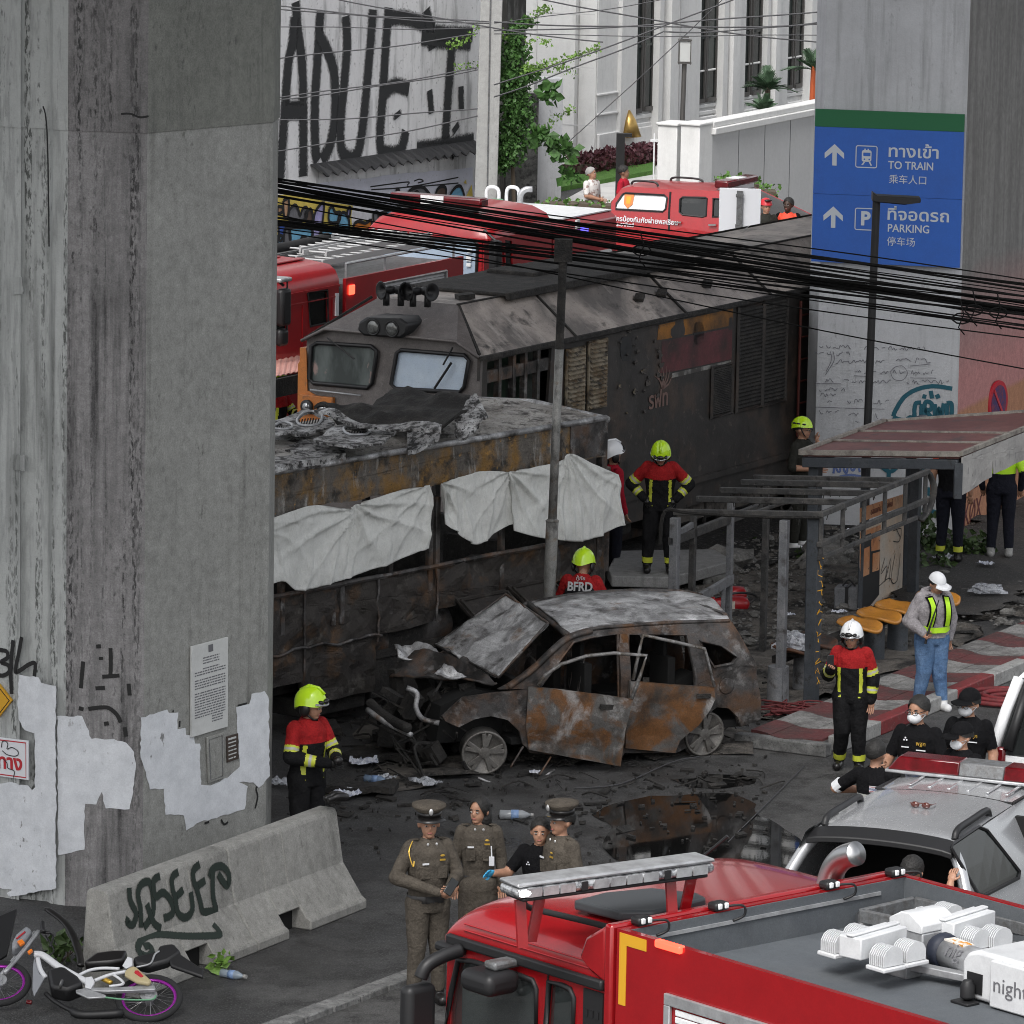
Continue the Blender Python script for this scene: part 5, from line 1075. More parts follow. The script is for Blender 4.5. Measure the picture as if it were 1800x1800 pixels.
for t in (.06,.16,.82,.93):
 p=la+ld*(LLn*t);dx=.06 if t in (.06,.82) else -.06
 mb=MB();mb.bar((p.x,p.y,lz-.07),(p.x+dx,p.y-.02,ZT+.33),.08,.02,up=sd_);mb.build('light_bar_leg',M['red_paint'],tr)
cb=[tq.z(u,v,z) for u,v,z in ((920,1582,ZT+.6),(930,1595,ZT+.42),(990,1610,ZT+.39),(1040,1622,ZT+.36),(1070,1630,ZT+.33))]
mb=MB();mb.tube(smoothline(cb,6),.022,8);mb.build('roof_cable',M['rubber'],tr,smooth=True)
p=tq.z(1215,1565,ZT+.45);mb=MB();mb.tube([p,p+Vector((.02,.02,.2)),p+Vector((.25,.1,.42))],.012,6);mb.build('aerial',M['black'],tr)
ZB=3.25;ZD=2.96;BL_=6.6
mb=MB();mb.bx(0,BL_,0,.05,1.0,ZB);mb.build('body_side',M['red_paint'],tr)
mb=MB();mb.bx(0,.05,.05,TW-.05,1.0,ZB);mb.bx(0,BL_,TW-.05,TW,1.0,ZB);mb.build('body_rim',M['red_paint'],tr)
mb=MB();mb.bx(.05,BL_,.05,TW-.05,ZD-.04,ZD);mb.bx(.05,.062,.05,TW-.05,ZD,ZB-.01);mb.bx(.062,BL_,TW-.062,TW-.05,ZD,ZB-.01);mb.build('equipment_deck',M['deck_grey'],tr)
mb=MB();mb.bx(.062,.075,.07,TW-.3,ZB-.1,ZB-.075);mb.build('deck_rail',M['alu'],tr)
ya=[TY(1083,1640),TY(1148,1657),TY(1088,1735)]
mb=MB();mb.bx(.03,.30,-.004,0,ZB-.10,ZB-.02);mb.build('reflective_tape',M['yellow'],tr);mb=MB();mb.bx(.03,.10,-.004,0,ZB-.52,ZB-.10);mb.build('reflective_tape',M['yellow'],tr)
a=TY(1155,1655)[0];b=TY(1200,1670)[0];mb=MB();mb.bx(a,b,-.03,.03,ZB-.045,ZB+.012);mb.build('warning_light',M['red_light'],tr,bevel=.015)
mb=MB();a=TY(1172,1752);
mb.bx(a[0],BL_,-.03,-.001,a[1]-.05,a[1]+.03);mb.bx(a[0],a[0]+.06,-.03,-.001,1.0,a[1]-.05);mb.build('shutter_frame',M['alu'],tr,bevel=.006)
mb=MB()
for i in range(24):mb.bx(a[0]+.1,BL_,-.016,0,a[1]-.06-(i+1)*.05,a[1]-.065-i*.05)
mb.build('roller_shutter',M['white_paint'],tr,bevel=.008)
for u,v in ((1128,1617),(1263,1590),(1458,1561),(1573,1541)):
 p=tq.x(u,v,.03);y=min(TW-.1,p.y);mb=MB();mb.box((.03,y,ZB+.035),(.10,.13,.06));l_=mb.build('clip_lamp',M['black'],tr,bevel=.02)
 mb=MB();mb.box((.055,y-.03,ZB+.04),(.07,.035,.04));mb.box((.055,y+.03,ZB+.04),(.07,.035,.04));mb.build('lamp_lens',M['white_paint'],l_,bevel=.008)
 mb=MB();mb.tube(smoothline([(.06,y+.05,ZB+.03),(.12,y+.15,ZB+.03),(.12,y+.16,ZB-.04),(.07,y+.10,ZB-.08)],4),.009,6);mb.build('lamp_cable',M['black'],l_,smooth=True)
ex=[tq.y(u,v,2.2) for u,v in ((1452,1620),(1454,1570),(1464,1530),(1482,1508),(1506,1500))]
mb=MB();mb.tube(smoothline(ex,6),.088,18);mb.build('exhaust_pipe',M['chrome'],tr,smooth=True)
def TZ_(u,v,z):return tq.z(u,v,z)
zq=lambda pts:zm(pts,.31111,1240,1480)
def dk3(x,y,z):return tq.z(*zq([(x,y)])[0],z)
M['lamp_white']=mat('white_lamp_housing',(.62,.63,.64),.4,L=[dict(sc=6,lo=.4,hi=.7,c=(.54,.55,.56))])
def ribbed(c,lx,ly,h,name='flood_lamp'):
 o_=MB();o_.box((c.x,c.y,c.z-.02),(lx+.03,ly+.03,.03));base=o_.build(name,M['lamp_white'],tr,bevel=.008)
 mb=MB();n_=8
 for i in range(n_):
  x=c.x-lx/2+lx*(i+.5)/n_;pr=[(-ly/2,0),(-ly/2,h*.55),(-ly*.36,h*.85),(-ly*.15,h),(ly*.15,h),(ly*.36,h*.85),(ly/2,h*.55),(ly/2,0)]
  mb.prism(pr,lambda a,b,cc:(x-lx/n_*.2+cc,c.y+a,c.z+b),lx/n_*.4)
 mb.box((c.x,c.y,c.z+h*.36),(lx*.92,ly*.72,h*.7));mb.build('cooling_fins',M['lamp_white'],base)
for (x,y) in ((745,610),(865,575),(1020,690),(1150,660)):ribbed(dk3(x,y,3.13),.15,.18,.13)
for (x,y) in ((1245,480),(1365,450),(1520,590),(1640,580)):ribbed(dk3(x,y,3.13),.15,.18,.13)
for pts,z in (((780,590,1110,590),3.17),((1300,500,1610,500),3.17)):
 a,b=dk3(pts[0]+60,pts[1]+50,z),dk3(pts[2]-60,pts[3]-10,z);c_=(a+b)/2;mb=MB();d_=(b-a);mb.box((c_.x,c_.y,z+.06),(d_.length+.10,.19,.15),rz=math.atan2(d_.y,d_.x));mb.box((c_.x,c_.y,z+.145),(d_.length+.12,.06,.02),rz=math.atan2(d_.y,d_.x));mb.build('lamp_driver_box',M['lamp_white'],tr,bevel=.015)
c_=dk3(1225,590,3.1);mb=MB();mb.box((c_.x,c_.y,3.10),(.32,.32,.28));mb.build('mast_head',M['alu'],tr,bevel=.01)
mb=MB();mb.prism([(-.16,0),(-.16,.06),(-.05,.12),(.05,.12),(.16,.06),(.16,0)],lambda a,b,cc:(c_.x+a,c_.y-.17+cc,3.24+b),.34);mb.build('mast_cap',M['lamp_white'],tr,bevel=.01)
a,b=dk3(1300,600,3.12),dk3(1520,680,3.12);mb=MB();mb.tube([a,a+(b-a)*.18,a+(b-a)*.34],[.09,.13,.12],18);mb.build('mast_sleeve',mat('navy_sleeve',(.012,.016,.03),.6),tr,smooth=True)
mb=MB();mb.tube([a+(b-a)*.34,b+(b-a)*.6],.105,20);mb.build('mast_tube',M['alu'],tr,smooth=True)
lb2=a+(b-a)*.62;vdir=(b-a).normalized();nv=Vector((vdir.y,-vdir.x,.7)).normalized()
mb=MB();mb.box(a+(b-a)*.6+Vector((0,0,.1)),(.22,.09,.012),rz=math.atan2(vdir.y,vdir.x));mb.build('warning_label',mat('label_white_orange',(.7,.66,.6),.5,L=[dict(sc=14,lo=.52,hi=.54,c=(.6,.25,.03))]),tr)
text('nig',.15,M['ink'],tr,frame(a+(b-a)*.75+nv*.108,vdir,nv),ext=.001)
p=dk3(1442,882,ZD)
bx_=MB();bx_.prism([(0,0),(0,.24),(.05,.31),(.14,.34),(1.3,.34),(1.3,0)],lambda aa,bb,cc:(p.x+aa,p.y+cc,ZD+.015+bb),.56);bx_.build('mast_base_cover',M['lamp_white'],tr,bevel=.03,seg=3)
mb=MB();mb.bx(p.x+.30,p.x+1.3,p.y-.04,p.y-.001,ZD+.01,ZD+.33);mb.build('cover_panel',M['lamp_white'],tr,bevel=.012)
text('night',.15,M['ink'],tr,frame((p.x+.33,p.y-.043,ZD+.17),(1,0,0),NY),ext=.001,align='LEFT',sx=1.1)
mb=MB();mb.bx(p.x+.06,p.x+.2,p.y-.008,p.y-.001,ZD+.06,ZD+.2);mb.build('connector_recess',M['black'],tr)
mb=MB();q0=Vector((p.x+.12,p.y-.06,ZD+.12));mb.lathe(q0,[(.02,-.10),(.05,-.08),(.05,0),(.03,.04)],14,'Z');mb.box(q0+Vector((0,-.02,-.11)),(.16,.12,.02));mb.build('connector_plug',M['black'],tr,bevel=.006)
mb=MB();r0=dk3(880,400,3.12);r1=dk3(1900,620,3.12);r2_=dk3(1180,330,3.12);r3=dk3(2000,520,3.12)
mb.bar((r0.x,r0.y,3.1),(r1.x,r1.y,3.1),.05,.09);mb.bar((r2_.x,r2_.y,3.1),(r3.x,r3.y,3.1),.05,.09);mb.bar((r0.x,r0.y,3.1),(r2_.x,r2_.y,3.1),.05,.09)
for t in (.18,.4):mb.bar(r0.lerp(r1,t),r2_.lerp(r3,t),.04,.05)
mb.build('rack_frame',M['grey_metal'],tr,bevel=.006)
s0=dk3(1040,740,ZD);s1=dk3(1480,830,ZD);mb=MB();mb.bar(s0+Vector((0,0,.08)),s1+Vector((0,0,.08)),.09,.05);mb.box(s0+Vector((.1,.03,.05)),(.2,.14,.1));mb.build('mast_cradle',M['alu'],tr,bevel=.006)
for x,y in ((890,490),(65,605)):
 c_=dk3(x,y,ZD);mb=MB();mb.lathe((c_.x,c_.y,ZD),[(.06,0),(.055,.03),(.055,.10),(.04,.12)],14);mb.build('filler_cap',M['chrome'],tr,smooth=True)
mb=MB();mb.bx(XF+.1,BL_,.4,TW-.4,.6,1.05);mb.bx(XF,-.1,.05,TW-.05,.5,zb);mb.build('chassis',M['soot'],tr)
for x in (XF+.75,2.2,5.2):
 for y in (.16,TW-.16):
  mb=MB();mb.lathe((x,y,.5),[(.2,-.14),(.46,-.14),(.5,-.08),(.5,.08),(.46,.14),(.2,.14)],24,'Y');mb.build('wheel',M['rubber'],tr,smooth=True)
def shell(top,W,tumb,crown=.03,n=6):
 mb=MB();V=[]
 for x,z in top:
  t=tumb(z)
  for j in range(n+1):
   s_=j/n;e=math.sin(s_*math.pi);V.append((x,t+(W-2*t)*s_,z+crown*e**.6))
 mb.add(V,[(i*(n+1)+j,i*(n+1)+j+1,(i+1)*(n+1)+j+1,(i+1)*(n+1)+j) for i in range(len(top)-1) for j in range(n)]);return mb
def sides(outline_,holes,W,tumb):
 a,b=MB(),MB()
 a.panel(outline_,lambda x,z:(Vector((x,tumb(z),z)),Vector((0,-1,.15))),.05,holes,.22);b.panel(outline_,lambda x,z:(Vector((x,W-tumb(z),z)),Vector((0,1,.15))),.05,holes,.22);return a,b
def wheel(parent,x,y,r=.36,w=.24,out=-1):
 mb=MB();mb.lathe((x,y,r),[(r*.62,-w/2),(r*.95,-w/2),(r,-w*.3),(r,w*.3),(r*.95,w/2),(r*.62,w/2)],24,'Y');o_=mb.build('wheel',M['rubber'],parent,smooth=True)
 mb=MB();mb.lathe((x,y+out*w*.38,r),[(r*.63,-out*.02),(r*.6,out*.02),(r*.2,out*.05),(.02,out*.05)],18,'Y');mb.build('rim',M['alu'],o_,smooth=True)
def glazing(parent,holes,W,tumb,mt,far=True,off=.02):
 for h in holes:
  for k_ in ((0,1) if far else (0,)):
   mb=MB();mb.panel(h,lambda x,z:(Vector((x,(tumb(z)+off) if not k_ else W-tumb(z)-off,z)),Vector((0,-1 if not k_ else 1,0))),.008,ml=.25);mb.build('side_window',mt,parent)
  mb=MB();mb.tube([(x,tumb(z)-.006+min(0,off),z) for x,z in h],.016,5,closed=True);mb.build('window_trim',M['black'],parent)
M['silver']=mat('silver_paint',(.50,.51,.525),.27,.5,coat=.6,L=[dict(sc=2,lo=.4,hi=.7,c=(.45,.46,.475)),dict(sc=50,lo=.62,hi=.75,c=(.3,.3,.3),f=.4,r=.4)],micro=.08)
SR=G(1682,1484,1.76);SRZ=R(67);SW=1.92
def stumb(z):return 0 if z<1.0 else .31*((z-1.0)/.76)**1.25
sc0=Matrix.Rotation(SRZ,3,'Z')@Vector((0,.31,0));SPOS=Vector((SR.x-sc0.x,SR.y-sc0.y,0));sq_=Loc(SPOS,SRZ)
sp_=thing('silver_pickup','silver pickup with open canopy and red light bar behind the fire truck','pickup truck',SPOS,SRZ)
def SY(u,v,c=.17):p=sq_.y(u,v,c);return (p.x,p.z)
zs=lambda pts:zm(pts,.26111,1330,1300)
swin=[[SY(*p) for p in zs([(1408,740),(1425,715),(1600,598),(1635,620),(1710,880),(1690,925),(1470,1045),(1440,1030)])],[(1.95,1.12),(1.85,1.60),(2.15,1.70),(2.9,1.68),(3.25,1.12)]]
so=[(-.35,.45),(-.32,1.0),(-.02,1.72),(.3,1.765),(1.6,1.78),(2.4,1.78),(3.0,1.72),(3.75,1.1),(5.0,1.0),(5.15,.5),(4.7,.45),(4.5,.8),(4.1,.86),(3.75,.75),(3.65,.42),(1.3,.42),(1.2,.75),(.85,.86),(.5,.75),(.35,.45)]
a,b=sides(so,[],SW,stumb);a.build('body_side',M['silver'],sp_,smooth='auto');b.build('body_side',M['silver'],sp_,smooth='auto')
shell([(-.03,1.70),(.05,1.745),(.3,1.77),(.9,1.785),(1.58,1.785)],SW,stumb,.05,10).build('canopy_roof',M['silver'],sp_,smooth=True)
shell([(1.62,1.785),(2.4,1.79),(2.9,1.74),(3.05,1.69)],SW,stumb,.045,10).build('cab_roof',M['silver'],sp_,smooth=True)
shell([(3.7,1.1),(4.3,1.07),(5.0,1.0),(5.15,.9),(5.17,.45)],SW,stumb,.03).build('bonnet',M['silver'],sp_,smooth=True);shell([(3.04,1.69),(3.7,1.12)],SW,lambda z:stumb(z)+.06,.02).build('windscreen',M['glass'],sp_,smooth=True)
shell([(-.36,.45),(-.34,.98)],SW,stumb,.0).build('tailgate',M['silver'],sp_)
mb=MB();mb.bx(-.2,1.5,.08,SW-.08,.62,.68);mb.bx(1.52,1.58,.08,SW-.08,.62,1.7);mb.bx(1.5,1.52,.3,SW-.3,1.2,1.55);mb.build('load_bay',M['dark'],sp_)
mb=MB()
for s_ in (0,1):
 y=lambda z:(stumb(z) if not s_ else SW-stumb(z));sg_=1 if not s_ else -1
 mb.tube(smoothline([(-.34,y(1.0)+sg_*.03,.98),(-.24,y(1.25)+sg_*.03,1.25),(-.09,y(1.55)+sg_*.03,1.55),(-.02,y(1.7)+sg_*.05,1.69)],6),.055,8)
mb.build('canopy_pillar',M['silver'],sp_,smooth=True,split=1)
mb=MB();n_=14
V=[]
for i in range(n_+1):
 s_=i/n_;y=.30+(SW-.60)*s_;e=math.sin(s_*math.pi)**.6;V+=[(-.16,y,1.655+.05*e),(-.16,y,1.71+.05*e),(.04,y,1.765+.055*e),(.03,y,1.70+.05*e)]
mb.add(V,[(i*4+j,i*4+(j+1)%4,(i+1)*4+(j+1)%4,(i+1)*4+j) for i in range(n_) for j in range(4)]+[(3,2,1,0),tuple(n_*4+j for j in range(4))]);mb.build('spoiler',M['black'],sp_,bevel=.01)
for y in (.37,SW-.37):
 mb=MB();q=smoothline([(.12,y,1.77),(.2,y,1.84),(.6,y,1.85),(.98,y,1.85),(1.05,y,1.79)],6);mb.tube(q,.032,8);mb.build('roof_rail',M['black'],sp_,smooth=True)
glazing(sp_,swin,SW,stumb,M['glass'],True,-.010)
mb=MB()
for k_ in range(6):mb.bx(1.75,2.75,.42+k_*.18,.45+k_*.18,1.825,1.838)
mb.build('roof_rib',M['silver'],sp_,bevel=.004)
mb=MB()
for y in (.325,SW-.325):mb.bar((1.6,y,1.80),(2.95,y,1.77),.03,.012)
mb.bar((1.6,.33,1.79),(1.6,SW-.33,1.79),.025,.03);mb.build('roof_gutter',M['black'],sp_)
mb=MB()
lx_=2.28
for y0_,y1_,mt in ((-.08,.59,'red_lens'),(.59,1.01,'grey_metal'),(1.01,1.68,'red_lens')):
 mb=MB();e0=.10 if y0_<.2 else 0;e1=.10 if y1_>1.6 else 0
 mb.add([(lx_-.16,y0_,1.87),(lx_+.16,y0_,1.87),(lx_+.16,y1_,1.87),(lx_-.16,y1_,1.87),(lx_-.12,y0_+e0,1.99),(lx_+.12,y0_+e0,1.99),(lx_+.12,y1_-e1,1.99),(lx_-.12,y1_-e1,1.99)],[(0,1,2,3),(7,6,5,4),(0,4,5,1),(1,5,6,2),(2,6,7,3),(3,7,4,0)]);mb.build('light_bar_lens',M[mt],sp_,bevel=.012)
mb=MB();mb.bx(lx_-.17,lx_+.17,-.10,1.70,1.84,1.87);mb.build('light_bar_base',M['alu'],sp_,bevel=.01);mb=MB()
for y in (.3,SW-.3):mb.bx(lx_-.05,lx_+.05,y-.04,y+.04,1.78,1.85)
mb.build('light_bar_mount',M['black'],sp_,split=1)
for x in (.85,4.1):
 for y,o_ in ((.1,-1),(SW-.1,1)):wheel(sp_,x,y,.37,.24,o_)
M['lamp_brown']=mat('brown_tinted_glasses',(.08,.018,.012),.12,coat=.6)
p=Vector((.95,SW/2+.0,1.85));t=thing('sunglasses','pair of brown sunglasses resting on the silver pickup roof','sunglasses',sq_.m@sq_.z(1618,1419,1.845),SRZ)
for s_ in (-1,1):mb=MB();mb.ell((0,s_*.05,.02),(.02,.042,.028),10,6);mb.build('lens',M['lamp_brown'],t,smooth=True)
mb=MB();mb.tube(smoothline([(.14,-.09,.01),(0,-.095,.03),(0,0,.035),(0,.095,.03),(.14,.09,.01)],4),.006,5);mb.build('glasses_frame',M['lamp_brown'],t)
wv=thing('white_van','white vehicle with red tail lamp cut by the right picture edge','van',G(1749,1332,.95)-Vector((0,0,.95))+Matrix.Rotation(R(66),3,'Z')@Vector((0,-1.66,0)),R(66));VW=1.7
def vt(z):return 0 if z<1. else .16*(z-1.)/.75
VO=[(-.02,.4),(-.05,1.0),(.28,1.72),(3.4,1.75),(4.2,1.05),(4.4,.4)]
a,b=sides(VO,[[(.5,1.1),(.65,1.6),(2.2,1.62),(2.2,1.1)]],VW,vt);a.build('body_side',M['white_paint'],wv);b.build('body_side',M['white_paint'],wv)
shell([(.26,1.72),(.5,1.76),(3.4,1.76)],VW,vt,.04).build('roof',M['white_paint'],wv,smooth=True);shell([(-.05,.4),(-.06,1.0)],VW,vt,0).build('tailgate',M['white_paint'],wv)
shell([(-.055,1.0),(.25,1.7)],VW,lambda z:vt(z)+.09,.02).build('rear_window',M['glass'],wv,smooth=True);shell([(3.4,1.76),(4.2,1.06),(4.42,1.0),(4.45,.4)],VW,vt,.03).build('windscreen',M['glass'],wv)
for y in (.08,VW-.08):mb=MB();mb.bx(-.09,-.02,y-.09,y+.09,.72,1.08);mb.build('tail_lamp',M['red_lens'],wv,bevel=.03)
mb=MB();mb.tube([(-.07,VW-.03,1.0),(.10,VW-.1,1.4),(.27,VW-.17,1.72)],.06,8);mb.build('rear_pillar',M['white_paint'],wv,smooth=True)
mb=MB();mb.tube([(-.08,VW-.2,1.06),(.24,VW-.28,1.68)],.05,8);mb.build('rear_door_seal',M['black'],wv,smooth=True)
for x in (.9,3.4):
 for y,o_ in ((.1,-1),(VW-.1,1)):wheel(wv,x,y,.34,.22,o_)
glazing(wv,[[(.5,1.1),(.65,1.6),(2.2,1.62),(2.2,1.1)]],VW,vt,M['glass'])
zr=lambda pts:zm(pts,.25,1000,0)
PR=G(1082,470);PRZ=R(-26);RPOS=Vector((PR.x-.3,97.6,0));rq=Loc(RPOS,PRZ)
rp_=thing('red_pickup','red rescue pickup with white lettering and canopy by the garden wall','pickup truck',RPOS,PRZ);RW=1.8
def rt(z):return 0 if z<1.05 else .18*((z-1.05)/.7)**1.2
def RY(pts):
 o_=[]
 for u,v in zr(pts):
  p=rq.y(u,v,0)
  for _ in range(3):p=rq.y(u,v,rt(p.z))
  o_.append((p.x,p.z))
 return o_
w1=RY([(330,1470),(335,1430),(380,1365),(400,1358),(670,1372),(692,1390),(680,1470),(660,1488)]);w2=RY([(778,1490),(782,1400),(800,1385),(960,1388),(972,1395),(965,1520),(940,1525),(800,1510)]);w3=RY([(1010,1525),(1015,1395),(1100,1400),(1200,1450),(1230,1520)])
x0=RY([(300,1440)])[0][0];ztop=RY([(520,1318)])[0][1];xc=RY([(715,1360)])[0][0]
po=[(x0+.02,.55)]+RY([(300,1420),(370,1325),(430,1312)])+RY([(700,1330),(900,1335),(1060,1345)])+[(x0+3.75,1.15),(x0+4.9,1.02),(x0+5.05,.5),(x0+4.65,.5),(x0+4.45,.8),(x0+4.1,.86),(x0+3.75,.8),(x0+3.6,.45),(x0+1.65,.45),(x0+1.5,.8),(x0+1.15,.9),(x0+.8,.8),(x0+.7,.5)]
a,b=sides(po,[w1,w2,w3],RW,rt);a.build('body_side',M['red_dull'],rp_);b.build('body_side',M['red_dull'],rp_)
tl=RY([(300,1420),(370,1325),(430,1312),(700,1330),(900,1335),(1060,1345)]);shell(tl,RW,rt,.05).build('roof',M['red_dull'],rp_,smooth=True);shell([(x0+.02,.5),tl[0]],RW,rt,0).build('tailgate',M['red_dull'],rp_)
shell([tl[-1],(x0+3.75,1.15)],RW,lambda z:rt(z)+.05,.02).build('windscreen',M['glass'],rp_);shell([(x0+3.75,1.15),(x0+4.9,1.02),(x0+5.05,.5)],RW,rt,.03).build('bonnet',M['red_dull'],rp_)
mb=MB();mb.panel(w1,lambda x,z:(Vector((x,rt(z)+.01,z)),NY),.01,ml=.4);mb.build('canopy_window',M['white_paint'],rp_)
glazing(rp_,[w2,w3],RW,rt,M['glass']);mb=MB();mb.tube([(x,rt(z)-.006,z) for x,z in w1],.02,5,closed=True);mb.build('window_trim',M['black'],rp_)
mb=MB();q=RY([(715,1350),(705,1500),(705,1620)]);mb.tube([(x,rt(z)-.004,z) for x,z in q],.02,5);mb.build('cab_gap',M['black'],rp_)
for px in ((745,1562),(990,1580)):q=RY([px,(px[0]+52,px[1])]);mb=MB();mb.bar((q[0][0],-.02,q[0][1]),(q[1][0],-.02,q[1][1]),.03,.03);mb.build('handle',M['chrome'],rp_)
q=RY([(500,1548)])[0];text('อาสมัครป้องกันภัยฝ่ายพลเรือน',.125,M['sign_white'],rp_,frame((q[0]+.02,-.004,q[1]),(1,0,0),NY),ext=.001,bold=.003);q=RY([(385,1580)])[0];text('พระอาทิตย์',.10,M['sign_white'],rp_,frame((q[0],-.004,q[1]),(1,0,0),NY),ext=.001,bold=.002)
q=RY([(420,1412)])[0]
mb=MB();mb.panel([(q[0]-.1,q[1]+.13),(q[0]+.1,q[1]+.13),(q[0]+.09,q[1]-.06),(q[0],q[1]-.14),(q[0]-.09,q[1]-.06)],lambda x,z:(Vector((x,rt(z)-.004,z)),NY),.003,ml=1);mb.build('crest',mat('crest_orange',(.6,.2,.05),.5),rp_)
mb=MB();mb.panel([(q[0]-.05,q[1]+.08),(q[0]+.05,q[1]+.08),(q[0]+.04,q[1]-.05),(q[0]-.04,q[1]-.05)],lambda x,z:(Vector((x,rt(z)-.008,z)),NY),.003,ml=1);mb.build('crest_centre',M['yellow'],rp_)
q=RY([(980,1345),(1200,1320)]);c_=(q[0][0]+.25,0);mb=MB();zz=ztop+.02;mb.bx(c_[0]-.14,c_[0]+.14,.2,RW-.2,zz+.06,zz+.2);mb.build('light_bar',M['red_lens'],rp_,bevel=.03);mb=MB();mb.bx(c_[0]-.13,c_[0]+.13,.7,1.1,zz+.055,zz+.205);mb.bx(c_[0]-.1,c_[0]+.1,.3,RW-.3,zz-.02,zz+.06);mb.build('light_bar_centre',M['white_paint'],rp_)
for s0_,s1_ in ((420,610),(540,770)):
 q=RY([(s0_,1318),(s1_,1325)]);y=.3 if s0_==420 else 1.3;mb=MB();mb.tube(smoothline([(q[0][0],y,ztop+.03),(q[0][0]+.08,y,ztop+.1),(q[1][0]-.08,y,ztop+.1),(q[1][0],y,ztop+.03)],4),.022,6);mb.build('roof_rail',M['black'],rp_)
for x in (x0+1.15,x0+4.1):
 for y,o_ in ((.1,-1),(RW-.1,1)):wheel(rp_,x,y,.37,.24,o_)
wc_=thing('white_car','white response car with glowing light bar behind the locomotive','car',D(1318,470,93.5),R(-20));wc_.location.z=0;CWW=1.75
co=[(0,.45),(0,.95),(.5,1.05),(.95,1.48),(2.6,1.5),(3.3,1.02),(4.2,.9),(4.3,.45)];ct=lambda z:0 if z<.95 else .2*(z-.95)/.55
a,b=sides(co,[[(.75,1.08),(1.1,1.4),(2.5,1.42),(3.0,1.05)]],CWW,ct);a.build('body_side',M['white_paint'],wc_);b.build('body_side',M['white_paint'],wc_)
shell([(0,.45),(0,.95),(.5,1.05),(.95,1.48),(1.7,1.53),(2.6,1.5),(3.3,1.02),(4.2,.9),(4.3,.45)],CWW,ct,.04).build('body_top',M['white_paint'],wc_,smooth=True);glazing(wc_,[[(.75,1.08),(1.1,1.4),(2.5,1.42),(3.0,1.05)]],CWW,ct,M['glass'])
mb=MB();mb.bx(1.2,1.5,.15,CWW-.15,1.56,1.68);mb.build('light_bar',M['white_paint'],wc_,bevel=.03);mb=MB();mb.bx(1.19,1.51,.3,.5,1.57,1.675);mb.build('lit_lamp',mat('amber_glow',(.9,.3,.1),.3,emit=((1,.3,.12),3)),wc_)
for x in (.8,3.4):
 for y,o_ in ((.1,-1),(CWW-.1,1)):wheel(wc_,x,y,.32,.2,o_)
A0=G(608,490,2.8);APOS=Vector((A0.x,A0.y,0));aq=Loc(APOS,R(61.5));AW=2.3
ta=thing('fire_truck','red fire truck with ladder and spare tyre on top behind the locomotive','fire truck',APOS,R(61.5))
def AY(u,v,c=0):p=aq.y(u,v,c);return (p.x,p.z)
za=lambda pts:zm(pts,.33333,480,300)
xe=AY(815,447)[0]
sh0,sh1=AY(*za([(550,600)])[0]),AY(*za([(912,535)])[0])
mb=MB();hole=[(sh0[0],1.2),(sh0[0],sh0[1]),(sh1[0],sh0[1]),(sh1[0],1.2)];mb.panel([(0,.9),(0,2.8),(xe,2.8),(xe,.9)],tn,.05,[hole],.5);mb.build('body_side',M['red_dull'],ta)
mb=MB();mb.bx(0,xe,.05,AW,.9,2.72);mb.build('body_box',M['grey_metal'],ta)
mb=MB()
for i in range(20):mb.bx(sh0[0],sh1[0],.02,.045,sh0[1]-(i+1)*.07,sh0[1]-.006-i*.07)
mb.build('roller_shutter',M['white_paint'],ta,bevel=.006);mb=MB();mb.tube([(sh0[0],-.005,1.2),(sh0[0],-.005,sh0[1]),(sh1[0],-.005,sh0[1]),(sh1[0],-.005,1.2)],.025,4);mb.build('shutter_frame',M['alu'],ta)
a,b=AY(634,486);mb=MB();mb.bx(.07,.22,-.03,0,2.56,2.70);mb.build('warning_light',M['red_light'],ta,bevel=.015)
mb=MB();mb.bx(-1.05,-.02,.1,AW-.1,.8,2.45);mb.build('pump_bay',M['dark'],ta);mb=MB();mb.bx(-.3,-.22,-.02,0,2.3,2.62);mb.build('white_plate',M['sign_white'],ta)
xc1=AY(*za([(345,760)])[0])[0];xc0=xc1-3.0;g1=AY(*za([(330,600)])[0]);zg=g1[1]
win1=[AY(*p) for p in za([(180,640),(285,630),(290,800),(195,822)])]
wx0,wx1=min(p[0] for p in win1),max(p[0] for p in win1);wz0,wz1=min(p[1] for p in win1),max(p[1] for p in win1)
w0_=[(wx0-1.3,wz0),(wx0-1.3,wz1),(wx0-.55,wz1),(wx0-.55,wz0)]
mb=MB();mb.panel([(xc0,.8),(xc0,zg),(xc1,zg),(xc1+.02,.8)],tn,.05,[win1,w0_],.4);mb.build('cab_side',M['red_dull'],ta)
for w_ in (win1,w0_):
 mb=MB();mb.panel(w_,lambda x,z:(Vector((x,.02,z)),NY),.01,ml=1);mb.build('side_window',M['glass'],ta);mb=MB();mb.tube([(x,-.004,z) for x,z in w_],.02,4,closed=True);mb.build('window_trim',M['black'],ta)
sec=[(0,0),(.0,.10),(.06,.22),(.16,.30),(.5,.34),(AW/2,.36)];sec=sec+[(AW-y,z) for y,z in sec[-2::-1]];m_=len(sec)
mb=MB();V=[(x,y,zg-.03+z*s_) for x,s_ in ((xc1,1),(xc0+.2,1),(xc0,.5),(xc0,0)) for y,z in sec];mb.add(V,[(i*m_+j,i*m_+j+1,(i+1)*m_+j+1,(i+1)*m_+j) for i in range(3) for j in range(m_-1)]+[tuple(range(m_))]);mb.build('cab_roof',M['red_dull'],ta,smooth='auto')
mb=MB()
for y in (.5,.9,1.4,1.8):mb.bx(xc0+.3,xc1-.1,y,y+.12,zg+.32,zg+.345)
mb.build('roof_rib',M['red_dull'],ta,bevel=.01)
mb=MB();mb.bx(xc0+.05,xc1,.05,AW-.05,.8,zg-.1);mb.build('cab_body',M['dark'],ta)
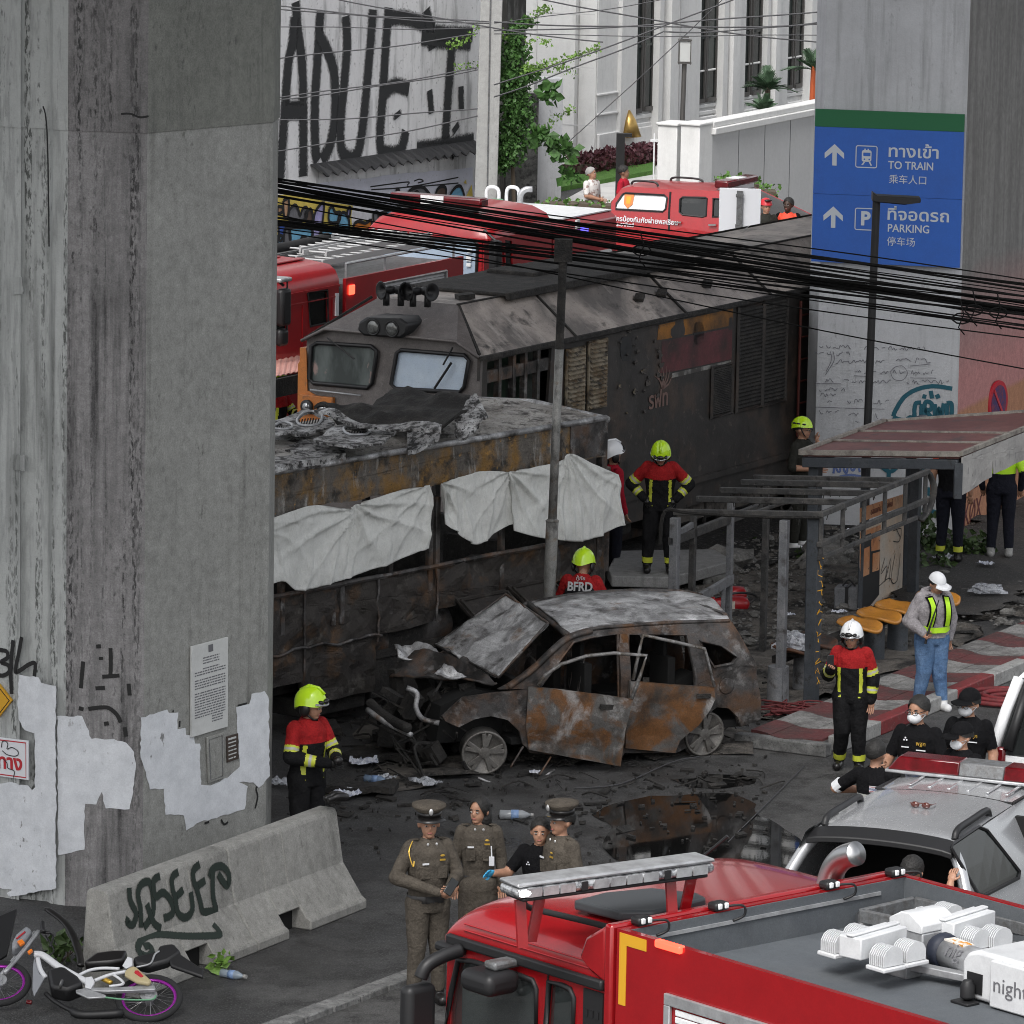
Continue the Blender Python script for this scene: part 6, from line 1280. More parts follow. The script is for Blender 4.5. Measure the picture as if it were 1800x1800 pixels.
mb=MB();mb.bar((xc0,-.01,zg-.02),(xc1,-.01,zg-.02),.02,.03);mb.bar((xc0,-.008,zg-.17),(xc1,-.008,zg-.17),.012,.014);mb.bar((wx0-.12,-.004,.9),(wx0-.12,-.004,zg-.2),.015,.015,up=NY);mb.bar((wx1+.1,-.004,.9),(wx1+.1,-.004,zg-.2),.015,.015,up=NY);mb.build('panel_trim',M['red_dull'],ta)
p=aq.y(*za([(55,720)])[0],-.3);mb=MB();mb.box((p.x,-.3,p.z),(.25,.14,.52));mb.build('side_mirror',M['black'],ta,bevel=.05);mb=MB();mb.tube([(p.x,-.3,p.z+.3),(p.x,-.1,p.z+.42),(p.x,.02,p.z+.42)],.02,6);mb.tube([(p.x+.06,-.32,p.z+.4),(p.x+.06,-.32,p.z-.5)],.012,6);mb.build('mirror_bracket',M['black'],ta);mb=MB();mb.box((p.x,-.28,p.z-.42),(.22,.12,.24));mb.build('wide_angle_mirror',M['black'],ta,bevel=.05);mb=MB();mb.box((p.x,-.2,p.z+.38),(.3,.3,.06));mb.build('mirror_mount',M['alu'],ta,bevel=.02)
p=aq.z(562,450,2.86);mb=MB();mb.lathe((p.x,p.y,2.84),[(.22,0),(.33,.0),(.38,.04),(.38,.2),(.33,.24),(.22,.22),(.22,.02)],28);o_=mb.build('spare_tyre',M['rubber'],None,loc=aq.m@Vector((0,0,0)),rz=R(61.5),smooth='auto');tag(o_,'black spare tyre lying on the far fire truck beside ladder','tyre')
for k_ in range(2):
 z_=2.9+.0*k_;a=aq.z(*za([((120+0),0)])[0],z_);mb=MB()
 p0=Vector((aq.z(588,462,3.0).x+.2*k_,.45+.55*k_,2.98));p1=Vector((xe-.1,.45+.55*k_,2.98))
 for y in (0,.38):
  mb.bar(p0+Vector((0,y,0)),p1+Vector((0,y,0)),.03,.08)
  mb.bar(p0+Vector((.1,y,.12)),p1+Vector((-.15,y,.12)),.03,.07)
 for i in range(12):x=p0.x+.15+(p1.x-p0.x-.3)*i/11;mb.tube([(x,p0.y,3.0),(x,p0.y+.38,3.0)],.016,6);mb.tube([(x+.1,p0.y,3.1),(x+.1,p0.y+.38,3.1)],.016,6)
 o_=mb.build('ladder',M['ladder_alu'],None,loc=APOS,rz=R(61.5));tag(o_,('aluminium extension ladder nearer the locomotive on far fire truck','aluminium extension ladder farther from the locomotive on far fire truck')[k_],'ladder','ladders on the far fire truck')
mb=MB();mb.tube([(.1,.06,3.0),(xe-.1,.06,3.0)],.022,8)
for x in (.1,1.2,xe-.2):mb.tube([(x,.06,2.7),(x,.06,3.0)],.018,6)
mb.build('roof_handrail',M['alu'],ta)
mb=MB();mb.bx(-1.0,.0,.2,1.8,2.5,2.75);mb.build('hose_box',M['alu'],ta,bevel=.03)
for k_,yy in enumerate((1.5,2.0)):
 q=[aq.z(u,v,z) for u,v,z in (((430,445,3.1),(520,430,3.12),(575,417,3.12)) if k_ else ((430,470,2.95),(520,452,2.95),(545,450,2.95)))];mb=MB();mb.tube(smoothline(q,5),.07,12);o_=mb.build('suction_hose',M['rubber'],ta,smooth=True)
mb=MB();p=aq.z(595,415,3.12);mb.lathe(p,[(.05,-.1),(.08,-.08),(.08,.06),(.1,.07),(.1,.12)],14,'X');mb.build('hose_coupling',M['alu'],ta,smooth=True)
for x in (xc0+.8,1.6,3.0):
 for y,o_ in ((.12,-1),(AW-.12,1)):wheel(ta,x,y,.45,.28,o_)
BB0=G(862,425,2.75);B2=Vector((BB0.x,BB0.y,0));b2=Loc(B2,R(62));W2=2.15
tb=thing('fire_truck','red water tanker with white windscreen cards and green filler caps','fire truck',B2,R(62))
def BX(u,v,c=0):p=b2.x(u,v,c);return (p.y,p.z)
def B2Y(u,v,c=0):p=b2.y(u,v,c);return (p.x,p.z)
zc=lambda pts:zm(pts,.26667,620,330)
ws=[BX(*p) for p in zc([(160,330),(210,315),(790,345),(825,370),(815,610),(790,640),(170,560)])]
zr_=B2Y(*zc([(850,350)])[0])[1]
mb=MB();mb.panel([(0,.9),(0,zr_),(W2,zr_),(W2,.9)],lambda a,b:(Vector((0,a,b)),NX),.06,[ws],.4);mb.build('cab_front',M['red_dull'],tb,bevel=.02)
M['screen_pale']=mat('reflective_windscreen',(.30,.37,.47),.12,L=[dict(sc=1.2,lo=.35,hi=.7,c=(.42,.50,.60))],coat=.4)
mb=MB();mb.panel(ws,lambda a,b:(Vector((.02,a,b)),NX),.02,ml=1);mb.build('windscreen',M['screen_pale'],tb);mb=MB();mb.tube([(-.01,a,b) for a,b in ws],.025,5,closed=True);mb.build('screen_seal',M['black'],tb)
for pts in ([(758,402),(786,404),(784,432),(756,430)],[(750,448),(784,450),(782,486),(748,484)],[(752,496),(780,498),(778,520),(750,518)]):
 mb=MB();mb.panel([BX(*p) for p in zc(pts)],lambda a,b:(Vector((-.01,a,b)),NX),.006,ml=1);mb.build('windscreen_card',M['white_paint'],tb)
sec=[(0,0),(.02,.12),(.1,.24),(.35,.34),(.8,.38),(W2/2,.39)];sec=sec+[(W2-y,z) for y,z in sec[-2::-1]];m_=len(sec)
mb=MB();V=[(x,y,zr_-.02+z*s_) for x,s_ in ((2.0,1),(.5,1),(.2,.85),(.03,.45),(0,0)) for y,z in sec];mb.add(V,[(i*m_+j,i*m_+j+1,(i+1)*m_+j+1,(i+1)*m_+j) for i in range(4) for j in range(m_-1)]);mb.build('cab_roof',M['red_dull'],tb,smooth=True)
cw=[B2Y(*p) for p in zc([(868,360),(985,350),(990,600),(862,618)])];cw2=[B2Y(*p) for p in zc([(1005,345),(1050,350),(1055,510),(1010,515)])]
mb=MB();mb.panel([(0,.9),(0,zr_),(2.0,zr_),(2.0,.9)],tn,.05,[cw,cw2],.4);mb.build('cab_side',M['red_dull'],tb)
for w_ in (cw,cw2):mb=MB();mb.panel(w_,lambda a,b:(Vector((a,.02,b)),NY),.02,ml=1);mb.build('side_window',M['glass'],tb)
p=b2.y(*zc([(940,480)])[0],-.2);mb=MB();mb.box((p.x,-.2,p.z),(.2,.16,.62));mb.build('side_mirror',M['black'],tb,bevel=.05);mb=MB();mb.tube([(p.x,-.2,p.z+.3),(p.x,.0,p.z+.45)],.02,6);mb.build('mirror_bracket',M['black'],tb)
lbx=.45;mb=MB();mb.bx(lbx-.13,lbx+.13,.35,W2-.2,zr_+.42,zr_+.56);mb.build('light_bar',M['red_lens'],tb,bevel=.03);mb=MB();mb.bx(lbx-.132,lbx+.132,1.0,1.4,zr_+.425,zr_+.555);mb.build('light_bar_centre',M['white_paint'],tb);mb=MB();mb.bx(lbx-.1,lbx+.1,.5,W2-.35,zr_+.34,zr_+.42);mb.build('light_bar_base',M['black'],tb)
tz=b2.y(1010,385,0).z;tx1=B2Y(1085,366)[0]
mb=MB();mb.prism([(0,.9),(0,tz-.1),(.12,tz),(W2-.12,tz),(W2,tz-.1),(W2,.9)],lambda a,b,c:(2.1+c,a,b),tx1-2.1);mb.build('tank_body',M['red_dull'],tb,bevel=.02)
mb=MB();mb.bx(2.1,tx1,.1,W2-.1,tz,tz+.02);mb.build('tank_top',M['white_paint'],tb)
q=[B2Y(*p) for p in zc([(1215,535),(1370,470),(1700,400),(1720,440),(1370,545),(1230,545)])];mb=MB();mb.panel(q,lambda a,b:(Vector((a,-.006,b)),NY),.006,ml=1);mb.build('white_stripe',M['white_paint'],tb)
a,b=B2Y(*zc([(1500,505)])[0]);text('กรุงเทพมหานคร',.17,M['sign_white'],tb,frame((a,-.012,b),(1,0,0),NY),ext=.001)
for (u,v,h,r_,n_,mt) in ((*zc([(948,130)])[0],.26,.12,'filler_cap','green_cap'),(*zc([(1050,185)])[0],.06,.28,'manhole_cover','green_cap')):
 M['green_cap']=M.get('green_cap') or mat('green_cap_paint',(.12,.30,.17),.5);p=b2.z(u,v,tz+h/2);mb=MB();mb.lathe((p.x,p.y,tz),[(r_*.9,0),(r_,.02),(r_,h-.03),(r_*.85,h)],20);mb.build(n_,M[mt],tb,smooth='auto')
for px in (918,1050):
 p=b2.z(*zc([(px,110)])[0],tz);mb=MB();mb.tube(smoothline([(p.x,p.y+.1,tz),(p.x,p.y+.1,tz+.2),(p.x,p.y+.05,tz+.27),(p.x,p.y-.07,tz+.27),(p.x,p.y-.12,tz+.2),(p.x,p.y-.12,tz)],4),.03,8);mb.build('grab_hoop',M['white_paint'],tb,smooth=True)
p=b2.z(*zc([(1105,120)])[0],tz);mb=MB();mb.tube(smoothline([(p.x,p.y,tz),(p.x,p.y,tz+.17),(p.x+.04,p.y-.06,tz+.26),(p.x+.1,p.y-.16,tz+.27)],5),.05,12);mb.build('vent_elbow',M['alu'],tb,smooth=True)
mb=MB();p=B2Y(*zc([(1475,240)])[0]);mb.bx(p[0]-.05,p[0]+.05,-.04,0,p[1]-.07,p[1]+.07);mb.build('marker_light',M['white_paint'],tb);mb=MB();p=B2Y(*zc([(1520,270)])[0]);mb.bx(p[0]-.1,p[0]+.1,-.04,0,p[1]-.06,p[1]+.06);mb.build('blue_beacon',mat('blue_glow',(.05,.05,.5),.3,emit=((.15,.12,1),1.2)),tb)
mb=MB();mb.bx(.05,tx1,.3,W2-.3,.5,.95);mb.build('chassis',M['soot'],tb)
for x in (1.0,tx1-1.2):
 for y,o_ in ((.12,-1),(W2-.12,1)):wheel(tb,x,y,.45,.28,o_)
WD=Vector((.49,.872,0)).normalized();WN=Vector((WD.y,-WD.x,0));W0=G(490,432);gw=(W0,WN)
M['render_wall']=mat('weathered_render',(.74,.74,.75),.9,L=[dict(sc=.5,lo=.4,hi=.65,c=(.60,.60,.61),d=8,st=(1,1,.4)),dict(sc=1.6,lo=.52,hi=.68,c=(.22,.22,.225),d=9,st=(2.5,2.5,.35),f=.75),dict(sc=12,lo=.6,hi=.7,c=(.15,.15,.15),d=8,f=.7),dict(sc=.35,lo=.58,hi=.7,c=(.82,.82,.84),d=6,f=.7)],bump=(20,.3,.01))
wb=thing('graffiti_building','weathered white wall with tall black graffiti letters and colourful mural','building',W0,0)
def wl_(mb):mb.V=[tuple(Vector(v)-W0) for v in mb.V];return mb
we=(onplane(868,300,*gw)-W0).dot(WD)
mb=MB();a,b=-8.,we;q=[W0+WD*a,W0+WD*b,W0+WD*b-WN*6,W0+WD*a-WN*6]
mb.add([p for p in q]+[p+Vector((0,0,15)) for p in q],[(0,1,5,4),(1,2,6,5),(2,3,7,6),(3,0,4,7),(4,5,6,7)]);wl_(mb).build('wall',M['render_wall'],wb)
M['lilac']=mat('lilac_white_paint',(.62,.63,.72),.85,L=[dict(sc=1.2,lo=.4,hi=.7,c=(.54,.55,.62)),dict(sc=14,lo=.62,hi=.7,c=(.4,.4,.42))])
mb=MB();traced(mb,rough_edge([(440,345),(488,337),(560,322),(700,306),(830,294),(838,380),(800,430),(480,520),(440,520)],1.5,14),*gw,.006,.002);wl_(mb).build('painted_band',M['lilac'],wb)
M['spray_soft']=spray('broad_black_spray',(.018,.019,.021),.8,.62,26)
z2_=lambda pts:zm(pts,.33333,480,0)
L_=[[(118,10),(125,100),(135,210),(152,330),(158,540),(158,930)],[(112,90),(100,230),(80,330),(62,560),(45,800),(35,940)],[(60,575),(160,565)],[(60,590),(160,590)],
 [(248,60),(232,330),(218,560),(222,790),(235,850)],[(238,180),(290,280),(322,400),(325,600),(300,760),(255,845)],
 [(382,85),(388,250),(372,450),(352,700),(372,815),(430,825),(460,740),(488,500),(510,250),(525,50)],
 [(608,40),(592,250),(577,500),(562,760),(600,808),(670,790),(698,690)],[(585,490),(640,450),(715,470)],[(615,95),(700,95),(800,130),(850,150)],[(805,50),(825,150),(838,260)],[(780,200),(900,215),(1040,225)],[(850,170),(950,180),(1050,180)],
 [(942,230),(922,480),(905,740)],[(755,785),(900,765),(1055,740)],[(780,800),(930,790),(960,810)],([(822,475),(828,540),(832,598)],.3),([(988,455),(988,520),(990,578)],.3),[(650,590),(655,620)],[(955,660),(965,690)]]
mb=MB();strokes(mb,[(z2_(s_[0]),s_[1]) if isinstance(s_,tuple) else z2_(s_) for s_ in L_],.42,W0,WN,.006);wl_(mb).build('graffiti_lettering',M['spray_soft'],wb)
cols=dict(y=(.62,.48,.10),t=(.55,.33,.20),g=(.16,.16,.175),b=(.10,.065,.05),l=(.38,.35,.62),c=(.17,.42,.62),o=(.70,.22,.03),d=(.04,.10,.42),k=(.01,.01,.012),w=(.68,.68,.72),p=(.13,.10,.42))
for k_,v in cols.items():M['mural_'+k_]=mat('mural_paint_'+k_,v,.8,L=[dict(sc=5,lo=.4,hi=.7,c=tuple(x*.82 for x in v))])
z4=lambda pts:zm(pts,.15556,480,280)
mural=[('y',z4([(-100,400),(330,400),(560,470),(880,520),(1120,600),(1110,900),(880,960),(500,1000),(-100,1080)])),('w',z4([(900,520),(1120,560),(1110,680),(960,700),(900,780),(880,640)])),
('t',z4([(100,470),(165,452),(150,650),(110,640)])),('t',z4([(40,530),(90,540),(95,590),(40,610)])),('g',z4([(170,570),(230,515),(270,560),(290,640),(320,560),(370,550),(350,680),(170,690)])),('b',z4([(345,610),(410,560),(435,640),(420,720),(360,700)])),('l',z4([(450,640),(480,560),(560,490),(545,700),(510,940),(425,940)])),
('c',z4([(620,560),(655,535),(690,600),(745,600),(730,705),(620,705)])),('c',z4([(730,630),(790,600),(845,690),(830,900),(720,760)])),('l',z4([(830,560),(860,540),(850,640),(820,640)])),('o',z4([(895,760),(910,720),(960,700),(1030,720),(1095,685),(1075,790),(900,800)])),('c',z4([(165,770),(410,780),(420,910),(300,910),(270,970),(190,970)])),('d',z4([(45,740),(125,740),(105,860),(60,920)])),('c',z4([(40,850),(100,880),(90,1000),(40,1010)])),('g',z4([(110,800),(170,770),(180,960),(110,990)])),('g',z4([(300,880),(380,900),(400,960),(320,990)])),('c',z4([(520,800),(700,790),(720,870),(640,900),(520,940)])),('g',z4([(1115,610),(1170,600),(1180,780),(1130,800)])),('c',z4([(1180,620),(1330,560),(1430,560),(1250,740),(1200,760)])),('t',z4([(1190,640),(1260,600),(1250,690)])),('d',z4([(1340,650),(1410,600),(1420,680),(1330,690)])),
('g',zm([(690,1040),(720,1000),(770,985),(800,1000),(840,1060),(800,1065)],.3333,480,0)),('b',zm([(842,1062),(858,1000),(888,982),(906,1000),(892,1068)],.3333,480,0)),('c',zm([(912,1072),(930,1020),(958,985),(985,985),(1002,1040),(995,1095)],.3333,480,0)),('y',zm([(1000,1092),(1002,1060),(1043,972),(1048,1040)],.3333,480,0)),('c',zm([(1000,1098),(1048,1040),(1048,1090)],.3333,480,0)),('p',zm([(715,1040),(750,1010),(762,1022),(790,1050),(730,1048)],.3333,480,0)),('y',zm([(1000,965),(1012,945),(1015,970)],.3333,480,0)),('g',zm([(640,1010),(650,995),(660,1015),(650,1030)],.3333,480,0))]
cx=MB();order='ytgblcodkwp'
for i,(k_,pts) in enumerate(mural):
 q=[(p.x,p.y) for p in smoothline(pts+[pts[0]],3)[:-1]] if k_ !='y' else pts
 traced(cx,q,W0,WN,.002,.009+i*.0006,mi=order.index(k_))
for i,(k_,pts) in enumerate(mural):
 if k_ in 'yw':continue
 q=[onplane(p.x,p.y,*gw) for p in smoothline(pts+[pts[0]],3)];cx.ribbon(q,.07,WN,.030+i*.0002,mi=order.index('k'))
cx.UV=None;wl_(cx).build('mural',[M['mural_'+c] for c in order],wb,recalc=False)
mb=MB();strokes(mb,[zm([(30,300),(60,305),(110,290)],.3333,640,300),zm([(510,985),(620,970),(715,960),(720,985),(975,965)],.3333,480,0),zm([(515,1000),(715,985),(975,935)],.3333,480,0),zm([(740,955),(770,945),(790,955),(760,965)],.3333,480,0)],.03,W0,WN,.012);wl_(mb).build('conduit',M['spray_black'],wb)
mb=MB();a,b=onplane(545,292,*gw),onplane(832,276,*gw);a.z=b.z=(a.z+b.z)/2;n_=56
for i in range(n_):
 p,q=a.lerp(b,i/n_),a.lerp(b,(i+1)/n_);h0,h1=.05*math.cos(i*2.0),.05*math.cos((i+1)*2.0)
 mb.add([p+Vector((0,0,.18)),q+Vector((0,0,.18)),q+WN*.3+Vector((0,0,-.02+h1)),p+WN*.3+Vector((0,0,-.02+h0))],[(0,1,2,3)])
o_=wl_(mb).build('awning',M['black'],wb,recalc=False);o_.modifiers.new('s','SOLIDIFY').thickness=.02
mb=MB();a,b=onplane(872,300,*gw),onplane(905,300,*gw);a.z=b.z=0
mb.bar(a+Vector((0,0,7)),a+Vector((0,0,7.01)),.1);mb=MB();c_=(a+b)/2;mb.box((c_.x,c_.y,7.5),(.8,.4,15),rz=math.atan2(WD.y,WD.x));o_=mb.build('corner_column',mat('mouldy_column',(.035,.034,.032),.9,L=[dict(sc=3,lo=.5,hi=.7,c=(.12,.12,.115),st=(2,2,.4))]));o_.parent=wb;o_.location=-W0
M['mould']=mat('mouldy_concrete',(.06,.06,.058),.95,L=[dict(sc=2,lo=.45,hi=.65,c=(.16,.16,.15),d=8),dict(sc=9,lo=.5,hi=.65,c=(.02,.02,.02))])
t=thing('garden_wall','low black mould stained wall beside the vine','wall',D(902,370,110));t.location.z=0;mb=MB();mb.box((0,0,1.2),(.95,.3,2.4),rz=R(10));mb.build('wall_block',M['mould'],t)
t=thing('gate_pillar','plain grey gate pillar between vine and green lawn','pillar',D(960,370,110.5));t.location.z=0;mb=MB();mb.box((0,0,1.35),(.55,.5,2.7),rz=R(8));mb.build('shaft',M['conc_p'],t,bevel=.02)
t=thing('power_pole','square concrete power pole in front of graffiti wall','utility pole',D(853,370,107.5));t.location.z=0
mb=MB();mb.add([(-.23,-.16,0),(.23,-.16,0),(.23,.16,0),(-.23,.16,0),(-.01,-.13,15),(.39,-.13,15),(.39,.13,15),(-.01,.13,15)],[(0,1,5,4),(1,2,6,5),(2,3,7,6),(3,0,4,7),(4,5,6,7)]);mb.build('shaft',concrete('pole_concrete',(.42,.42,.41),(.2,.2,.2),.8,.5),t,bevel=.02)
mb=MB();mb.bx(.02,.05,-.175,-.16,0,13);mb.build('earth_strip',M['grey_metal'],t)
HD=Vector((.46,.888,0)).normalized();HN=Vector((HD.y,-HD.x,0));H0=G(1047,290);hp_=(H0,HN);ED=Vector((-.95,.31,0)).normalized();EN=Vector((-ED.y,ED.x,0));EN=EN if EN.y<0 else -EN
M['white_stone']=mat('white_cladding',(.70,.70,.69),.75,L=[dict(sc=.4,lo=.4,hi=.7,c=(.64,.64,.63)),dict(sc=3,lo=.5,hi=.75,c=(.60,.60,.59),st=(2,2,.5))]);M['white_shade']=mat('pale_grey_cladding',(.56,.56,.56),.8)
hb=thing('white_building','large white stone building with tall narrow dark window slits','building',H0);hl=lambda mb:(setattr(mb,'V',[tuple(Vector(v)-H0) for v in mb.V]),mb)[1]
mb=MB();q=[H0,H0+HD*46,H0+HD*46-HN*30,H0+ED*14-HN*25,H0+ED*14];n_=len(q)
mb.add([p for p in q]+[p+Vector((0,0,34)) for p in q],[(i,(i+1)%n_,n_+(i+1)%n_,n_+i) for i in range(n_)]+[tuple(range(n_,2*n_))]);hl(mb).build('wall',M['white_stone'],hb)
def sl(u,v):p=onplane(u,v,*hp_)-H0;return p.dot(HD),p.z
wins=[(1113,1123,192),(1129,1142,188),(1222,1234,175),(1239,1254,172),(1303,1312,163),(1319,1332,160),(1378,1388,151),(1394,1405,148)]
M['dark_glass']=mat('dark_glazing',(.012,.016,.016),.12,L=[dict(sc=1.2,lo=.5,hi=.7,c=(.03,.045,.04))]);M['bronze']=mat('bronze_frame',(.12,.115,.11),.4,.5)
for (u0,u1,v) in wins:
 s0,z0=sl(u0,v);s1,_=sl(u1,v)
 fr_=MB();
 def hbx(mb,s0,s1,z0,z1,d0,d1):mb.add([H0+HD*s+HN*d+Vector((0,0,z)) for d in (d0,d1) for s,z in ((s0,z0),(s1,z0),(s1,z1),(s0,z1))],[(3,2,1,0),(4,5,6,7),(0,1,5,4),(1,2,6,5),(2,3,7,6),(3,0,4,7)])
 hbx(fr_,s0-.06,s0,z0-.08,27,.0,.06);hbx(fr_,s1,s1+.06,z0-.08,27,.0,.06);hbx(fr_,s0,s1,z0-.1,z0,.0,.08)
 w_=hl(fr_).build('window',M['bronze'],hb);mb=MB();hbx(mb,s0,s1,z0,27,.005,.02)
 for k_ in range(8):hbx(mb,s0,s1,z0+3*k_+1.4,z0+3*k_+1.46,.02,.05)
 hl(mb).build('pane',M['dark_glass'],w_)
mb=MB()
for u0,u1,d in ((1085,1112,.10),(1143,1150,.22),(1158,1172,.30),(1186,1222,.12),(1256,1264,.22),(1268,1280,.3),(1284,1301,.12),(1334,1339,.2),(1343,1350,.3),(1355,1376,.12),(1408,1420,.25)):
 s0,s1=sl(u0,150)[0],sl(u1,150)[0];hbx(mb,s0,s1,0,30,-.02,d)
hl(mb).build('pilaster',M['white_stone'],hb)
mb=MB()
for u0,u1,v,h in ((1048,1084,200,.06),(1048,1084,165,.06),(1112,1160,218,.1),(1112,1160,203,.1),(1172,1222,190,.08),(1222,1270,185,.1),(1222,1270,197,.1),(1284,1420,172,.1),(1284,1420,180,.1),(1172,1420,132,.05)):
 s0,z0=sl(u0,v);s1,_=sl(u1,v);hbx(mb,s0,s1,z0-h,z0,.0,.05)
hbx(mb,0,40,0,.7,0,.08);hl(mb).build('ledge',M['white_stone'],hb,bevel=.02)
mb=MB()
for e0,e1,d in ((0.02,.42,.05),(.45,1.35,.28),(1.4,14,.16)):mb.add([H0+ED*e+EN*dd_+Vector((0,0,z)) for dd_ in (0,d) for e,z in ((e0,0),(e1,0),(e1,31),(e0,31))],[(3,2,1,0),(4,5,6,7),(0,1,5,4),(1,2,6,5),(2,3,7,6),(3,0,4,7)])
hl(mb).build('end_pilaster',M['white_stone'],hb)
mb=MB()
for z in (.9,2.2,3.4,4.5,6.0,7.4):mb.add([H0+ED*e+EN*dd_+Vector((0,0,zz)) for dd_ in (.28,.286) for e,zz in ((0,z),(14,z),(14,z+.02),(0,z+.02))],[(3,2,1,0),(4,5,6,7)])
for e in (2.2,3.8,5.4):mb.add([H0+ED*ee+EN*.165+Vector((0,0,zz)) for ee,zz in ((e,0),(e+.02,0),(e+.02,31),(e,31))],[(0,1,2,3)])
hl(mb).build('panel_joint',M['white_shade'],hb,recalc=False)
p=onplane(1105,218,H0+HN*.1,HN);t=thing('wall_lamp','golden half cone wall lamp on the white building','lamp',p)
mb=MB();q=[]
for i in range(9):a=math.pi*i/8;q.append((math.cos(a),math.sin(a)))
V=[HD*(c*.30*s_)+HN*(sn*.30*s_)+Vector((0,0,z)) for z,s_ in ((-.28,1),(.1,.55),(.32,.08)) for c,sn in q];mb.add(V,[(i*9+j,i*9+j+1,(i+1)*9+j+1,(i+1)*9+j) for i in range(2) for j in range(8)]);o_=mb.build('shade',mat('gold_metal',(.55,.36,.12),.35,.8),t,smooth=True);o_.modifiers.new('s','SOLIDIFY').thickness=.02
b0,b1=D(1238,400,104.5),D(1440,400,110);b0.z=b1.z=0;bdir=(b1-b0).normalized();zt1,zt2=D(1240,232,104.5).z,D(1432,200,110).z
t=thing('boundary_wall','long pale grey boundary wall with white coping behind red pickup','wall',b0);M['grey_wall']=mat('pale_grey_wall',(.50,.50,.50),.85,L=[dict(sc=.7,lo=.4,hi=.7,c=(.46,.46,.46))])
b1e=b0+bdir*22;H_=(zt1+zt2)/2
mb=MB();c_=(b1e-b0)/2;mb.box((c_.x,c_.y,H_/2),(22,.25,H_),rz=math.atan2(bdir.y,bdir.x));mb.build('wall_face',M['grey_wall'],t)
mb=MB();mb.box((c_.x,c_.y,H_+.07),(22.1,.45,.14),rz=math.atan2(bdir.y,bdir.x));mb.box((c_.x,c_.y,H_+.2),(22.05,.34,.12),rz=math.atan2(bdir.y,bdir.x));mb.build('coping',M['white_stone'],t,bevel=.02)
mb=MB();bn_=Vector((bdir.y,-bdir.x,0))
for k_ in range(1,12):p=bdir*(k_*1.35)+bn_*.128;mb.bar(p,p+Vector((0,0,H_)),.018,.006,up=bn_)
mb.build('joint',M['grey_metal'],t)
for i,(u,w_,y,lab) in enumerate(((1181,.52,105.5,'white gate pillar further from the boundary wall'),(1221,.50,104.3,'white gate pillar joined to the boundary wall'))):
 p=D(u,400,y);p.z=0;t=thing('gate_pillar',lab,'pillar',p,R(62-90),'white gate pillars');hh=D(u,219,y).z
 mb=MB();mb.bx(-w_*.42,w_*.42,-.3,.3,0,hh);mb.bx(-w_*.5,w_*.2,-.2,.2,0,hh-.03);mb.build('shaft',M['white_stone'],t,bevel=.02);mb=MB();mb.bx(-w_*.47,w_*.47,-.34,.34,hh,hh+.06);mb.build('cap',M['white_stone'],t,bevel=.02)
t=thing('metal_gate','narrow white metal gate leaf beside the gate pillars','gate',D(1157,400,107));t.location.z=0
mb=MB();
for k_ in range(3):mb.bar((-.12+k_*.12,0,0),(-.12+k_*.12,0,1.9),.03)
mb.bar((-.2,0,1.75),(.25,0,1.75),.05);mb.bar((-.1,0,.9),(.2,0,.9),.04);mb.build('gate_leaf',M['white_paint'],t)
t=thing('street_lamp','slim garden lamp post with square glass lantern by white building','street lamp',D(1193,370,110));t.location.z=0;zz=D(1196,110,110).z;zt_=D(1196,70,110).z
mb=MB();mb.tube([(0,0,0),(.05,0,zz)],[.06,.05],10);mb.build('pole',M['bronze'],t);mb=MB();mb.bx(-.06,.16,-.11,.11,zz+.03,zt_-.02);o_=mb.build('lantern_glass',mat('frosted_glass',(.5,.51,.5),.4),t)
mb=MB()
for x in (-.07,.17):
 for y in (-.12,.12):mb.bar((x,y,zz-.03),(x,y,zt_),.02)
for z in (zz,zt_):mb.bx(-.09,.19,-.14,.14,z-.015,z+.015)
mb.bx(-.03,.13,-.08,.08,zt_+.05,zt_+.07);mb.build('lantern_frame',M['bronze'],t)
t=thing('bollard_lamp','black L shaped garden lamp beside purple hedge','lamp',D(1090,290,112));t.location.z=0;zz=D(1090,240,112).z;mb=MB();mb.bx(-.09,.09,-.09,.09,0,zz);mb.build('post',M['black'],t);mb=MB();mb.bx(-.09,.24,-.09,.09,zz,zz+.07);mb.build('head',M['black'],t)
t=thing('road_sign','back of a white road sign on grey post beside red pickup','sign',D(1298,470,90),R(-6));t.location.z=0;za_,zb2=D(1298,425,90).z,D(1298,331,90).z;w_=.355
mb=MB();zm_=D(1298,411,90).z;mb.bx(-w_,w_,.0,.015,zm_+.01,zb2);mb.build('plate',M['sign_white'],t,bevel=.03);mb=MB();mb.bx(-w_,w_,.0,.015,zm_-.5,zm_-.01);mb.build('plate',M['sign_white'],t,bevel=.02);mb=MB();mb.bx(-.055,.045,-.06,-.0,0,zb2-.04)
for z in (zb2-.12,zm_+.14):mb.bx(-.07,.06,-.075,-.06,z-.03,z+.03)
mb.build('post',M['grey_metal'],t)
def leafmat(name,c):return mat(name,c,.6,L=[dict(sc=1.6,lo=.35,hi=.7,c=tuple(x*1.7 for x in c)),dict(sc=9,lo=.5,hi=.7,c=tuple(x*.5 for x in c))])
M['leaf']=leafmat('vine_leaf',(.042,.105,.022));M['leaf_light']=leafmat('young_leaf',(.12,.22,.04));M['leaf_purple']=leafmat('purple_leaf',(.075,.022,.030));M['leaf_hedge']=leafmat('hedge_leaf',(.075,.165,.03));M['bark']=mat('bark',(.09,.07,.05),.9)
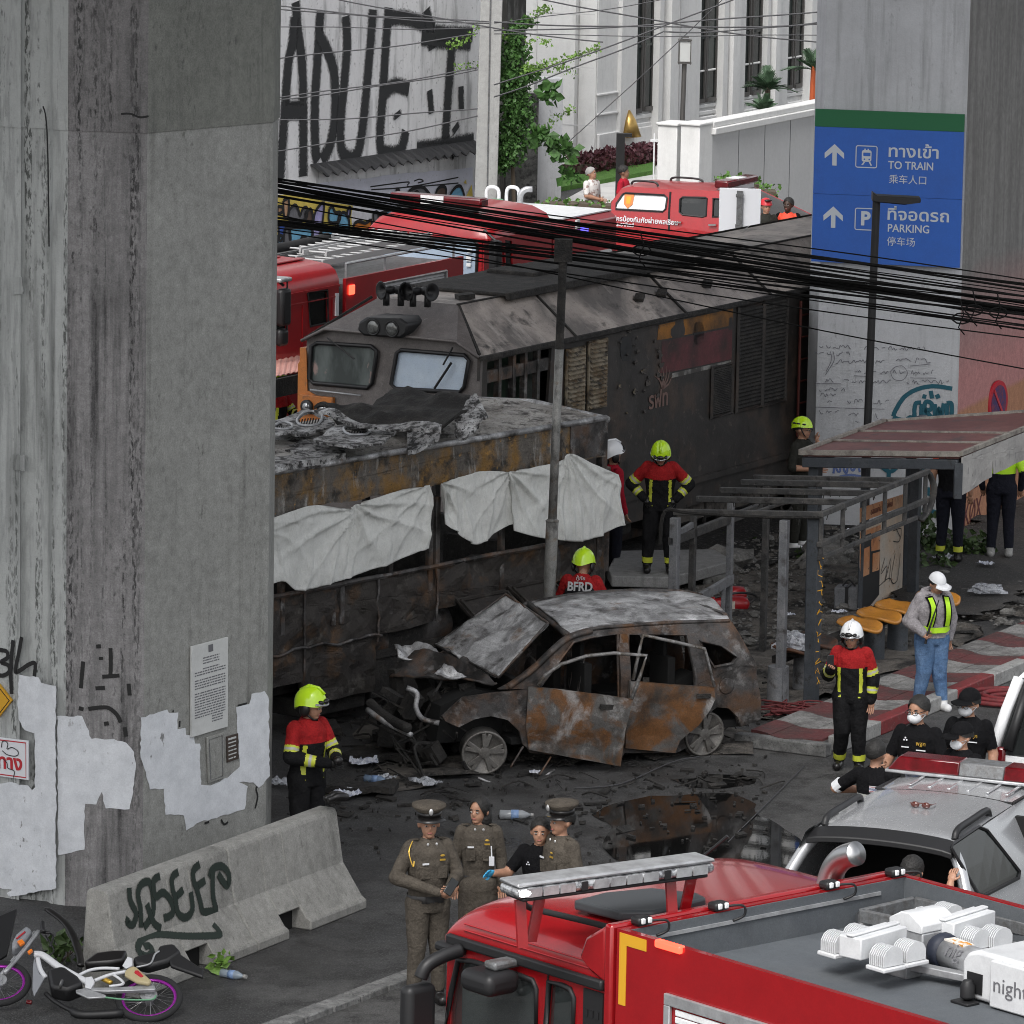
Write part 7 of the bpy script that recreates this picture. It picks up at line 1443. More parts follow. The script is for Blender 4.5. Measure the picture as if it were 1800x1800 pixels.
def leaves(mb,c,r,n,s,box=False,rr=rng,shell=.55):
 for _ in range(n):
  if box:p=Vector((rr.uniform(-1,1)*r[0],rr.uniform(-1,1)*r[1],rr.uniform(-1,1)*r[2]))
  else:
   d=Vector((rr.gauss(0,1),rr.gauss(0,1),rr.gauss(0,1))).normalized()*(rr.uniform(shell,1.05));p=Vector((d.x*r[0],d.y*r[1],d.z*r[2]))
  p+=Vector(c);a=Vector((rr.gauss(0,1),rr.gauss(0,1)-.6,rr.gauss(0,.6)-.3)).normalized();b=a.orthogonal().normalized();b=(b*math.cos(rr.uniform(0,6))+a.cross(b)*math.sin(rr.uniform(0,6))).normalized();l=s*rr.uniform(.6,1.5);w=b.cross(a)*l*.36
  nn=a.cross(b).cross(b) if False else w.cross(b).normalized()*l*.1
  mb.add([p,p+b*l*.5+w+nn,p+b*l,p+b*l*.5-w+nn],[(0,1,2,3)])
t=thing('climbing_vine','leafy green climbing vine covering the wall corner beside power pole','plant',D(905,330,108));t.location.z=0;o0=t.location
def vp(u,v,y=108):return D(u,v,y)-o0
mb=MB()
for u,v,a,b,n in ((905,90,26,30,220),(900,140,32,45,420),(908,200,36,50,480),(895,255,36,40,420),(905,60,14,22,110),(925,40,16,12,70),(930,130,24,14,90),(880,290,22,16,120)):leaves(mb,vp(u,v),(a/86,.45,b/86),int(n*2.6),.085,shell=.2)
mb.build('foliage',M['leaf'],t,recalc=False);mb=MB()
for (pts,n) in (([(925,120),(960,115),(1010,100),(1050,85)],170),([(890,60),(850,45),(815,70),(790,80)],120),([(930,35),(950,20),(965,15)],60),([(935,235),(985,205),(1005,190)],70),([(860,120),(835,115),(800,120)],60),([(925,125),(975,120),(1010,130)],70),([(930,70),(965,75)],40)):
 q=smoothline([vp(*p,y=107.6) for p in pts],6)
 for _ in range(int(n*1.6)):leaves(mb,q[rng.randrange(len(q))],(.10,.1,.09),1,.06)
mb.build('young_shoots',M['leaf_light'],t,recalc=False);mb=MB()
for u,v,a,b,n in ((965,165,20,14,36),(985,260,28,16,60),(1000,300,14,22,36),(960,245,22,14,40),(940,240,18,12,30)):leaves(mb,vp(u,v,107.4),(a/86,.2,b/86),n,.2)
mb.build('broad_leaves',M['leaf'],t,recalc=False);mb=MB();mb.tube([vp(905,400),vp(900,250),vp(910,80)],[.05,.04,.02],6);mb.tube([vp(910,240),vp(960,235),vp(1000,280)],.015,5);mb.tube([vp(905,130),vp(960,118),vp(1050,85)],.01,5);mb.build('stem',M['bark'],t)
def hedge(name,label,pts,y,zh,m_,n,s,dy=.35):
 p0=D(*pts[0],y);t=thing(name,label,'hedge',Vector((p0.x,p0.y,0)));mb=MB();cr=MB()
 for (ua,va),(ub,vb) in zip(pts[:-1],pts[1:]):
  a,b=D(ua,va,y),D(ub,vb,y);k_=max(1,int((b-a).length/.4))
  for i in range(k_):c_=a.lerp(b,(i+.5)/k_)-t.location;leaves(mb,(c_.x,0,c_.z-zh/2),(.28,dy,zh/2),n,s,True);cr.box((c_.x,.05,(c_.z-zh*.6)),(.42,dy*1.5,zh))
 mb.build('foliage',m_,t,recalc=False);cr.build('inner_twigs',M['bark'],t);return t
hedge('hedge','low clipped green hedge in front of the pale driveway',[(948,352),(1000,350),(1075,356)],101,.55,M['leaf_hedge'],170,.09)
hedge('hedge','bright green shrub hedge against the boundary wall',[(1256,310),(1300,306),(1330,322),(1360,330)],102,1.0,M['leaf_hedge'],260,.10)
p0=G(1010,312);t=thing('hedge','dark purple leaved hedge along base of white building','hedge',p0);p1=G(1155,287);mb=MB();cr=MB()
for i in range(22):c_=(p1-p0)*((i+.5)/22);leaves(mb,(c_.x,c_.y,.22),(.3,.35,.24),170,.1,True);cr.box((c_.x,c_.y,.15),(.5,.4,.3),rz=1.1)
mb.build('foliage',M['leaf_purple'],t,recalc=False);cr.build('inner_twigs',M['bark'],t)
def palm(u,v0,v1,y,label,n=16,R_=.75,trunk=None):
 p=D(u,v0,y);t=thing('palm_tree',label,'palm',Vector((p.x,p.y,0)),0,'palms behind the boundary wall');zc_=D(u,v1,y).z;mb=MB();mb.tube([(0,0,0),(.04,0,zc_)],[.08,.06],8);mb.build('trunk',trunk or M['bark'],t);mb=MB();r3_=random.Random(int(u))
 for k_ in range(n):
  az=k_*2.4+r3_.random();el=r3_.uniform(.15,1.4);d=Vector((math.cos(az)*math.cos(el),math.sin(az)*math.cos(el),math.sin(el)));L2=R_*r3_.uniform(.8,1.3);pts=[Vector((.04,0,zc_-.1))+d*(L2*s_)+Vector((0,0,-.35*s_*s_*L2)) for s_ in [i/14 for i in range(15)]];mb.tube(pts[::2],.010,4)
  sd=d.cross(Vector((0,0,1)));sd=sd.normalized() if sd.length>.05 else Vector((1,0,0))
  for i in range(2,15):
   for s_ in (-1,1):
    l=.34*R_*(1.25-i/15);tp_=pts[i]+sd*s_*l+d*l*.8+Vector((0,0,-.08*l));wv_=d*.024;mb.add([pts[i]-wv_,pts[i]+wv_,tp_],[(0,1,2)])
 mb.build('crown',M['leaf_palm'],t,recalc=False)
M['leaf_palm']=leafmat('palm_frond',(.045,.085,.045));M['red_trunk']=mat('red_palm_trunk',(.45,.09,.025),.6)
palm(1345,205,150,113,'palm with spreading dark fronds behind coping of boundary wall',18,.62);palm(1338,215,188,112,'small low palm at the foot of the spreading palm',12,.5);palm(1425,200,115,113,'palm with red trunk beside the pale concrete pillar',18,.62,M['red_trunk'])
def weeds(name,label,u,v,n,s,r,m_,z=.0):
 p=G(u,v);t=thing(name,label,'weed',p);mb=MB();leaves(mb,(0,0,r[2]*.9+z),r,n,s,True);mb.build('foliage',M[m_],t,recalc=False);mb=MB()
 for _ in range(5):mb.tube([(rng.uniform(-.05,.05),0,0),(rng.uniform(-r[0],r[0])*.7,0,r[2]*1.4)],.006,4)
 mb.build('stem',M['bark'],t)
M['leaf_weed']=leafmat('weed_leaf',(.04,.07,.02))
weeds('weed_clump','tall weed clump growing at foot of the pale pillar',1612,975,200,.10,(.22,.2,.22),'leaf_weed',.1);weeds('weed_clump','straggly weed clump beside the firefighters boots',1700,985,170,.10,(.32,.15,.14),'leaf_weed',.08);weeds('weed_clump','dry weed clump in the rubble beyond the ad panel',1600,1005,130,.10,(.5,.2,.1),'leaf_weed',.05);weeds('weed_clump','small green sprout at base of the graffitied barrier',390,1712,26,.09,(.07,.04,.09),'leaf_light',.03);weeds('weed_clump','dark weeds behind the fallen motorcycle',115,1690,60,.11,(.2,.1,.1),'leaf_weed',.02);weeds('weed_clump','low grass tuft beyond the burnt shelter frame',1440,985,140,.07,(.35,.2,.06),'leaf_weed');weeds('weed_clump','dark green grass beside the concrete slab',1225,945,300,.06,(.8,.5,.05),'leaf_weed')
def lean_pole(pb,pt_px,y2):return D(*pt_px,y2)
pb=G(957,1252);pt=D(990,452,pb.y+.1);t=thing('lamp_post','tall leaning steel lamp post in front of burnt bus','lamp post',pb);d_=pt-pb;k_=(D(973,915,pb.y+.05)-pb).length/d_.length
M['pole_steel']=mat('sooty_galvanised',(.20,.20,.19),.6,.3,L=[dict(sc=2,lo=.4,hi=.65,c=(.28,.275,.26),st=(3,3,.5)),dict(sc=9,lo=.5,hi=.65,c=(.05,.048,.045),st=(1,1,.5),f=.9),dict(sc=6,lo=.58,hi=.7,c=(.2,.12,.06),f=.6)])
mb=MB();mb.tube([(0,0,0),d_*k_],.070,14);mb.lathe(d_*k_,[(.07,-.02),(.077,0),(.05,.02)],14);mb.build('lower_tube',M['pole_steel'],t,smooth='auto');mb=MB();mb.tube([d_*k_,d_*.8],.049,14);mb.build('upper_tube',M['pole_steel'],t,smooth=True);mb=MB();mb.tube([d_*.8,d_],.047,14);mb.bx(d_.x-.1,d_.x+.1,d_.y-.06,d_.y+.06,d_.z-.05,d_.z+.2);mb.build('charred_top',M['soot'],t,smooth='auto')
pb=G(1520,960);pb=D(1521,780,66.5);pb.z=0;pt=D(1541,345,66.5);t=thing('lamp_post','slim black lamp post with flat arm beside blue sign','lamp post',pb);d_=pt-pb
mb=MB();mb.tube([(0,0,0),d_],.05,12);mb.build('pole',M['black'],t,smooth='auto');mb=MB();mb.prism([(-.06,-.06),(.34,-.09),(.55,-.06),(.55,.0),(.0,.02),(-.06,.06)],lambda a,b,c:(d_.x+a,d_.y-.13+c,d_.z+b),.26);mb.build('lamp_head',M['black'],t,bevel=.012)
XS=Vector((math.sin(R(24)),math.cos(R(24)),0));YS=Vector((math.cos(R(24)),-math.sin(R(24)),0));Z_=Vector((0,0,1))
M['frame_steel']=mat('charred_frame_steel',(.045,.045,.045),.7,.2,L=[dict(sc=4,lo=.45,hi=.65,c=(.085,.08,.075)),dict(sc=7,lo=.55,hi=.68,c=(.02,.018,.017)),dict(sc=30,lo=.6,hi=.7,c=(.15,.14,.13),f=.6)],bump=(25,.4,.01));M['post_grey']=mat('grey_shelter_post',(.15,.155,.165),.6,.2,L=[dict(sc=4,lo=.45,hi=.7,c=(.20,.20,.205)),dict(sc=8,lo=.55,hi=.7,c=(.06,.055,.052))]);M['post_dark']=mat('slate_post',(.038,.044,.052),.6,L=[dict(sc=5,lo=.5,hi=.7,c=(.06,.066,.074)),dict(sc=12,lo=.6,hi=.7,c=(.02,.02,.02))])
NL=G(1183,905,2.05);NRp=G(1440,910,2.17);wS=(NRp-NL).dot(YS);FLx=(G(1335,845,2.05)-NL).dot(XS);FRx=(G(1618,832,2.17)-NRp).dot(XS)
s1=thing('bus_shelter','burnt bus shelter reduced to a charred steel frame','bus shelter',Vector((NL.x,NL.y,0)));o1=s1.location
def S1(x,y,z):return XS*x+YS*y+Z_*z
mb=MB()
for x in (0.02,FLx*.36,FLx*.62,FLx*.86,FLx):mb.bar(S1(x,-.12 if x>.1 else 0,2.08),S1(x,wS,2.20),.06,.07)
mb.bar(S1(-.05,0,1.75),S1(FLx,0,1.75),.07,.1);mb.bar(S1(.2,wS*.45,2.08),S1(FLx*.5,wS*.5,2.09),.04);mb.build('roof_frame',M['frame_steel'],s1,bevel=.008)
mb=MB();mb.tube(smoothline([S1(.0,-.15,1.70),S1(0,-.1,2.08),S1(0,.2,2.09),S1(0,wS*.6,2.12),S1(0,wS,2.17)],5),.022,6)
for _ in range(90):
 x,y=rng.choice([FLx*.36,FLx*.62,FLx*.86,0.5,1.,1.5]),rng.uniform(-.1,wS*.9);l=rng.uniform(.02,.12);mb.tube([S1(x+rng.uniform(-.05,.05),y,2.09),S1(x+rng.uniform(-.05,.05),y+rng.uniform(-.03,.03),2.09-l)],.006,4)
mb.build('melted_roofing',M['soot'],s1)
mb=MB();mb.bar(S1(0,wS,2.20),S1(FRx,wS,2.20),.06,.06);mb.bar(S1(0,wS,1.86),S1(FRx,wS,1.86),.06,.06);mb.bar(S1(0,wS,1.70),S1(FRx*.9,wS,1.70),.04,.05)
for k_ in range(6):x=.05+FRx*k_/5.2;mb.bar(S1(x,wS,1.72),S1(x,wS,2.20),.05,.06)
mb.build('fascia_frame',M['frame_steel'],s1,bevel=.006);mb=MB();mb.tube(smoothline([S1(FRx,wS,2.20),S1(FRx+.05,wS+.06,2.0),S1(FRx+.02,wS+.02,1.75),S1(FRx-.1,wS-.05,1.62)],5),[.03]+[.05]*13+[.06,.04],8,flat=.5);mb.build('hanging_melt',M['frame_steel'],s1,smooth=True)
for (x,y,w_,mt,zt_) in ((0,.03,.10,'post_grey',2.02),(.02,wS*.76,.095,'post_grey',2.1),(.62,0,.07,'frame_steel',2.0),(FLx*.62,.02,.07,'post_grey',2.0),(FLx,.05,.07,'frame_steel',2.02)):
 p=S1(x,y,0);mb=MB();mb.box((p.x,p.y,zt_/2),(w_,w_,zt_),rz=R(66));mb.build('post',M[mt],s1,bevel=.006)
p=S1(.12,wS*.95,0);mb=MB();mb.box((p.x,p.y,1.07),(.17,.13,2.14),rz=R(66));pst=mb.build('thick_post',M['post_dark'],s1,bevel=.006)
def ytext(par,p,z0=.25,h=1.0):
 mb=MB();z=z0
 while z<z0+h:
  q=[p+Vector((rng.uniform(-.04,.04),0,z+rng.uniform(0,.1))) for _ in range(4)];mb.tube(q,.005,4);z+=.11
 mb.build('yellow_scrawl',M['yellow'],par)
ytext(s1,Vector((p.x+.055,p.y-.085,0)),.25,1.5)
mb=MB();q0,q1=S1(.62,.06,.98),S1(FLx*.62,.06,1.05);mb.bar(q0,q1,.05,.11);mb.bar(S1(.62,.06,.38),S1(FLx*.62,.06,.42),.05,.09)
for t_ in (.25,.75):mb.bar(q0.lerp(q1,t_)-Z_*.62,q0.lerp(q1,t_),.05)
mb.bar(S1(0,0,1.8),S1(.6,0,1.85),.04,.07);mb.build('bench_back_frame',M['post_grey'],s1,bevel=.005,split=1)
pa=[(1508,1062),(1592,1030),(1590,868),(1512,890)];p0=G(1513,1078);an_=plane((p0.x,p0.y),(p0.x+XS.x,p0.y+XS.y));an_=(p0,YS)
t=thing('advert_panel','scorched orange and black advert panel behind the orange seats','panel',p0);zp=lambda pts:zm(pts,.36111,1150,720)
M['ad_orange']=mat('faded_ad_orange',(.50,.20,.075),.55,L=[dict(sc=2,lo=.4,hi=.65,c=(.58,.36,.22)),dict(sc=5,lo=.55,hi=.7,c=(.25,.09,.035)),dict(sc=18,lo=.62,hi=.68,c=(.06,.04,.03))]);M['ad_pale']=mat('faded_ad_cream',(.55,.42,.31),.55,L=[dict(sc=2,lo=.4,hi=.7,c=(.48,.45,.40)),dict(sc=9,lo=.6,hi=.7,c=(.3,.15,.07))])
def adp(pts,o_,m_,nm):
 mb=MB();traced(mb,zp(pts),p0,YS,.004,o_);mb.V=[tuple(Vector(v)-p0) for v in mb.V];return mb.build(nm,m_,t)
adp([(1000,590),(1215,500),(1205,910),(1080,950),(1000,975)],0,M['ad_pale'],'poster');adp([(1000,600),(1100,560),(1090,800),(1040,960),(1000,975)],.005,M['ad_orange'],'poster_colour');adp([(1003,620),(1050,600),(1052,690),(1095,680),(1090,900),(1045,955),(1000,970)],.010,M['black'],'bus_graphic');adp([(1008,680),(1042,665),(1040,800),(1006,815)],.015,M['ad_orange'],'graphic_window');adp([(1058,700),(1092,690),(1088,780),(1056,790)],.015,M['ad_orange'],'graphic_window');adp([(1000,480),(1215,410),(1215,470),(1130,500),(1000,550)],.0,M['ad_orange'],'header_board')
p=onplane(*zp([(1105,478)])[0],p0,YS)-p0;text('ขอนแก่น เชียงใหม่',.11,M['spray_maroon'],t,frame(p+YS*.008,XS,YS),ext=.001)
mb=MB()
for st in ([(1120,720),(1100,800),(1130,760),(1120,840),(1150,720),(1140,840)],[(1170,700),(1150,830),(1180,830),(1195,700)],[(1160,590),(1200,580),(1190,640),(1160,640)],[(1165,560),(1195,620)],[(1090,860),(1140,820),(1160,850)]):mb.ribbon([onplane(q.x,q.y,p0,YS)-p0 for q in smoothline(zp(st),4)],.012,YS,.009)
mb.UV=None;mb.build('scrawl',M['black'],t,recalc=False);a=onplane(*zp([(1000,975)])[0],p0,YS)-p0;b=onplane(*zp([(1230,880)])[0],p0,YS)-p0
mb=MB()
for p,w_ in ((a,.06),(b,.12)):mb.bx(p.x-w_/2,p.x+w_/2,p.y-.04,p.y+.04,0,2.0 if w_<.1 else 2.15)
mb.build('frame_post',M['post_dark'],t,bevel=.006,split=1);ytext(t,Vector((b.x+.03,b.y-.06,0)),.9,1.0)
NL=G(1412,795,2.17);NR2=G(1668,806,2.3);w2=(NR2-NL).dot(YS);fx2=(G(1575,742,2.17)-NL).dot(XS);s2=thing('bus_shelter','bus shelter with rusty red roof and grey hanging fascia','bus shelter',Vector((NL.x,NL.y,0)));o2=s2.location;LX2=4.3
M['red_roof']=mat('weathered_red_roof',(.13,.048,.042),.6,L=[dict(sc=1.5,lo=.4,hi=.65,c=(.175,.075,.066)),dict(sc=3,lo=.56,hi=.66,c=(.085,.055,.05)),dict(sc=22,lo=.62,hi=.7,c=(.06,.04,.038))],bump=(20,.2,.006))
mb=MB();mb.add([S1(0,0,2.17),S1(0,w2,2.3),S1(LX2,w2,2.3),S1(fx2+.0,0,2.17),S1(0,0,2.12),S1(0,w2,2.25),S1(LX2,w2,2.25),S1(fx2,0,2.12)],[(0,1,2,3),(7,6,5,4),(0,4,5,1),(1,5,6,2),(2,6,7,3),(3,7,4,0)]);mb.build('roof_sheet',M['red_roof'],s2)
mb=MB()
for f_ in (.35,.66):mb.bar(S1(fx2*f_,0,2.182),S1(fx2*f_,w2,2.31),.05,.02)
mb.bar(S1(-.02,-.02,2.17),S1(-.02,w2+.02,2.31),.05,.06);mb.bar(S1(-.02,-.03,2.17),S1(fx2,-.03,2.17),.05,.07);mb.bar(S1(fx2,0,2.18),S1(LX2,w2,2.32),.05,.03);mb.bar(S1(0,w2+.02,2.31),S1(LX2,w2+.02,2.31),.05,.05);mb.build('roof_batten',mat('pale_batten',(.26,.24,.21),.7,L=[dict(sc=8,lo=.45,hi=.7,c=(.12,.10,.09))]),s2)
mb=MB();mb.bar(S1(0,0,2.05),S1(0,w2,2.18),.08,.12);mb.bar(S1(0,w2,2.2),S1(0,w2,1.77),.12,.1,up=(1,0,0));mb.bar(S1(.1,0,2.03),S1(LX2,0,2.03),.08,.1);mb.build('roof_frame',M['post_dark'],s2,bevel=.008)
for (x,y,h,w_) in ((.12,.12,2.09,.16),(1.75,.18,2.09,.09)):mb=MB();p=S1(x,y,0);mb.box((p.x,p.y,h/2),(w_,w_*.8,h),rz=R(66));mb.build('post',M['post_dark'],s2,bevel=.008)
p=G(1604,1052)-o2;mb=MB();mb.box((p.x,p.y,.85),(.12,.12,1.7),rz=R(66));mb.build('post',M['post_dark'],s2,bevel=.008)
mb=MB();fn_=lambda a,b:(S1(a,w2+.05,b+.03*a if b<2.2 else b),YS)
mb.panel([(0,2.27),(0,1.81),(.5,1.83),(1.1,1.85),(1.12,2.05),(1.18,1.87),(LX2,1.83),(LX2,2.27)],fn_,.015,ml=.3,jit=.02);mb.build('fascia_panel',mat('grey_fascia',(.36,.35,.335),.7,L=[dict(sc=2,lo=.4,hi=.7,c=(.29,.28,.27)),dict(sc=14,lo=.6,hi=.7,c=(.2,.19,.18))]),s2)
mb=MB()
for k_ in range(14):a=.15+k_*.25;mb.bx(0,.001,0,.001,0,.001) if False else mb.ribbon([S1(a,w2+.072,2.13-.05*(k_%3)),S1(a+.008,w2+.072,2.05-.05*(k_%3))],.012,YS,.002)
mb.UV=None;mb.build('fascia_marks',M['ink'],s2,recalc=False)
M['seat_orange']=mat('orange_seat',(.52,.22,.035),.38,L=[dict(sc=5,lo=.45,hi=.7,c=(.44,.18,.03)),dict(sc=20,lo=.62,hi=.7,c=(.2,.09,.03))]);M['seat_burnt']=mat('burnt_seat',(.10,.042,.02),.6,L=[dict(sc=5,lo=.45,hi=.6,c=(.025,.02,.018)),dict(sc=9,lo=.6,hi=.7,c=(.2,.12,.09))])
def seat(u,v,z,label,mt,rz=R(66),group='orange bus stop seats'):
 p=G(u,v,z);t=thing('bus_stop_seat',label,'seat',p,rz,group);mb=MB();n_=14;V=[]
 for i in range(n_+1):
  for j in range(n_+1):
   a,b=i/n_*2-1,j/n_*2-1;x=a*.25*math.sqrt(1-.38*b*b);y=b*.25*math.sqrt(1-.38*a*a);zz=.05*(x/.22)**2+.11*max(0,(y/.225-.25))**1.7-.03*max(0,-y/.225-.5);V.append((x,y,zz))
 mb.add(V,[(i*(n_+1)+j,(i+1)*(n_+1)+j,(i+1)*(n_+1)+j+1,i*(n_+1)+j+1) for i in range(n_) for j in range(n_)]);o_=mb.build('shell',M[mt],t,recalc=False,smooth=True);so=o_.modifiers.new('s','SOLIDIFY');so.thickness=.035;so.offset=-1
 mb=MB();mb.bx(-.1,.1,-.1,.1,-.07,.0);mb.build('bracket',M['soot'],t);return t
bz=.42
for u,v,lab,mt in ((1512,1102,'orange plastic seat nearest the white helmeted firefighter','seat_orange'),(1546,1086,'orange plastic seat second from the white helmeted firefighter','seat_orange'),(1578,1072,'orange plastic seat just left of the woman in a cap','seat_orange'),(1650,1054,'orange plastic seat peeping out behind the woman in a cap','seat_orange'),(1397,1142,'burnt brown seat holding a clear plastic bag','seat_burnt'),(1432,1130,'burnt brown seat behind the plastic bag','seat_burnt')):seat(u,v,bz+.08,lab,mt,R(62))
bh=thing('bench','seat bench beam on stubby grey posts at the bus stop','bench',G(1480,1175));o3=bh.location;mb=MB();a,b=G(1365,1160,bz-.04)-o3,G(1660,1048,bz-.04)-o3;mb.bar(a,b,.12,.08);mb.build('beam',M['soot'],bh)
for u,v,mt in ((1367,1235,'post_grey'),(1412,1212,'post_grey'),(1536,1160,'post_dark'),(1577,1145,'post_dark')):p=G(u,v)-o3;mb=MB();mb.lathe((p.x,p.y,0),[(.13,0),(.125,.02),(.12,bz+.0)],14);mb.build('leg',M[mt],bh,smooth='auto')
M['clear_bag']=mat('clear_plastic',(.55,.57,.62),.2,alpha=.6,L=[dict(sc=14,lo=.45,hi=.6,c=(.75,.78,.82)),dict(sc=22,lo=.5,hi=.65,c=(.2,.21,.23))],bump=(18,.8,.02))
def crumpled(name,label,cat,u,v,z,r,mt,fl=.5,grp=None,amp=.5,rz=0.):
 p=G(u,v,z);mb=MB();mb.ell((0,0,0),(1,1,1),18,12);sd=rng.random()*50
 mb.V=[tuple(Vector((x*r[0],y*r[1],max(z_*r[2],-r[2]*.35)))*(1+amp*fbm((x*1.3+sd,y*1.3,z_*1.3),1.6,4))) for x,y,z_ in mb.V];o_=mb.build(name,M[mt],None,loc=p+Vector((0,0,r[2]*.4)),rz=rz,smooth=False);return tag(o_,label,cat,grp)
crumpled('plastic_bag','clear crumpled plastic bag sitting on burnt seat','plastic bag',1393,1140,bz+.10,(.19,.15,.13),'clear_bag')
crumpled('plastic_bag','clear plastic bag lying on gravel at the right','plastic bag',1735,1042,.12,(.2,.14,.08),'clear_bag')
M['cable']=mat('black_cable',(.006,.006,.006),.9,spec=.1)
CY=58.6;cgrp='black overhead cables in front of the locomotive';r4=random.Random(11)
def cable(pl,pr,sag,r_,y=CY,label='thick black overhead cable in the sagging bundle',grp=cgrp,m_='cable',mid=(),n=26,name='overhead_cable'):
 pts=[]
 for i in range(n+1):
  t_=i/n;u=pl[0]+(pr[0]-pl[0])*t_;v=pl[1]+(pr[1]-pl[1])*t_+sag*4*t_*(1-t_)+1.2*math.sin(t_*9+pl[1]);pts.append(D(u,v,y))
 mb=MB();mb.tube(pts,r_,6,False);o_=mb.build(name,M[m_],None,smooth=True,recalc=False);return tag(o_,label,'cable',grp)
for i in range(12):cable((470,311+i*1.6+r4.uniform(-1.5,1.5)),(1815,500+i*5.5+r4.uniform(-6,6)),r4.uniform(-2,10),r4.uniform(.006,.016),CY+r4.uniform(-.25,.25),'thick black cable of the upper overhead bundle')
for i in range(5):cable((470,331+i*2.8+r4.uniform(-1,1)),(1815,535+i*6+r4.uniform(-8,8)),r4.uniform(0,10),r4.uniform(.005,.012),CY+r4.uniform(-.25,.25),'black cable of the middle overhead strands')
for i in range(9):cable((470,381+i*2.0+r4.uniform(-1,1)),(1815,525+i*7+r4.uniform(-7,7)),r4.uniform(-6,4),r4.uniform(.006,.014),CY+r4.uniform(-.25,.25),'thick black cable of the lower overhead bundle')
for (a,b,s_,lab) in (((470,403),(1815,596),4,'lone black cable hanging below the lower bundle'),((470,352),(1815,575),12,'lone black cable slanting between the two bundles'),((470,318),(1815,493),-6,'lone black cable running highest across the blue sign'),((470,372),(1815,652),6,'lowest thin cable sloping over the pale pillar')):cable(a,b,s_,.008,CY-.3,lab,None)
for (u,v) in ((1128,440),(1712,545),(1755,550),(1690,560)):
 p=D(u,v,CY-.3);o_=MB();o_.tube([p+Vector((-.02,0,.22)),p+Vector((.02,-.02,.05)),p+Vector((-.03,0,-.1)),p+Vector((.04,0,-.18))],.008,5);o_.tube([p+Vector((.1*math.cos(a),0,.06*math.sin(a))) for a in [R(i*40) for i in range(9)]],.01,5,closed=True);o_=o_.build('cable_tie',M['cable'],None,smooth=True);tag(o_,'black tie loop clamping the overhead cable bundle','cable tie','cable tie loops')
M['wire']=mat('grey_wire',(.06,.06,.065),.6)
for (a,b,s_) in (((480,10),(860,38),4),((480,14),(860,42),3),((480,46),(860,50),2),((580,-5),(1060,75),6),((480,172),(840,120),3),((480,176),(840,122),4),((480,212),(840,190),4),((480,266),(840,205),4),((480,103),(840,60),3)):cable(a,b,s_,.014 if s_>2 else .01,101,'thin grey wire crossing in front of the graffiti wall','thin wires before the graffiti wall','wire',name='thin_wire')
for (a,b,s_) in (((868,38),(1440,42),8),((868,40),(1200,-6),3),((868,60),(1440,62),2),((868,150),(1440,-60),6),((868,170),(1165,56),4),((1165,56),(1440,38),6),((940,-5),(1440,75),8),((868,55),(1440,20),5),((1000,250),(1440,-160),2)):cable(a,b,s_,.016 if s_>3 else .010,106,'thin grey wire crossing in front of the white building','thin wires before the white building','wire',name='thin_wire')
M['conc_slab']=concrete('slab_concrete',(.25,.25,.245),(.1,.1,.095),.8,.5)
sl_=[(1068,1000),(1085,968),(1255,965),(1290,985),(1180,1015),(1075,1012)]
q=[G(u,v,.30) for u,v in sl_];c_=sum(q,Vector())/6;t=thing('concrete_slab','broken concrete slab the hands-on-hips firefighter stands on','slab',Vector((c_.x,c_.y,0)))
mb=MB();mb.prism([(p.x-c_.x,p.y-c_.y) for p in q],lambda a,b,cc:(a,b,.16+cc),.14);mb.build('slab',M['conc_slab'],t,bevel=.015);mb=MB()
for x in (-.7,0,.7):mb.box((x,.05,.08),(.3,.4,.16))
mb.build('footing',M['mould'],t)
M['rock']=mat('rubble_stone',(.17,.165,.155),.9,L=[dict(sc=4,lo=.4,hi=.65,c=(.06,.058,.054)),dict(sc=20,lo=.55,hi=.7,c=(.22,.215,.2))],bump=(14,.6,.02))
def rock(mb,p,r,rr=rng):
 sd=rr.random()*90;k0=len(mb.V);mb.ell((0,0,0),(1,1,1),7,5);mb.V[k0:]=[tuple(Vector(p)+Vector((x*r*1.2,y*r,z*r*.65))*(1+.5*fbm((x+sd,y,z),1.4,2))) for x,y,z in mb.V[k0:]]
for (u,v,r_,lab) in ((1455,990,.33,'large grey rubble boulder behind the burnt shelter'),(1260,1005,.34,'broad concrete boulder next to the slab'),(1430,1005,.16,'small rubble stone by the burnt shelter post'),(1300,990,.2,'rubble stone behind the bench frame')):
 mb=MB();rock(mb,(0,0,r_*.3),r_);o_=mb.build('boulder',M['rock'],None,loc=G(u,v),smooth=False);tag(o_,lab,'boulder')
st_=MB();r5=random.Random(3)
for _ in range(2600):
 u,v=r5.choice(((r5.uniform(1080,1600),r5.uniform(925,1130)),(r5.uniform(1080,1600),r5.uniform(925,1130)),(r5.uniform(1080,1500),r5.uniform(925,1150)),(r5.uniform(1560,1800),r5.uniform(930,1100)),(r5.uniform(1060,1400),r5.uniform(900,960))));p=G(u,v,.07 if v<1200 else .012);rock(st_,p,r5.uniform(.006,.028) if r5.random()<.955 else r5.uniform(.03,.09),r5)
o_=st_.build('rubble',M['rock'],None);o_['kind']='stuff';o_['label']='scattered stones and small rubble over the burnt ground'
ch_=MB()
for _ in range(750):
 u,v=r5.uniform(500,1350),r5.uniform(1180,1440) if r5.random()<.75 else r5.uniform(1380,1520);p=G(u,v,.012);a=r5.uniform(0,6);s_=r5.uniform(.012,.07) if r5.random()<.93 else r5.uniform(.1,.25);ch_.box(p+Vector((0,0,.008)),(s_,s_*r5.uniform(.15,.6),r5.uniform(.006,.035)),rot=Matrix.Rotation(a,3,'Z')@Matrix.Rotation(r5.uniform(-.4,.4),3,'X'))
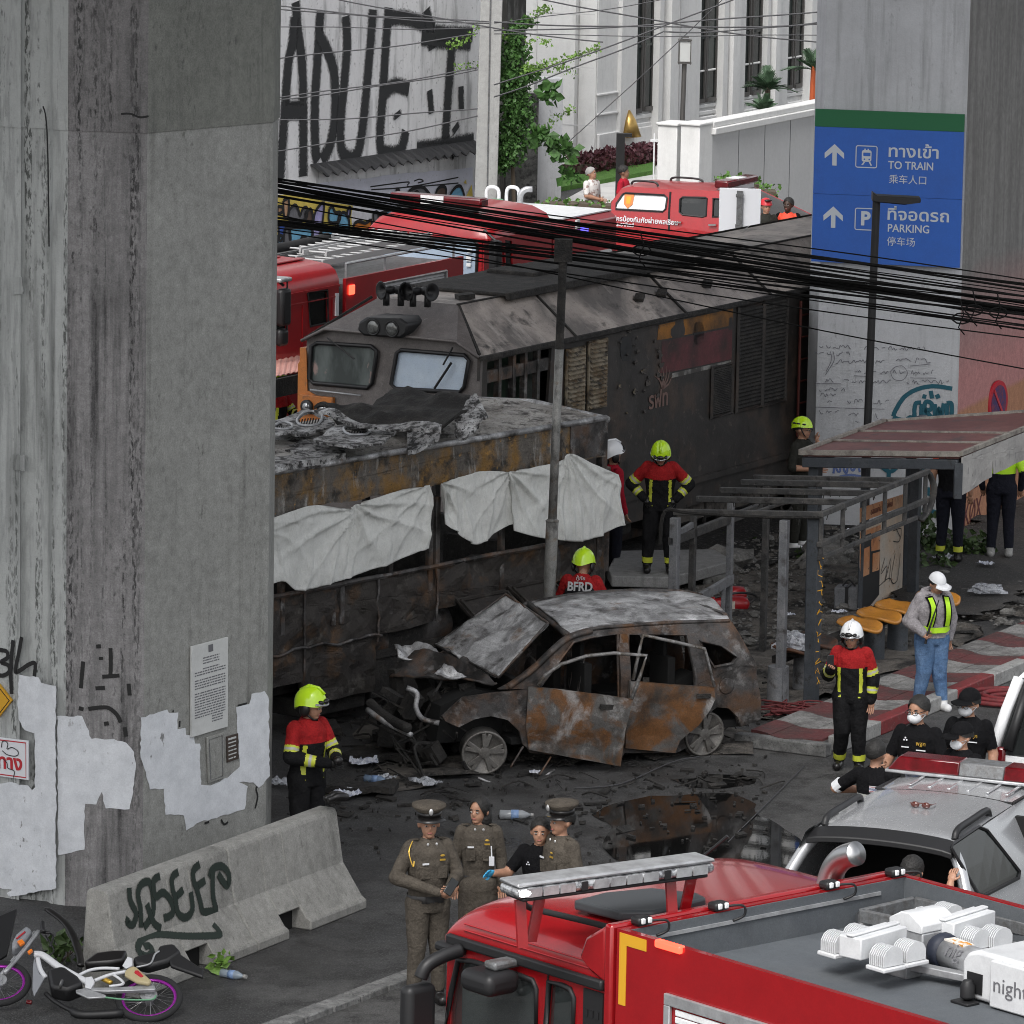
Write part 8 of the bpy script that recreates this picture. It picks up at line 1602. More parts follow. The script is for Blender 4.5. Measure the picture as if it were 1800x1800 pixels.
for _ in range(110):
 u,v=r5.uniform(560,1350),r5.uniform(1200,1400);p=G(u,v,.02);a=r5.uniform(0,6);L2=r5.uniform(.2,.6);ch_.tube(smoothline([p,p+Vector((math.cos(a)*L2*.5,math.sin(a)*L2*.5,r5.uniform(.01,.08))),p+Vector((math.cos(a+.4)*L2,math.sin(a+.4)*L2,0))],3),r5.uniform(.004,.01),4)
o_=ch_.build('charred_debris',M['soot'],None);o_['kind']='stuff';o_['label']='charred scraps and wire strewn around the burnt car'
for (u,v,sx_,sy_,rz_,lab) in ((700,1340,1.1,.5,-.35,'long charred slab lying left of the burnt car wheel'),(640,1395,.7,.5,-.4,'flat charred sheet behind the left firefighter'),(690,1300,.5,.35,.2,'short charred block below the crushed car front'),(560,1290,.5,.4,.1,'charred lump at the foot of burnt bus')):
 mb=MB();mb.panel([(-sx_/2,-sy_/2),(sx_/2,-sy_*.3),(sx_*.4,sy_/2),(-sx_*.4,sy_*.4)],lambda a,b:(Vector((a,b,.09+.06*fbm((a*2+u,b*2,0),1.5))),Vector((0,0,1))),.07,ml=.12);o_=mb.build('charred_board',M['soot'],None,loc=G(u,v),rz=rz_);tag(o_,lab,'debris')
M['litter']=mat('crumpled_white_paper',(.62,.64,.70),.7,L=[dict(sc=14,lo=.5,hi=.62,c=(.3,.33,.42)),dict(sc=30,lo=.6,hi=.68,c=(.1,.1,.12))],bump=(20,.6,.02))
def litter(u,v,s_,lab,cat='litter',mt='litter',z=None):
 if z is None:z=.10 if u>1560 else .07 if u>1080 and v<1120 else .02
 mb=MB();n_=10;V=[];sd=rng.random()*60
 for i in range(n_+1):
  for j in range(n_+1):
   a,b=i/n_-.5,j/n_-.5;V.append((a*s_*1.3+.1*s_*fbm((a*3+sd,b*3,1),1),b*s_+.1*s_*fbm((a*3+sd,b*3,4),1),.03+s_*.35*abs(fbm((a*2.5+sd,b*2.5,7),1.5,3))))
 mb.add(V,[(i*(n_+1)+j,(i+1)*(n_+1)+j,(i+1)*(n_+1)+j+1,i*(n_+1)+j+1) for i in range(n_) for j in range(n_)]);o_=mb.build('litter_scrap',M[mt],None,recalc=False,loc=G(u,v,z),rz=rng.uniform(0,3));tag(o_,lab,cat)
for u,v,s_,lab,mt in ((640,1345,.22,'bluish crumpled paper on the charred slab','litter'),(612,1400,.22,'white paper scrap near the left firefighters knee','litter'),(748,1380,.24,'shiny flattened plastic sheet in front of car wheel','clear_bag'),(492,1382,.2,'clear plastic sheet against the big pillar edge','clear_bag'),(680,1372,.14,'small grey scrap beside the bluish bottle','clear_bag'),(1660,985,.22,'white paper scrap among weeds by the pillar','litter'),(1732,995,.16,'red and white wrapper on the gravel','litter'),(1475,1080,.13,'white scrap below the advert panel','litter'),(940,1362,.1,'small pale chip in front of car door','litter'),(1500,938,.18,'white bag scrap behind the burnt shelter frame','litter'),(1385,1085,.12,'pale scrap behind the burnt seats','litter'),(1160,992,.12,'pale rag beside the firefighters boot on slab','litter')):litter(u,v,s_,lab,'litter',mt)
def bottle(u,v,rz_,lab,tint,r_=.042,L2=.26):
 t=thing('plastic_bottle',lab,'bottle',G(u,v,r_),rz_);mb=MB();mb.lathe((0,0,0),[(.02,-L2/2),(r_,-L2/2+.01),(r_*.92,-L2*.2),(r_,-L2*.1),(r_,L2*.22),(r_*.5,L2*.42),(.016,L2*.44),(.016,L2/2)],14,'X');mb.build('bottle_body',mat('bottle_plastic',tint,.12,alpha=.75),t,smooth=True);mb=MB();mb.lathe((L2/2,0,0),[(.019,0),(.019,.03)],12,'X');mb.build('bottle_cap',M['kerb_white'],t);mb=MB();mb.lathe((0,0,0),[(r_+.001,-L2*.12),(r_+.001,L2*.12)],14,'X');mb.build('bottle_label',mat('bottle_label',(.2,.3,.5),.4),t,smooth=True)
bottle(905,1432,.0,'large clear bottle lying on road behind the woman officer',(.35,.37,.39),.05,.32);bottle(660,1370,-.4,'bluish bottle among charred scraps by the left firefighter',(.2,.28,.4));bottle(408,1713,-.5,'water bottle with blue label beside the barrier foot',(.3,.36,.42),.04,.24)
t=thing('fire_extinguisher','red fire extinguishers lying in the rubble behind the burnt frame','fire extinguisher',G(1282,1062,.12),R(10));mb=MB();mb.lathe((0,0,0),[(.02,-.27),(.09,-.22),(.1,-.15),(.1,.16),(.08,.22),(.03,.25)],16,'X');mb.build('cylinder_body',M['red_dull'],t,smooth=True);mb=MB();mb.lathe((.1,.2,.08),[(.02,-.16),(.1,-.12),(.11,0),(.1,.12),(.03,.16)],16,'X');mb.build('cylinder_body',M['red_dull'],t,smooth=True);mb=MB();mb.bx(-.05,.05,-.102,-.09,-.05,.05);mb.build('paper_label',M['ad_pale'],t);mb=MB();mb.tube(smoothline([(.25,0,0),(.33,0,.1),(.1,-.1,.16),(-.2,-.08,.1)],4),.015,6);mb.build('discharge_hose',M['black'],t)
t=thing('metal_box','grey metal box with dark strap by the advert panel','box',G(1491,1072,.0),R(-14));mb=MB();mb.bx(-.16,.16,-.14,.14,.02,.3);mb.build('case',M['post_grey'],t,bevel=.02);mb=MB();mb.bx(-.02,.02,-.15,.15,.015,.31);mb.tube(smoothline([(-.08,0,.3),(0,0,.38),(.08,0,.3)],4),.012,6);mb.build('strap',M['black'],t)
M['red_hose']=mat('red_fire_hose',(.17,.018,.022),.7,L=[dict(sc=9,lo=.45,hi=.7,c=(.08,.02,.02))])
mb=MB();q=[]
for i in range(150):a=i*.21;r_=.16+.33*(i/150);q.append((r_*1.25*math.cos(a),r_*math.sin(a),.04+.03*((i//30)%2)))
mb.tube(q,.028,7);o_=mb.build('fire_hose',M['red_hose'],None,loc=G(1778,1232),smooth=True);tag(o_,'dark red coiled fire hose on road at the right edge','hose')
mb=MB();r6=random.Random(8);p=Vector((0,0,.03));q=[p.copy()]
for i in range(60):p=Vector((r6.uniform(-.5,.45),r6.uniform(-.35,.3),r6.uniform(.02,.12)));q.append(p)
mb.tube(smoothline(q,4),.010,5);o_=mb.build('red_netting',mat('red_netting',(.12,.02,.022),.8),None,loc=G(1408,1255,.02),smooth=True);tag(o_,'tangle of dark red cord on the ground before the burnt seats','cord')
mb=MB();mb.tube(smoothline([G(1010,1385,.02),G(1090,1378,.02),G(1180,1340,.03),G(1230,1330,.03)],5),.008,5);mb.tube(smoothline([G(1280,1480,.01),G(1330,1430,.02),G(1415,1345,.02)],5),.006,5);o_=mb.build('loose_wire',M['wire'],None,smooth=True);tag(o_,'long thin wire trailing over the wet road','wire')
t=thing('corrugated_roof','salmon pink corrugated roof left of the locomotive cab','roof',D(500,660,72));o4=t.location;M['salmon']=mat('salmon_corrugated',(.62,.34,.29),.6,L=[dict(sc=3,lo=.4,hi=.7,c=(.55,.29,.25))])
a,b,c_,d2=D(440,626,73.5),D(545,606,75),D(533,652,71.2),D(440,672,70);mb=MB();n_=40;V=[]
for i in range(n_+1):
 for j in range(2):p=(a.lerp(b,i/n_) if j==0 else d2.lerp(c_,i/n_));V.append(p-o4+Vector((0,0,.010*math.sin(i*1.6))))
mb.add(V,[(i*2,(i+1)*2,(i+1)*2+1,i*2+1) for i in range(n_)]);o_=mb.build('sheet',M['salmon'],t,recalc=False);o_.modifiers.new('s','SOLIDIFY').thickness=.012;mb=MB();mb.bar(d2-o4-Vector((0,0,.15)),c_-o4-Vector((0,0,.15)),.1,.25)
for p in (d2,c_,a,b):q=p-o4;mb.bar((q.x,q.y,-o4.z),(q.x,q.y,q.z-.05),.08)
mb.build('support_frame',M['soot'],t)
def cm(n,c,r=.85,**k):M[n]=mat(n,c,r,spec=.5 if r<.75 else .12,**k);return n
sk=[dict(sc=30,lo=.4,hi=.7,c=(.36,.19,.12))]
cm('skin',(.40,.215,.14),.55,L=sk);cm('skin_dark',(.055,.03,.02),.5);cm('skin_tan',(.30,.155,.10),.55);cm('hair',(.010,.009,.008),.55,bump=(60,.8,.008));cm('eye_white',(.38,.36,.34),.4);cm('grey_hair',(.3,.29,.28),.7);cm('lip',(.30,.10,.085),.5);cm('eye',(.012,.009,.008),.3)
fold=dict(bump=[(14,.5,.03),(45,.25,.01)])
cm('ff_red',(.33,.017,.018),.8,L=[dict(sc=6,lo=.4,hi=.7,c=(.26,.014,.016))],**fold);cm('ff_black',(.009,.009,.010),.85,L=[dict(sc=6,lo=.4,hi=.7,c=(.016,.016,.017))],**fold);cm('band_y',(.52,.56,.05),.5);cm('band_s',(.42,.42,.40),.4);cm('khaki',(.088,.076,.062),.8,L=[dict(sc=7,lo=.4,hi=.7,c=(.070,.060,.049))],**fold);cm('shirt_black',(.006,.006,.007),.85,**fold);cm('olive',(.028,.028,.024),.85,**fold);cm('navy',(.012,.013,.02),.85,**fold);cm('hoodie',(.33,.31,.32),.9,L=[dict(sc=6,lo=.4,hi=.7,c=(.27,.255,.265))],**fold);cm('jeans',(.09,.165,.30),.85,L=[dict(sc=5,lo=.4,hi=.65,c=(.13,.215,.36)),dict(sc=4,lo=.58,hi=.7,c=(.06,.11,.21))],**fold)
cm('hiviz',(.42,.72,.02),.6);cm('helmet_y',(.50,.78,.015),.25,coat=.5);cm('helmet_w',(.78,.79,.80),.22,coat=.5);cm('helmet_r',(.5,.02,.03),.3);cm('leather',(.010,.009,.009),.35);cm('white_cloth2',(.68,.69,.71),.8,bump=(30,.3,.005));cm('blue_glove',(.07,.42,.72),.45);cm('blue_shirt',(.02,.06,.25),.8);cm('pattern',(.62,.60,.58),.85,L=[dict(sc=12,lo=.52,hi=.6,c=(.3,.22,.2))]);cm('red_shirt',(.35,.015,.03),.85,**fold);cm('orange_vest',(.65,.06,.025),.7);cm('gold',(.6,.38,.06),.35,metal=.5);cm('silver_badge',(.6,.6,.6),.3,metal=.6);cm('shoe_white',(.7,.7,.7),.6)
SEG=12
def cap_(mb,a,b,ra,rb,fx=1.):
 a,b=Vector(a),Vector(b);d=b-a;L_=max(d.length,1e-4);t=d/L_;pts,rr=[],[]
 for i in range(5):an=math.pi/2*i/4;pts.append(a-t*ra*math.cos(an));rr.append(max(.001,ra*math.sin(an)))
 for i in range(5):an=math.pi/2*i/4;pts.append(b+t*rb*math.sin(an));rr.append(max(.001,rb*math.cos(an)))
 mb.tube(pts,rr,SEG)
def person(label,loc,rz=0,h=1.70,w=1.,j=None,lean=0,head=(0,0),top=(),bot=(),shoes='leather',skin='skin',hand=None,hat=None,hair='hair',long_=False,skirt=False,mask=False,sleeve=2.,vox=.012,belt=None,group=None,glasses=False):
 t=thing('person',label,'person',loc,R(rz),group);J={}
 for s,S in ((1,'L'),(-1,'R')):
  J.update({'sh'+S:(.160*s,.01,1.395),'el'+S:(.235*s,.03,1.13),'wr'+S:(.245*s,-.05,.89),'hp'+S:(.088*s,0,.90),'kn'+S:(.10*s,-.015,.50),'an'+S:(.115*s,.02,.09)})
 J.update(j or {});k=h/1.70
 Lr=Matrix.Rotation(R(lean),3,'X');piv=Vector((0,0,.95))
 def U(p):p=Vector(p);q=piv+Lr@(p-piv) if lean else p;return q*k
 hyaw,hp=head;Hr=Matrix.Rotation(R(hyaw),3,'Z')@Matrix.Rotation(R(hp),3,'X');nk=Vector((0,.005,1.47));HS=1.11
 def HD_(p):return U(nk+Hr@((Vector(p)-nk)*HS))
 segs=[];mb=MB()
 def add(tag_,a,b,ra,rb,fx=1):segs.append((tag_,Vector(a),Vector(b),ra,rb));cap_(mb,a,b,ra,rb)
 prof=[(.84,.150*w,.110*w),(.92,.158*w,.116*w),(1.03,.145*w,.108*w),(1.14,.150*w,.115*w),(1.26,.168*w,.122*w),(1.36,.165*w,.11*w),(1.43,.115,.085),(1.47,.06,.06)]
 V=[]
 for z,rx,ry in prof:
  for i in range(16):a=2*math.pi*i/16;V.append(U((rx*math.cos(a),ry*math.sin(a),z)))
 mb.add(V,[(i*16+q,i*16+(q+1)%16,(i+1)*16+(q+1)%16,(i+1)*16+q) for i in range(7) for q in range(16)]+[tuple(range(15,-1,-1)),tuple(7*16+q for q in range(16))])
 segs+=[('torso',U((-.07,0,1.0)),U((-.08,0,1.36)),.10*w,.10*w),('torso',U((.07,0,1.0)),U((.08,0,1.36)),.10*w,.10*w),('hips',U((-.06,0,.87)),U((.06,0,.87)),.11*w,.11*w)]
 for S in 'LR':
  sh,el,wr=U(J['sh'+S]),U(J['el'+S]),U(J['wr'+S]);add('uarm',sh,el,.055*w,.048*w);add('farm',el,wr,.049*w,.033)
  hp_,kn,an=Vector(J['hp'+S])*k,Vector(J['kn'+S])*k,Vector(J['an'+S])*k
  if not skirt:add('thigh',hp_,kn,.095*w,.064*w)
  add('shin',kn,an,(.062 if not skirt else .05)*w,.048);ft=an+Vector((0,-.13,-.045));add('foot',an+Vector((0,.02,-.04)),ft,.045,.04)
 if skirt:add('thigh',Vector((-.03,0,.88))*k,Vector((-.02,0,.50))*k,.14,.15);add('thigh',Vector((.03,0,.88))*k,Vector((.02,0,.50))*k,.14,.15)
 add('neck',U((0,.01,1.42)),HD_((0,.0,1.52)),.055,.05)
 def he(c,r,n=14,m=10):V0=len(mb.V);mb.ell((0,0,0),r,n,m);mb.V[V0:]=[tuple(HD_(Vector(c)+Vector(v))) for v in mb.V[V0:]]
 he((0,.012,1.612),(.077,.095,.090));he((0,-.022,1.552),(.060,.068,.066));he((0,-.086,1.572),(.013,.02,.024));he((0,-.05,1.505),(.034,.036,.022))
 for s in (-1,1):he((.078*s,.012,1.578),(.012,.02,.03))
 segs.append(('head',HD_((0,.01,1.62)),HD_((0,-.02,1.55)),.08,.06))
 src=mb.build('tmp',[],None,recalc=True);md=src.modifiers.new('r','REMESH');md.mode='VOXEL';md.voxel_size=vox;sm=src.modifiers.new('s','SMOOTH');sm.iterations=3;sm.factor=.5
 me=bpy.data.meshes.new_from_object(src.evaluated_get(bpy.context.evaluated_depsgraph_get()));md_=src.data;bpy.data.objects.remove(src);bpy.data.meshes.remove(md_)
 nv,nf=len(me.vertices),len(me.polygons);co=np.empty(nv*3);me.vertices.foreach_get('co',co);co=co.reshape(-1,3);no=np.empty(nv*3);me.vertices.foreach_get('normal',no);no=no.reshape(-1,3)
 F=np.array([tuple(p.vertices) for p in me.polygons]);fc=co[F].mean(1);best=np.full(nf,9.);reg=np.zeros(nf,int);tt=np.zeros(nf)
 for i,(tg,a,b,ra,rb) in enumerate(segs):
  a,b=np.array(a),np.array(b);d=b-a;q=np.clip(((fc-a)@d)/max(d@d,1e-9),0,1);r=ra+(rb-ra)*q;ds=np.linalg.norm(fc-a-q[:,None]*d,axis=1)-r;m=ds<best;best[m]=ds[m];reg[m]=i;tt[m]=q[m]
 tags=np.array([s[0] for s in segs])[reg];Z=fc[:,2]/k;X=fc[:,0]/k;Y=fc[:,1]/k
 if lean:qq=np.array([list(Lr.inverted()@(Vector(c)/k-piv)+piv) for c in fc]);Z,X,Y=qq[:,2],qq[:,0],qq[:,1]
 up=np.isin(tags,['torso','uarm','farm']);arm=np.isin(tags,['uarm','farm']);ta=tt+(tags=='farm');up &=~(arm & (ta>sleeve));hem=0.80 if top and top[0].startswith('ff') else .93
 up |=(tags=='hips')& (Z>hem);up |=(tags=='thigh')& (Z>hem+.0)& (hem<.9);up |=(tags=='neck')& (Z<1.475)& (Y>-.08)
 lo_=np.isin(tags,['hips','thigh'])| ((tags=='shin')& (tt<.92)& (not skirt));lo_ &=~up;shoe=(tags=='foot')| ((tags=='shin')& (tt>=.92))
 skinm=M[skin];bm_=[skinm,M[top[0]],M[bot[0]]];mi=np.zeros(nf,int);mi[up]=1;mi[lo_]=2
 bo=MB();bo.V=[tuple(c) for c in co];bo.F=[tuple(f) for f in F];bo.M=list(mi);mats_=bm_+[M['eye'],M['lip'],M['hair'],M['eye_white'],M[hand or skin]]
 def isl(c,r,m_):
  V0=len(bo.V);bo.ell((0,0,0),r,8,6,m_);bo.V[V0:]=[tuple(HD_(Vector(c)+Vector(v))) for v in bo.V[V0:]]
 for s in (-1,1):isl((.030*s,-.082,1.590),(.013,.008,.007),6);isl((.030*s,-.088,1.589),(.006,.004,.0065),3);isl((.032*s,-.083,1.611),(.018,.008,.005),5)
 isl((0,-.086,1.532),(.022,.008,.007),4)
 for S,s in (('L',1),('R',-1)):
  el,wr=U(J['el'+S]),U(J['wr'+S]);d=(wr-el).normalized();n_=Vector(J.get('pn'+S,(0,-1,0)));pn=(n_-d*n_.dot(d)).normalized() if abs(n_.dot(d))<.98 else d.orthogonal().normalized();sd=d.cross(pn).normalized();hb=MB();cu=J.get('curl',.5)
  hb.ell((0,0,0),(.040,.018,.048),10,7);rm=Matrix((sd,pn,d)).transposed();hb.V=[tuple(wr+d*.045+rm@Vector(v)) for v in hb.V]
  for i in range(4):
   f0_=wr+d*.075+sd*((i-1.5)*.021);l=(.036,.042,.040,.032)[i];d1=(d+pn*cu*.6).normalized();d2_=(d+pn*cu*1.6).normalized();p1=f0_+d1*l;p2=p1+d2_*l*.9;hb.tube([f0_,p1,p2,p2+d2_*.008],[.0095,.009,.0075,.003],6)
  th=wr+d*.03+sd*.036*s;e1=(d*.6+sd*s*.7+pn*.3).normalized();hb.tube([wr+d*.02,th,th+e1*.035,th+e1*.035+d*.022],[.013,.012,.0105,.006],6)
  V0=len(bo.V);bo.add(hb.V,hb.F,7)
 body=bo.build('body',mats_,t,smooth=True,recalc=False)
 def shell_(nm,mask_,off_,mats,idx=None):
  ids=np.unique(F[mask_]);mp=-np.ones(nv,int);mp[ids]=np.arange(len(ids));vv=co[ids]+no[ids]*off_*(1+.16*np.sin(co[ids][:,2:3]*27+co[ids][:,0:1]*41+3*np.sin(co[ids][:,1:2]*19+co[ids][:,2:3]*8)));o_=MB();o_.V=[tuple(x) for x in vv];o_.F=[tuple(mp[f]) for f in F[mask_]];o_.M=list((idx if idx is not None else np.zeros(nf,int))[mask_]);return o_.build(nm,[M[m_] for m_ in mats],t,smooth=True,recalc=False)
 ix=np.zeros(nf,int)
 if top[0]=='ff_black':
  ix[(tags=='torso')& (Z>1.26)]=1;ix[(tags=='neck')]=1;ix[(tags=='uarm')& (tt<.62)]=1
  for lo__,hi__,m_ in ((.62,.86,2),(.70,.78,3)):ix[(tags=='uarm')& (tt>lo__)& (tt<hi__)]=m_
  for lo__,hi__,m_ in ((.40,.68,2),(.50,.58,3)):ix[(tags=='farm')& (tt>lo__)& (tt<hi__)]=m_
  ix[np.isin(tags,['torso','hips'])& (Y<0)& (abs(abs(X)-.115)<.016)& (Z<1.25)& (Z>.9)]=2;shell_('jacket',up,.020,['ff_black','ff_red','band_y','band_s'],ix)
 elif up.any():
  if len(top)>1:ix[top[1](tags,tt,X,Y,Z)]=1
  shell_('shirt' if top[0]!='hoodie' else 'hoodie',up,.010 if top[0]!='hoodie' else .02,[top[0],top[2] if len(top)>2 else top[0]],ix)
 ix=np.zeros(nf,int)
 if len(bot)>1:ix[(tags=='shin')& (tt>.70)& (tt<.88)]=1
 shell_('skirt' if skirt else 'trousers',lo_,.012 if top[0]!='ff_black' else .018,[bot[0],bot[1] if len(bot)>1 else bot[0]],ix);shell_('shoes',shoe,.010,[shoes])
 if belt:shell_('belt',(abs(Z-.955)<.026)& np.isin(tags,['hips','torso']),.020,[belt])
 def hchild(nm,m_,parts,smooth=True,bevel=0):
  o_=MB();parts(o_);o_.V=[tuple(HD_(Vector(v)*1.+(Vector((fbm(v,40,2),fbm(v,43,2),.6*fbm(v,37,2)))*.007 if nm=='hair' else Vector()))) for v in o_.V];return o_.build(nm,M[m_],t,smooth=smooth,bevel=bevel)
 def dome(o_,c,r,zcut,back=0.,n=24,m=10,flare=0.,front=0.):
  V=[]
  for i in range(m+1):
   for q in range(n):
    az=2*math.pi*q/n;bk=max(0,math.sin(az));fr_=max(0,-math.sin(az));zc=zcut-back*bk**1.5+front*fr_**2;th0=math.acos(max(-1,min(1,zc/r[2])));th=th0*i/m;fl=1+flare*max(0,(i-m+2)/2)**2*(.4+.6*bk+.5*fr_);V.append((c[0]+r[0]*math.sin(th)*math.cos(az)*fl,c[1]+r[1]*math.sin(th)*math.sin(az)*fl,c[2]+r[2]*math.cos(th)))
  o_.add(V,[(i*n+q,(i+1)*n+q,(i+1)*n+(q+1)%n,i*n+(q+1)%n) for i in range(m) for q in range(n)])
 if hair and hat not in ('fire','fire_w'):
  hchild('hair',hair,lambda o_:(dome(o_,(0,.018,1.614),(.090,.108,.106),-.02 if not long_ else -.09,.05 if not long_ else 0,front=.075 if not long_ else .16),long_ and o_.lathe((0,.05,1.5),[(.075,-.09),(.088,0),(.085,.1)],16)))
 if hat in ('fire','fire_w'):
  hm='helmet_y' if hat=='fire' else 'helmet_w';hchild('helmet',hm,lambda o_:(dome(o_,(0,.015,1.618),(.118,.145,.145),-.01,.085,flare=.10,front=.03),o_.tube([(0,-.10,1.725),(0,-.03,1.766),(0,.06,1.762),(0,.13,1.70)],.012,6)))
  hchild('helmet_badge','leather',lambda o_:(o_.ell((0,-.122,1.668),(.045,.025,.024),10,6),o_.ell((.06,-.10,1.662),(.025,.03,.016)),o_.ell((-.06,-.10,1.662),(.025,.03,.016))))
  hchild('ear_guard','leather',lambda o_:[(o_.ell((.098*s,.02,1.565),(.022,.05,.062),10,8),o_.tube([(.09*s,-.01,1.53),(.05*s,-.06,1.49),(0,-.07,1.485)],.010,5)) for s in (-1,1)]);hchild('visor','clear_lens',lambda o_:o_.tube(smoothline([(-.10,-.07,1.638),(-.05,-.125,1.640),(0,-.138,1.640),(.05,-.125,1.640),(.10,-.07,1.638)],4),.012,6))
 if hat=='climb':hchild('helmet','helmet_y',lambda o_:dome(o_,(0,.015,1.625),(.105,.128,.118),0,.05,flare=.05));hchild('helmet_vent','leather',lambda o_:[o_.ell((.1*s,y,1.665),(.008,.025,.01)) for s in (-1,1) for y in (-.04,.03,.08)]);hchild('chin_strap','leather',lambda o_:[o_.tube([(.085*s,0,1.61),(.07*s,-.04,1.54),(0,-.06,1.485)],.007,5) for s in (-1,1)])
 if hat=='red':hchild('helmet','helmet_r',lambda o_:dome(o_,(0,.015,1.62),(.105,.128,.118),0,.05,flare=.06));hchild('goggles','leather',lambda o_:o_.ell((0,-.1,1.70),(.07,.04,.02)))
 if hat=='peak':
  hchild('peaked_cap',top[0],lambda o_:o_.lathe((0,.01,1.655),[(.092,0),(.094,.035),(.136,.07),(.133,.09),(.08,.103),(.01,.106)],26));hchild('cap_band','leather',lambda o_:o_.lathe((0,.01,1.655),[(.096,-.004),(.098,.034)],26))
  def vis(o_):
   V=[]
   for i in range(13):
    a=math.pi*(.12+.76*i/12)
    for r_,z in ((.096,1.656),(.15,1.628)):V.append((r_*.95*math.cos(a),.01-r_*1.05*math.sin(a),z))
   o_.add(V,[(2*i,2*i+1,2*i+3,2*i+2) for i in range(12)])
  hchild('cap_peak','leather',vis).modifiers.new('s','SOLIDIFY').thickness=.004;hchild('cap_badge','silver_badge',lambda o_:o_.ell((0,-.122,1.712),(.018,.012,.028)))
  if belt=='gold_':pass
 if hat in ('cap','cap_w'):
  cmn='white_cloth2' if hat=='cap_w' else 'shirt_black';hchild('baseball_cap',cmn,lambda o_:dome(o_,(0,.015,1.62),(.093,.112,.105),.012,.02))
  def brim(o_):
   V=[]
   for i in range(11):
    a=math.pi*(.2+.6*i/10)
    for r_,z in ((.10,1.640),(.185,1.622)):V.append((r_*.75*math.cos(a),-r_*math.sin(a),z))
   o_.add(V,[(2*i,2*i+1,2*i+3,2*i+2) for i in range(10)])
  hchild('cap_brim',cmn,brim).modifiers.new('s','SOLIDIFY').thickness=.005
 if mask:hchild('face_mask','white_cloth2',lambda o_:o_.ell((0,-.058,1.540),(.062,.056,.050),14,8));hchild('mask_loop','white_cloth2',lambda o_:[o_.tube([(.055*s,-.06,1.565),(.082*s,.01,1.575),(.055*s,-.06,1.52)],.003,4) for s in (-1,1)])
 if glasses:hchild('spectacles','leather',lambda o_:[(o_.tube([(.032*s+.026*math.cos(R(a)),-.102,1.588+.018*math.sin(R(a))) for a in range(0,360,45)],.003,4,closed=True),o_.tube([(.058*s,-.1,1.592),(.082*s,.01,1.595)],.003,4)) for s in (-1,1)])
 return t,(lambda p:U(p)),k
def deco(t,nm,m_,fn,U=None,bevel=0):
 o_=MB();fn(o_)
 if U:o_.V=[tuple(U(v)) for v in o_.V]
 return o_.build(nm,M[m_],t,bevel=bevel)
FF=dict(top=('ff_black',),bot=('ff_black','band_y'),hat='fire',hand='leather')
t,U,k=person('firefighter with lime helmet standing behind the concrete barrier',G(541,1200,1.86)*Vector((1,1,0)) if False else Vector((*G(541,1200,1.84)[:2],0)),42,1.72,1.1,dict(elL=(.24,-.1,1.15),wrL=(.10,-.33,1.12),elR=(-.26,-.06,1.14),wrR=(-.02,-.33,1.10),pnL=(-1,0,0),pnR=(1,0,0)),2,(28,10),vox=.011,**FF)
o_=MB();o_.ell((0,0,0),(.05,.04,.045),10,8);o_=o_.build('camera_gadget',M['leather'],None,loc=t.matrix_basis@U((.03,-.42,1.14)),smooth=True);tag(o_,'small dark gadget held by the firefighter behind barrier','gadget')
p=G(588,1409,1.01)
for i,s_ in enumerate((-1,1)):
 o_=MB();o_.tube(smoothline([(-.09,s_*.03,.03),(0,s_*.035,.05),(.08,s_*.03,.04),(.12,s_*.025,.03)],4),[.03]*4+[.045]*5+[.04]*3+[.02],8);o_=o_.build('glove',M['leather'],None,loc=p,rz=.6,smooth=True);tag(o_,'shiny black gloves lying on the end of concrete barrier','gloves','pair of gloves on the barrier')
person('firefighter with hands on hips looking down on concrete slab',Vector((*G(1157,1006,.30)[:2],.30)),0,1.63,1.12,dict(elL=(.38,.06,1.16),wrL=(.21,-.06,.99),elR=(-.38,.06,1.16),wrR=(-.21,-.06,.99),anL=(.15,.02,.09),anR=(-.15,.02,.09),knL=(.13,-.02,.5),knR=(-.13,-.02,.5)),4,(-3,34),**FF)
t_=bpy.context.scene.objects[-1] if False else None
t,U,k=person('firefighter seen from behind with BFRD on his back',Vector((*G(1022,968,1.74)[:2],0)),172,1.68,1.15,dict(elL=(.28,-.12,1.12),wrL=(.2,-.36,1.05),elR=(-.28,-.12,1.12),wrR=(-.2,-.36,1.05)),14,(-8,16),**FF)
cm('bfrd_grey',(.42,.42,.42),.6);deco(t,'back_panel','ff_black',lambda o_:o_.panel([(-.17,1.12),(.17,1.12),(.17,1.29),(.12,1.35),(-.12,1.35),(-.17,1.29)],lambda a,b:(Vector((a,.165-.35*a*a-.03*abs(b-1.25),b)),Vector((0,1,0))),.006,ml=.05),U)
text('BFRD',.14,M['bfrd_grey'],t,frame(U((0,.160,1.325)),(-1,0,0),(0,math.cos(R(14)),math.sin(R(14)))),ext=.008,bold=.004,sx=.86);text('กู้ภัย',.06,M['bfrd_grey'],t,frame(U((0,.135,1.425)),(-1,0,0),(0,math.cos(R(20)),math.sin(R(20)))),ext=.006)
fw=dict(FF);fw['hat']='fire_w';fw['hand']=None
t,U,k=person('firefighter in white helmet holding up a phone near footpath',G(1492,1356),-12,1.56,1.12,dict(elR=(-.27,-.02,1.13),wrR=(-.2,-.26,1.27),elL=(.25,.03,1.12),wrL=(.24,-.02,.86),knR=(-.08,-.08,.5),anR=(-.14,.14,.1)),3,(-6,12),**fw)
o_=MB();o_.box((0,0,0),(.075,.012,.15));o_=o_.build('phone',M['black'],None,loc=t.matrix_basis@U((-.2,-.32,1.36)),rz=.2,bevel=.006);tag(o_,'black phone raised by the firefighter in white helmet','phone')
vest=lambda tg,tt,X,Y,Z:np.isin(tg,['torso'])& ((abs(abs(X)-.09)<.034)& (Z<1.42)| (Z<1.06))& (Y<.3)
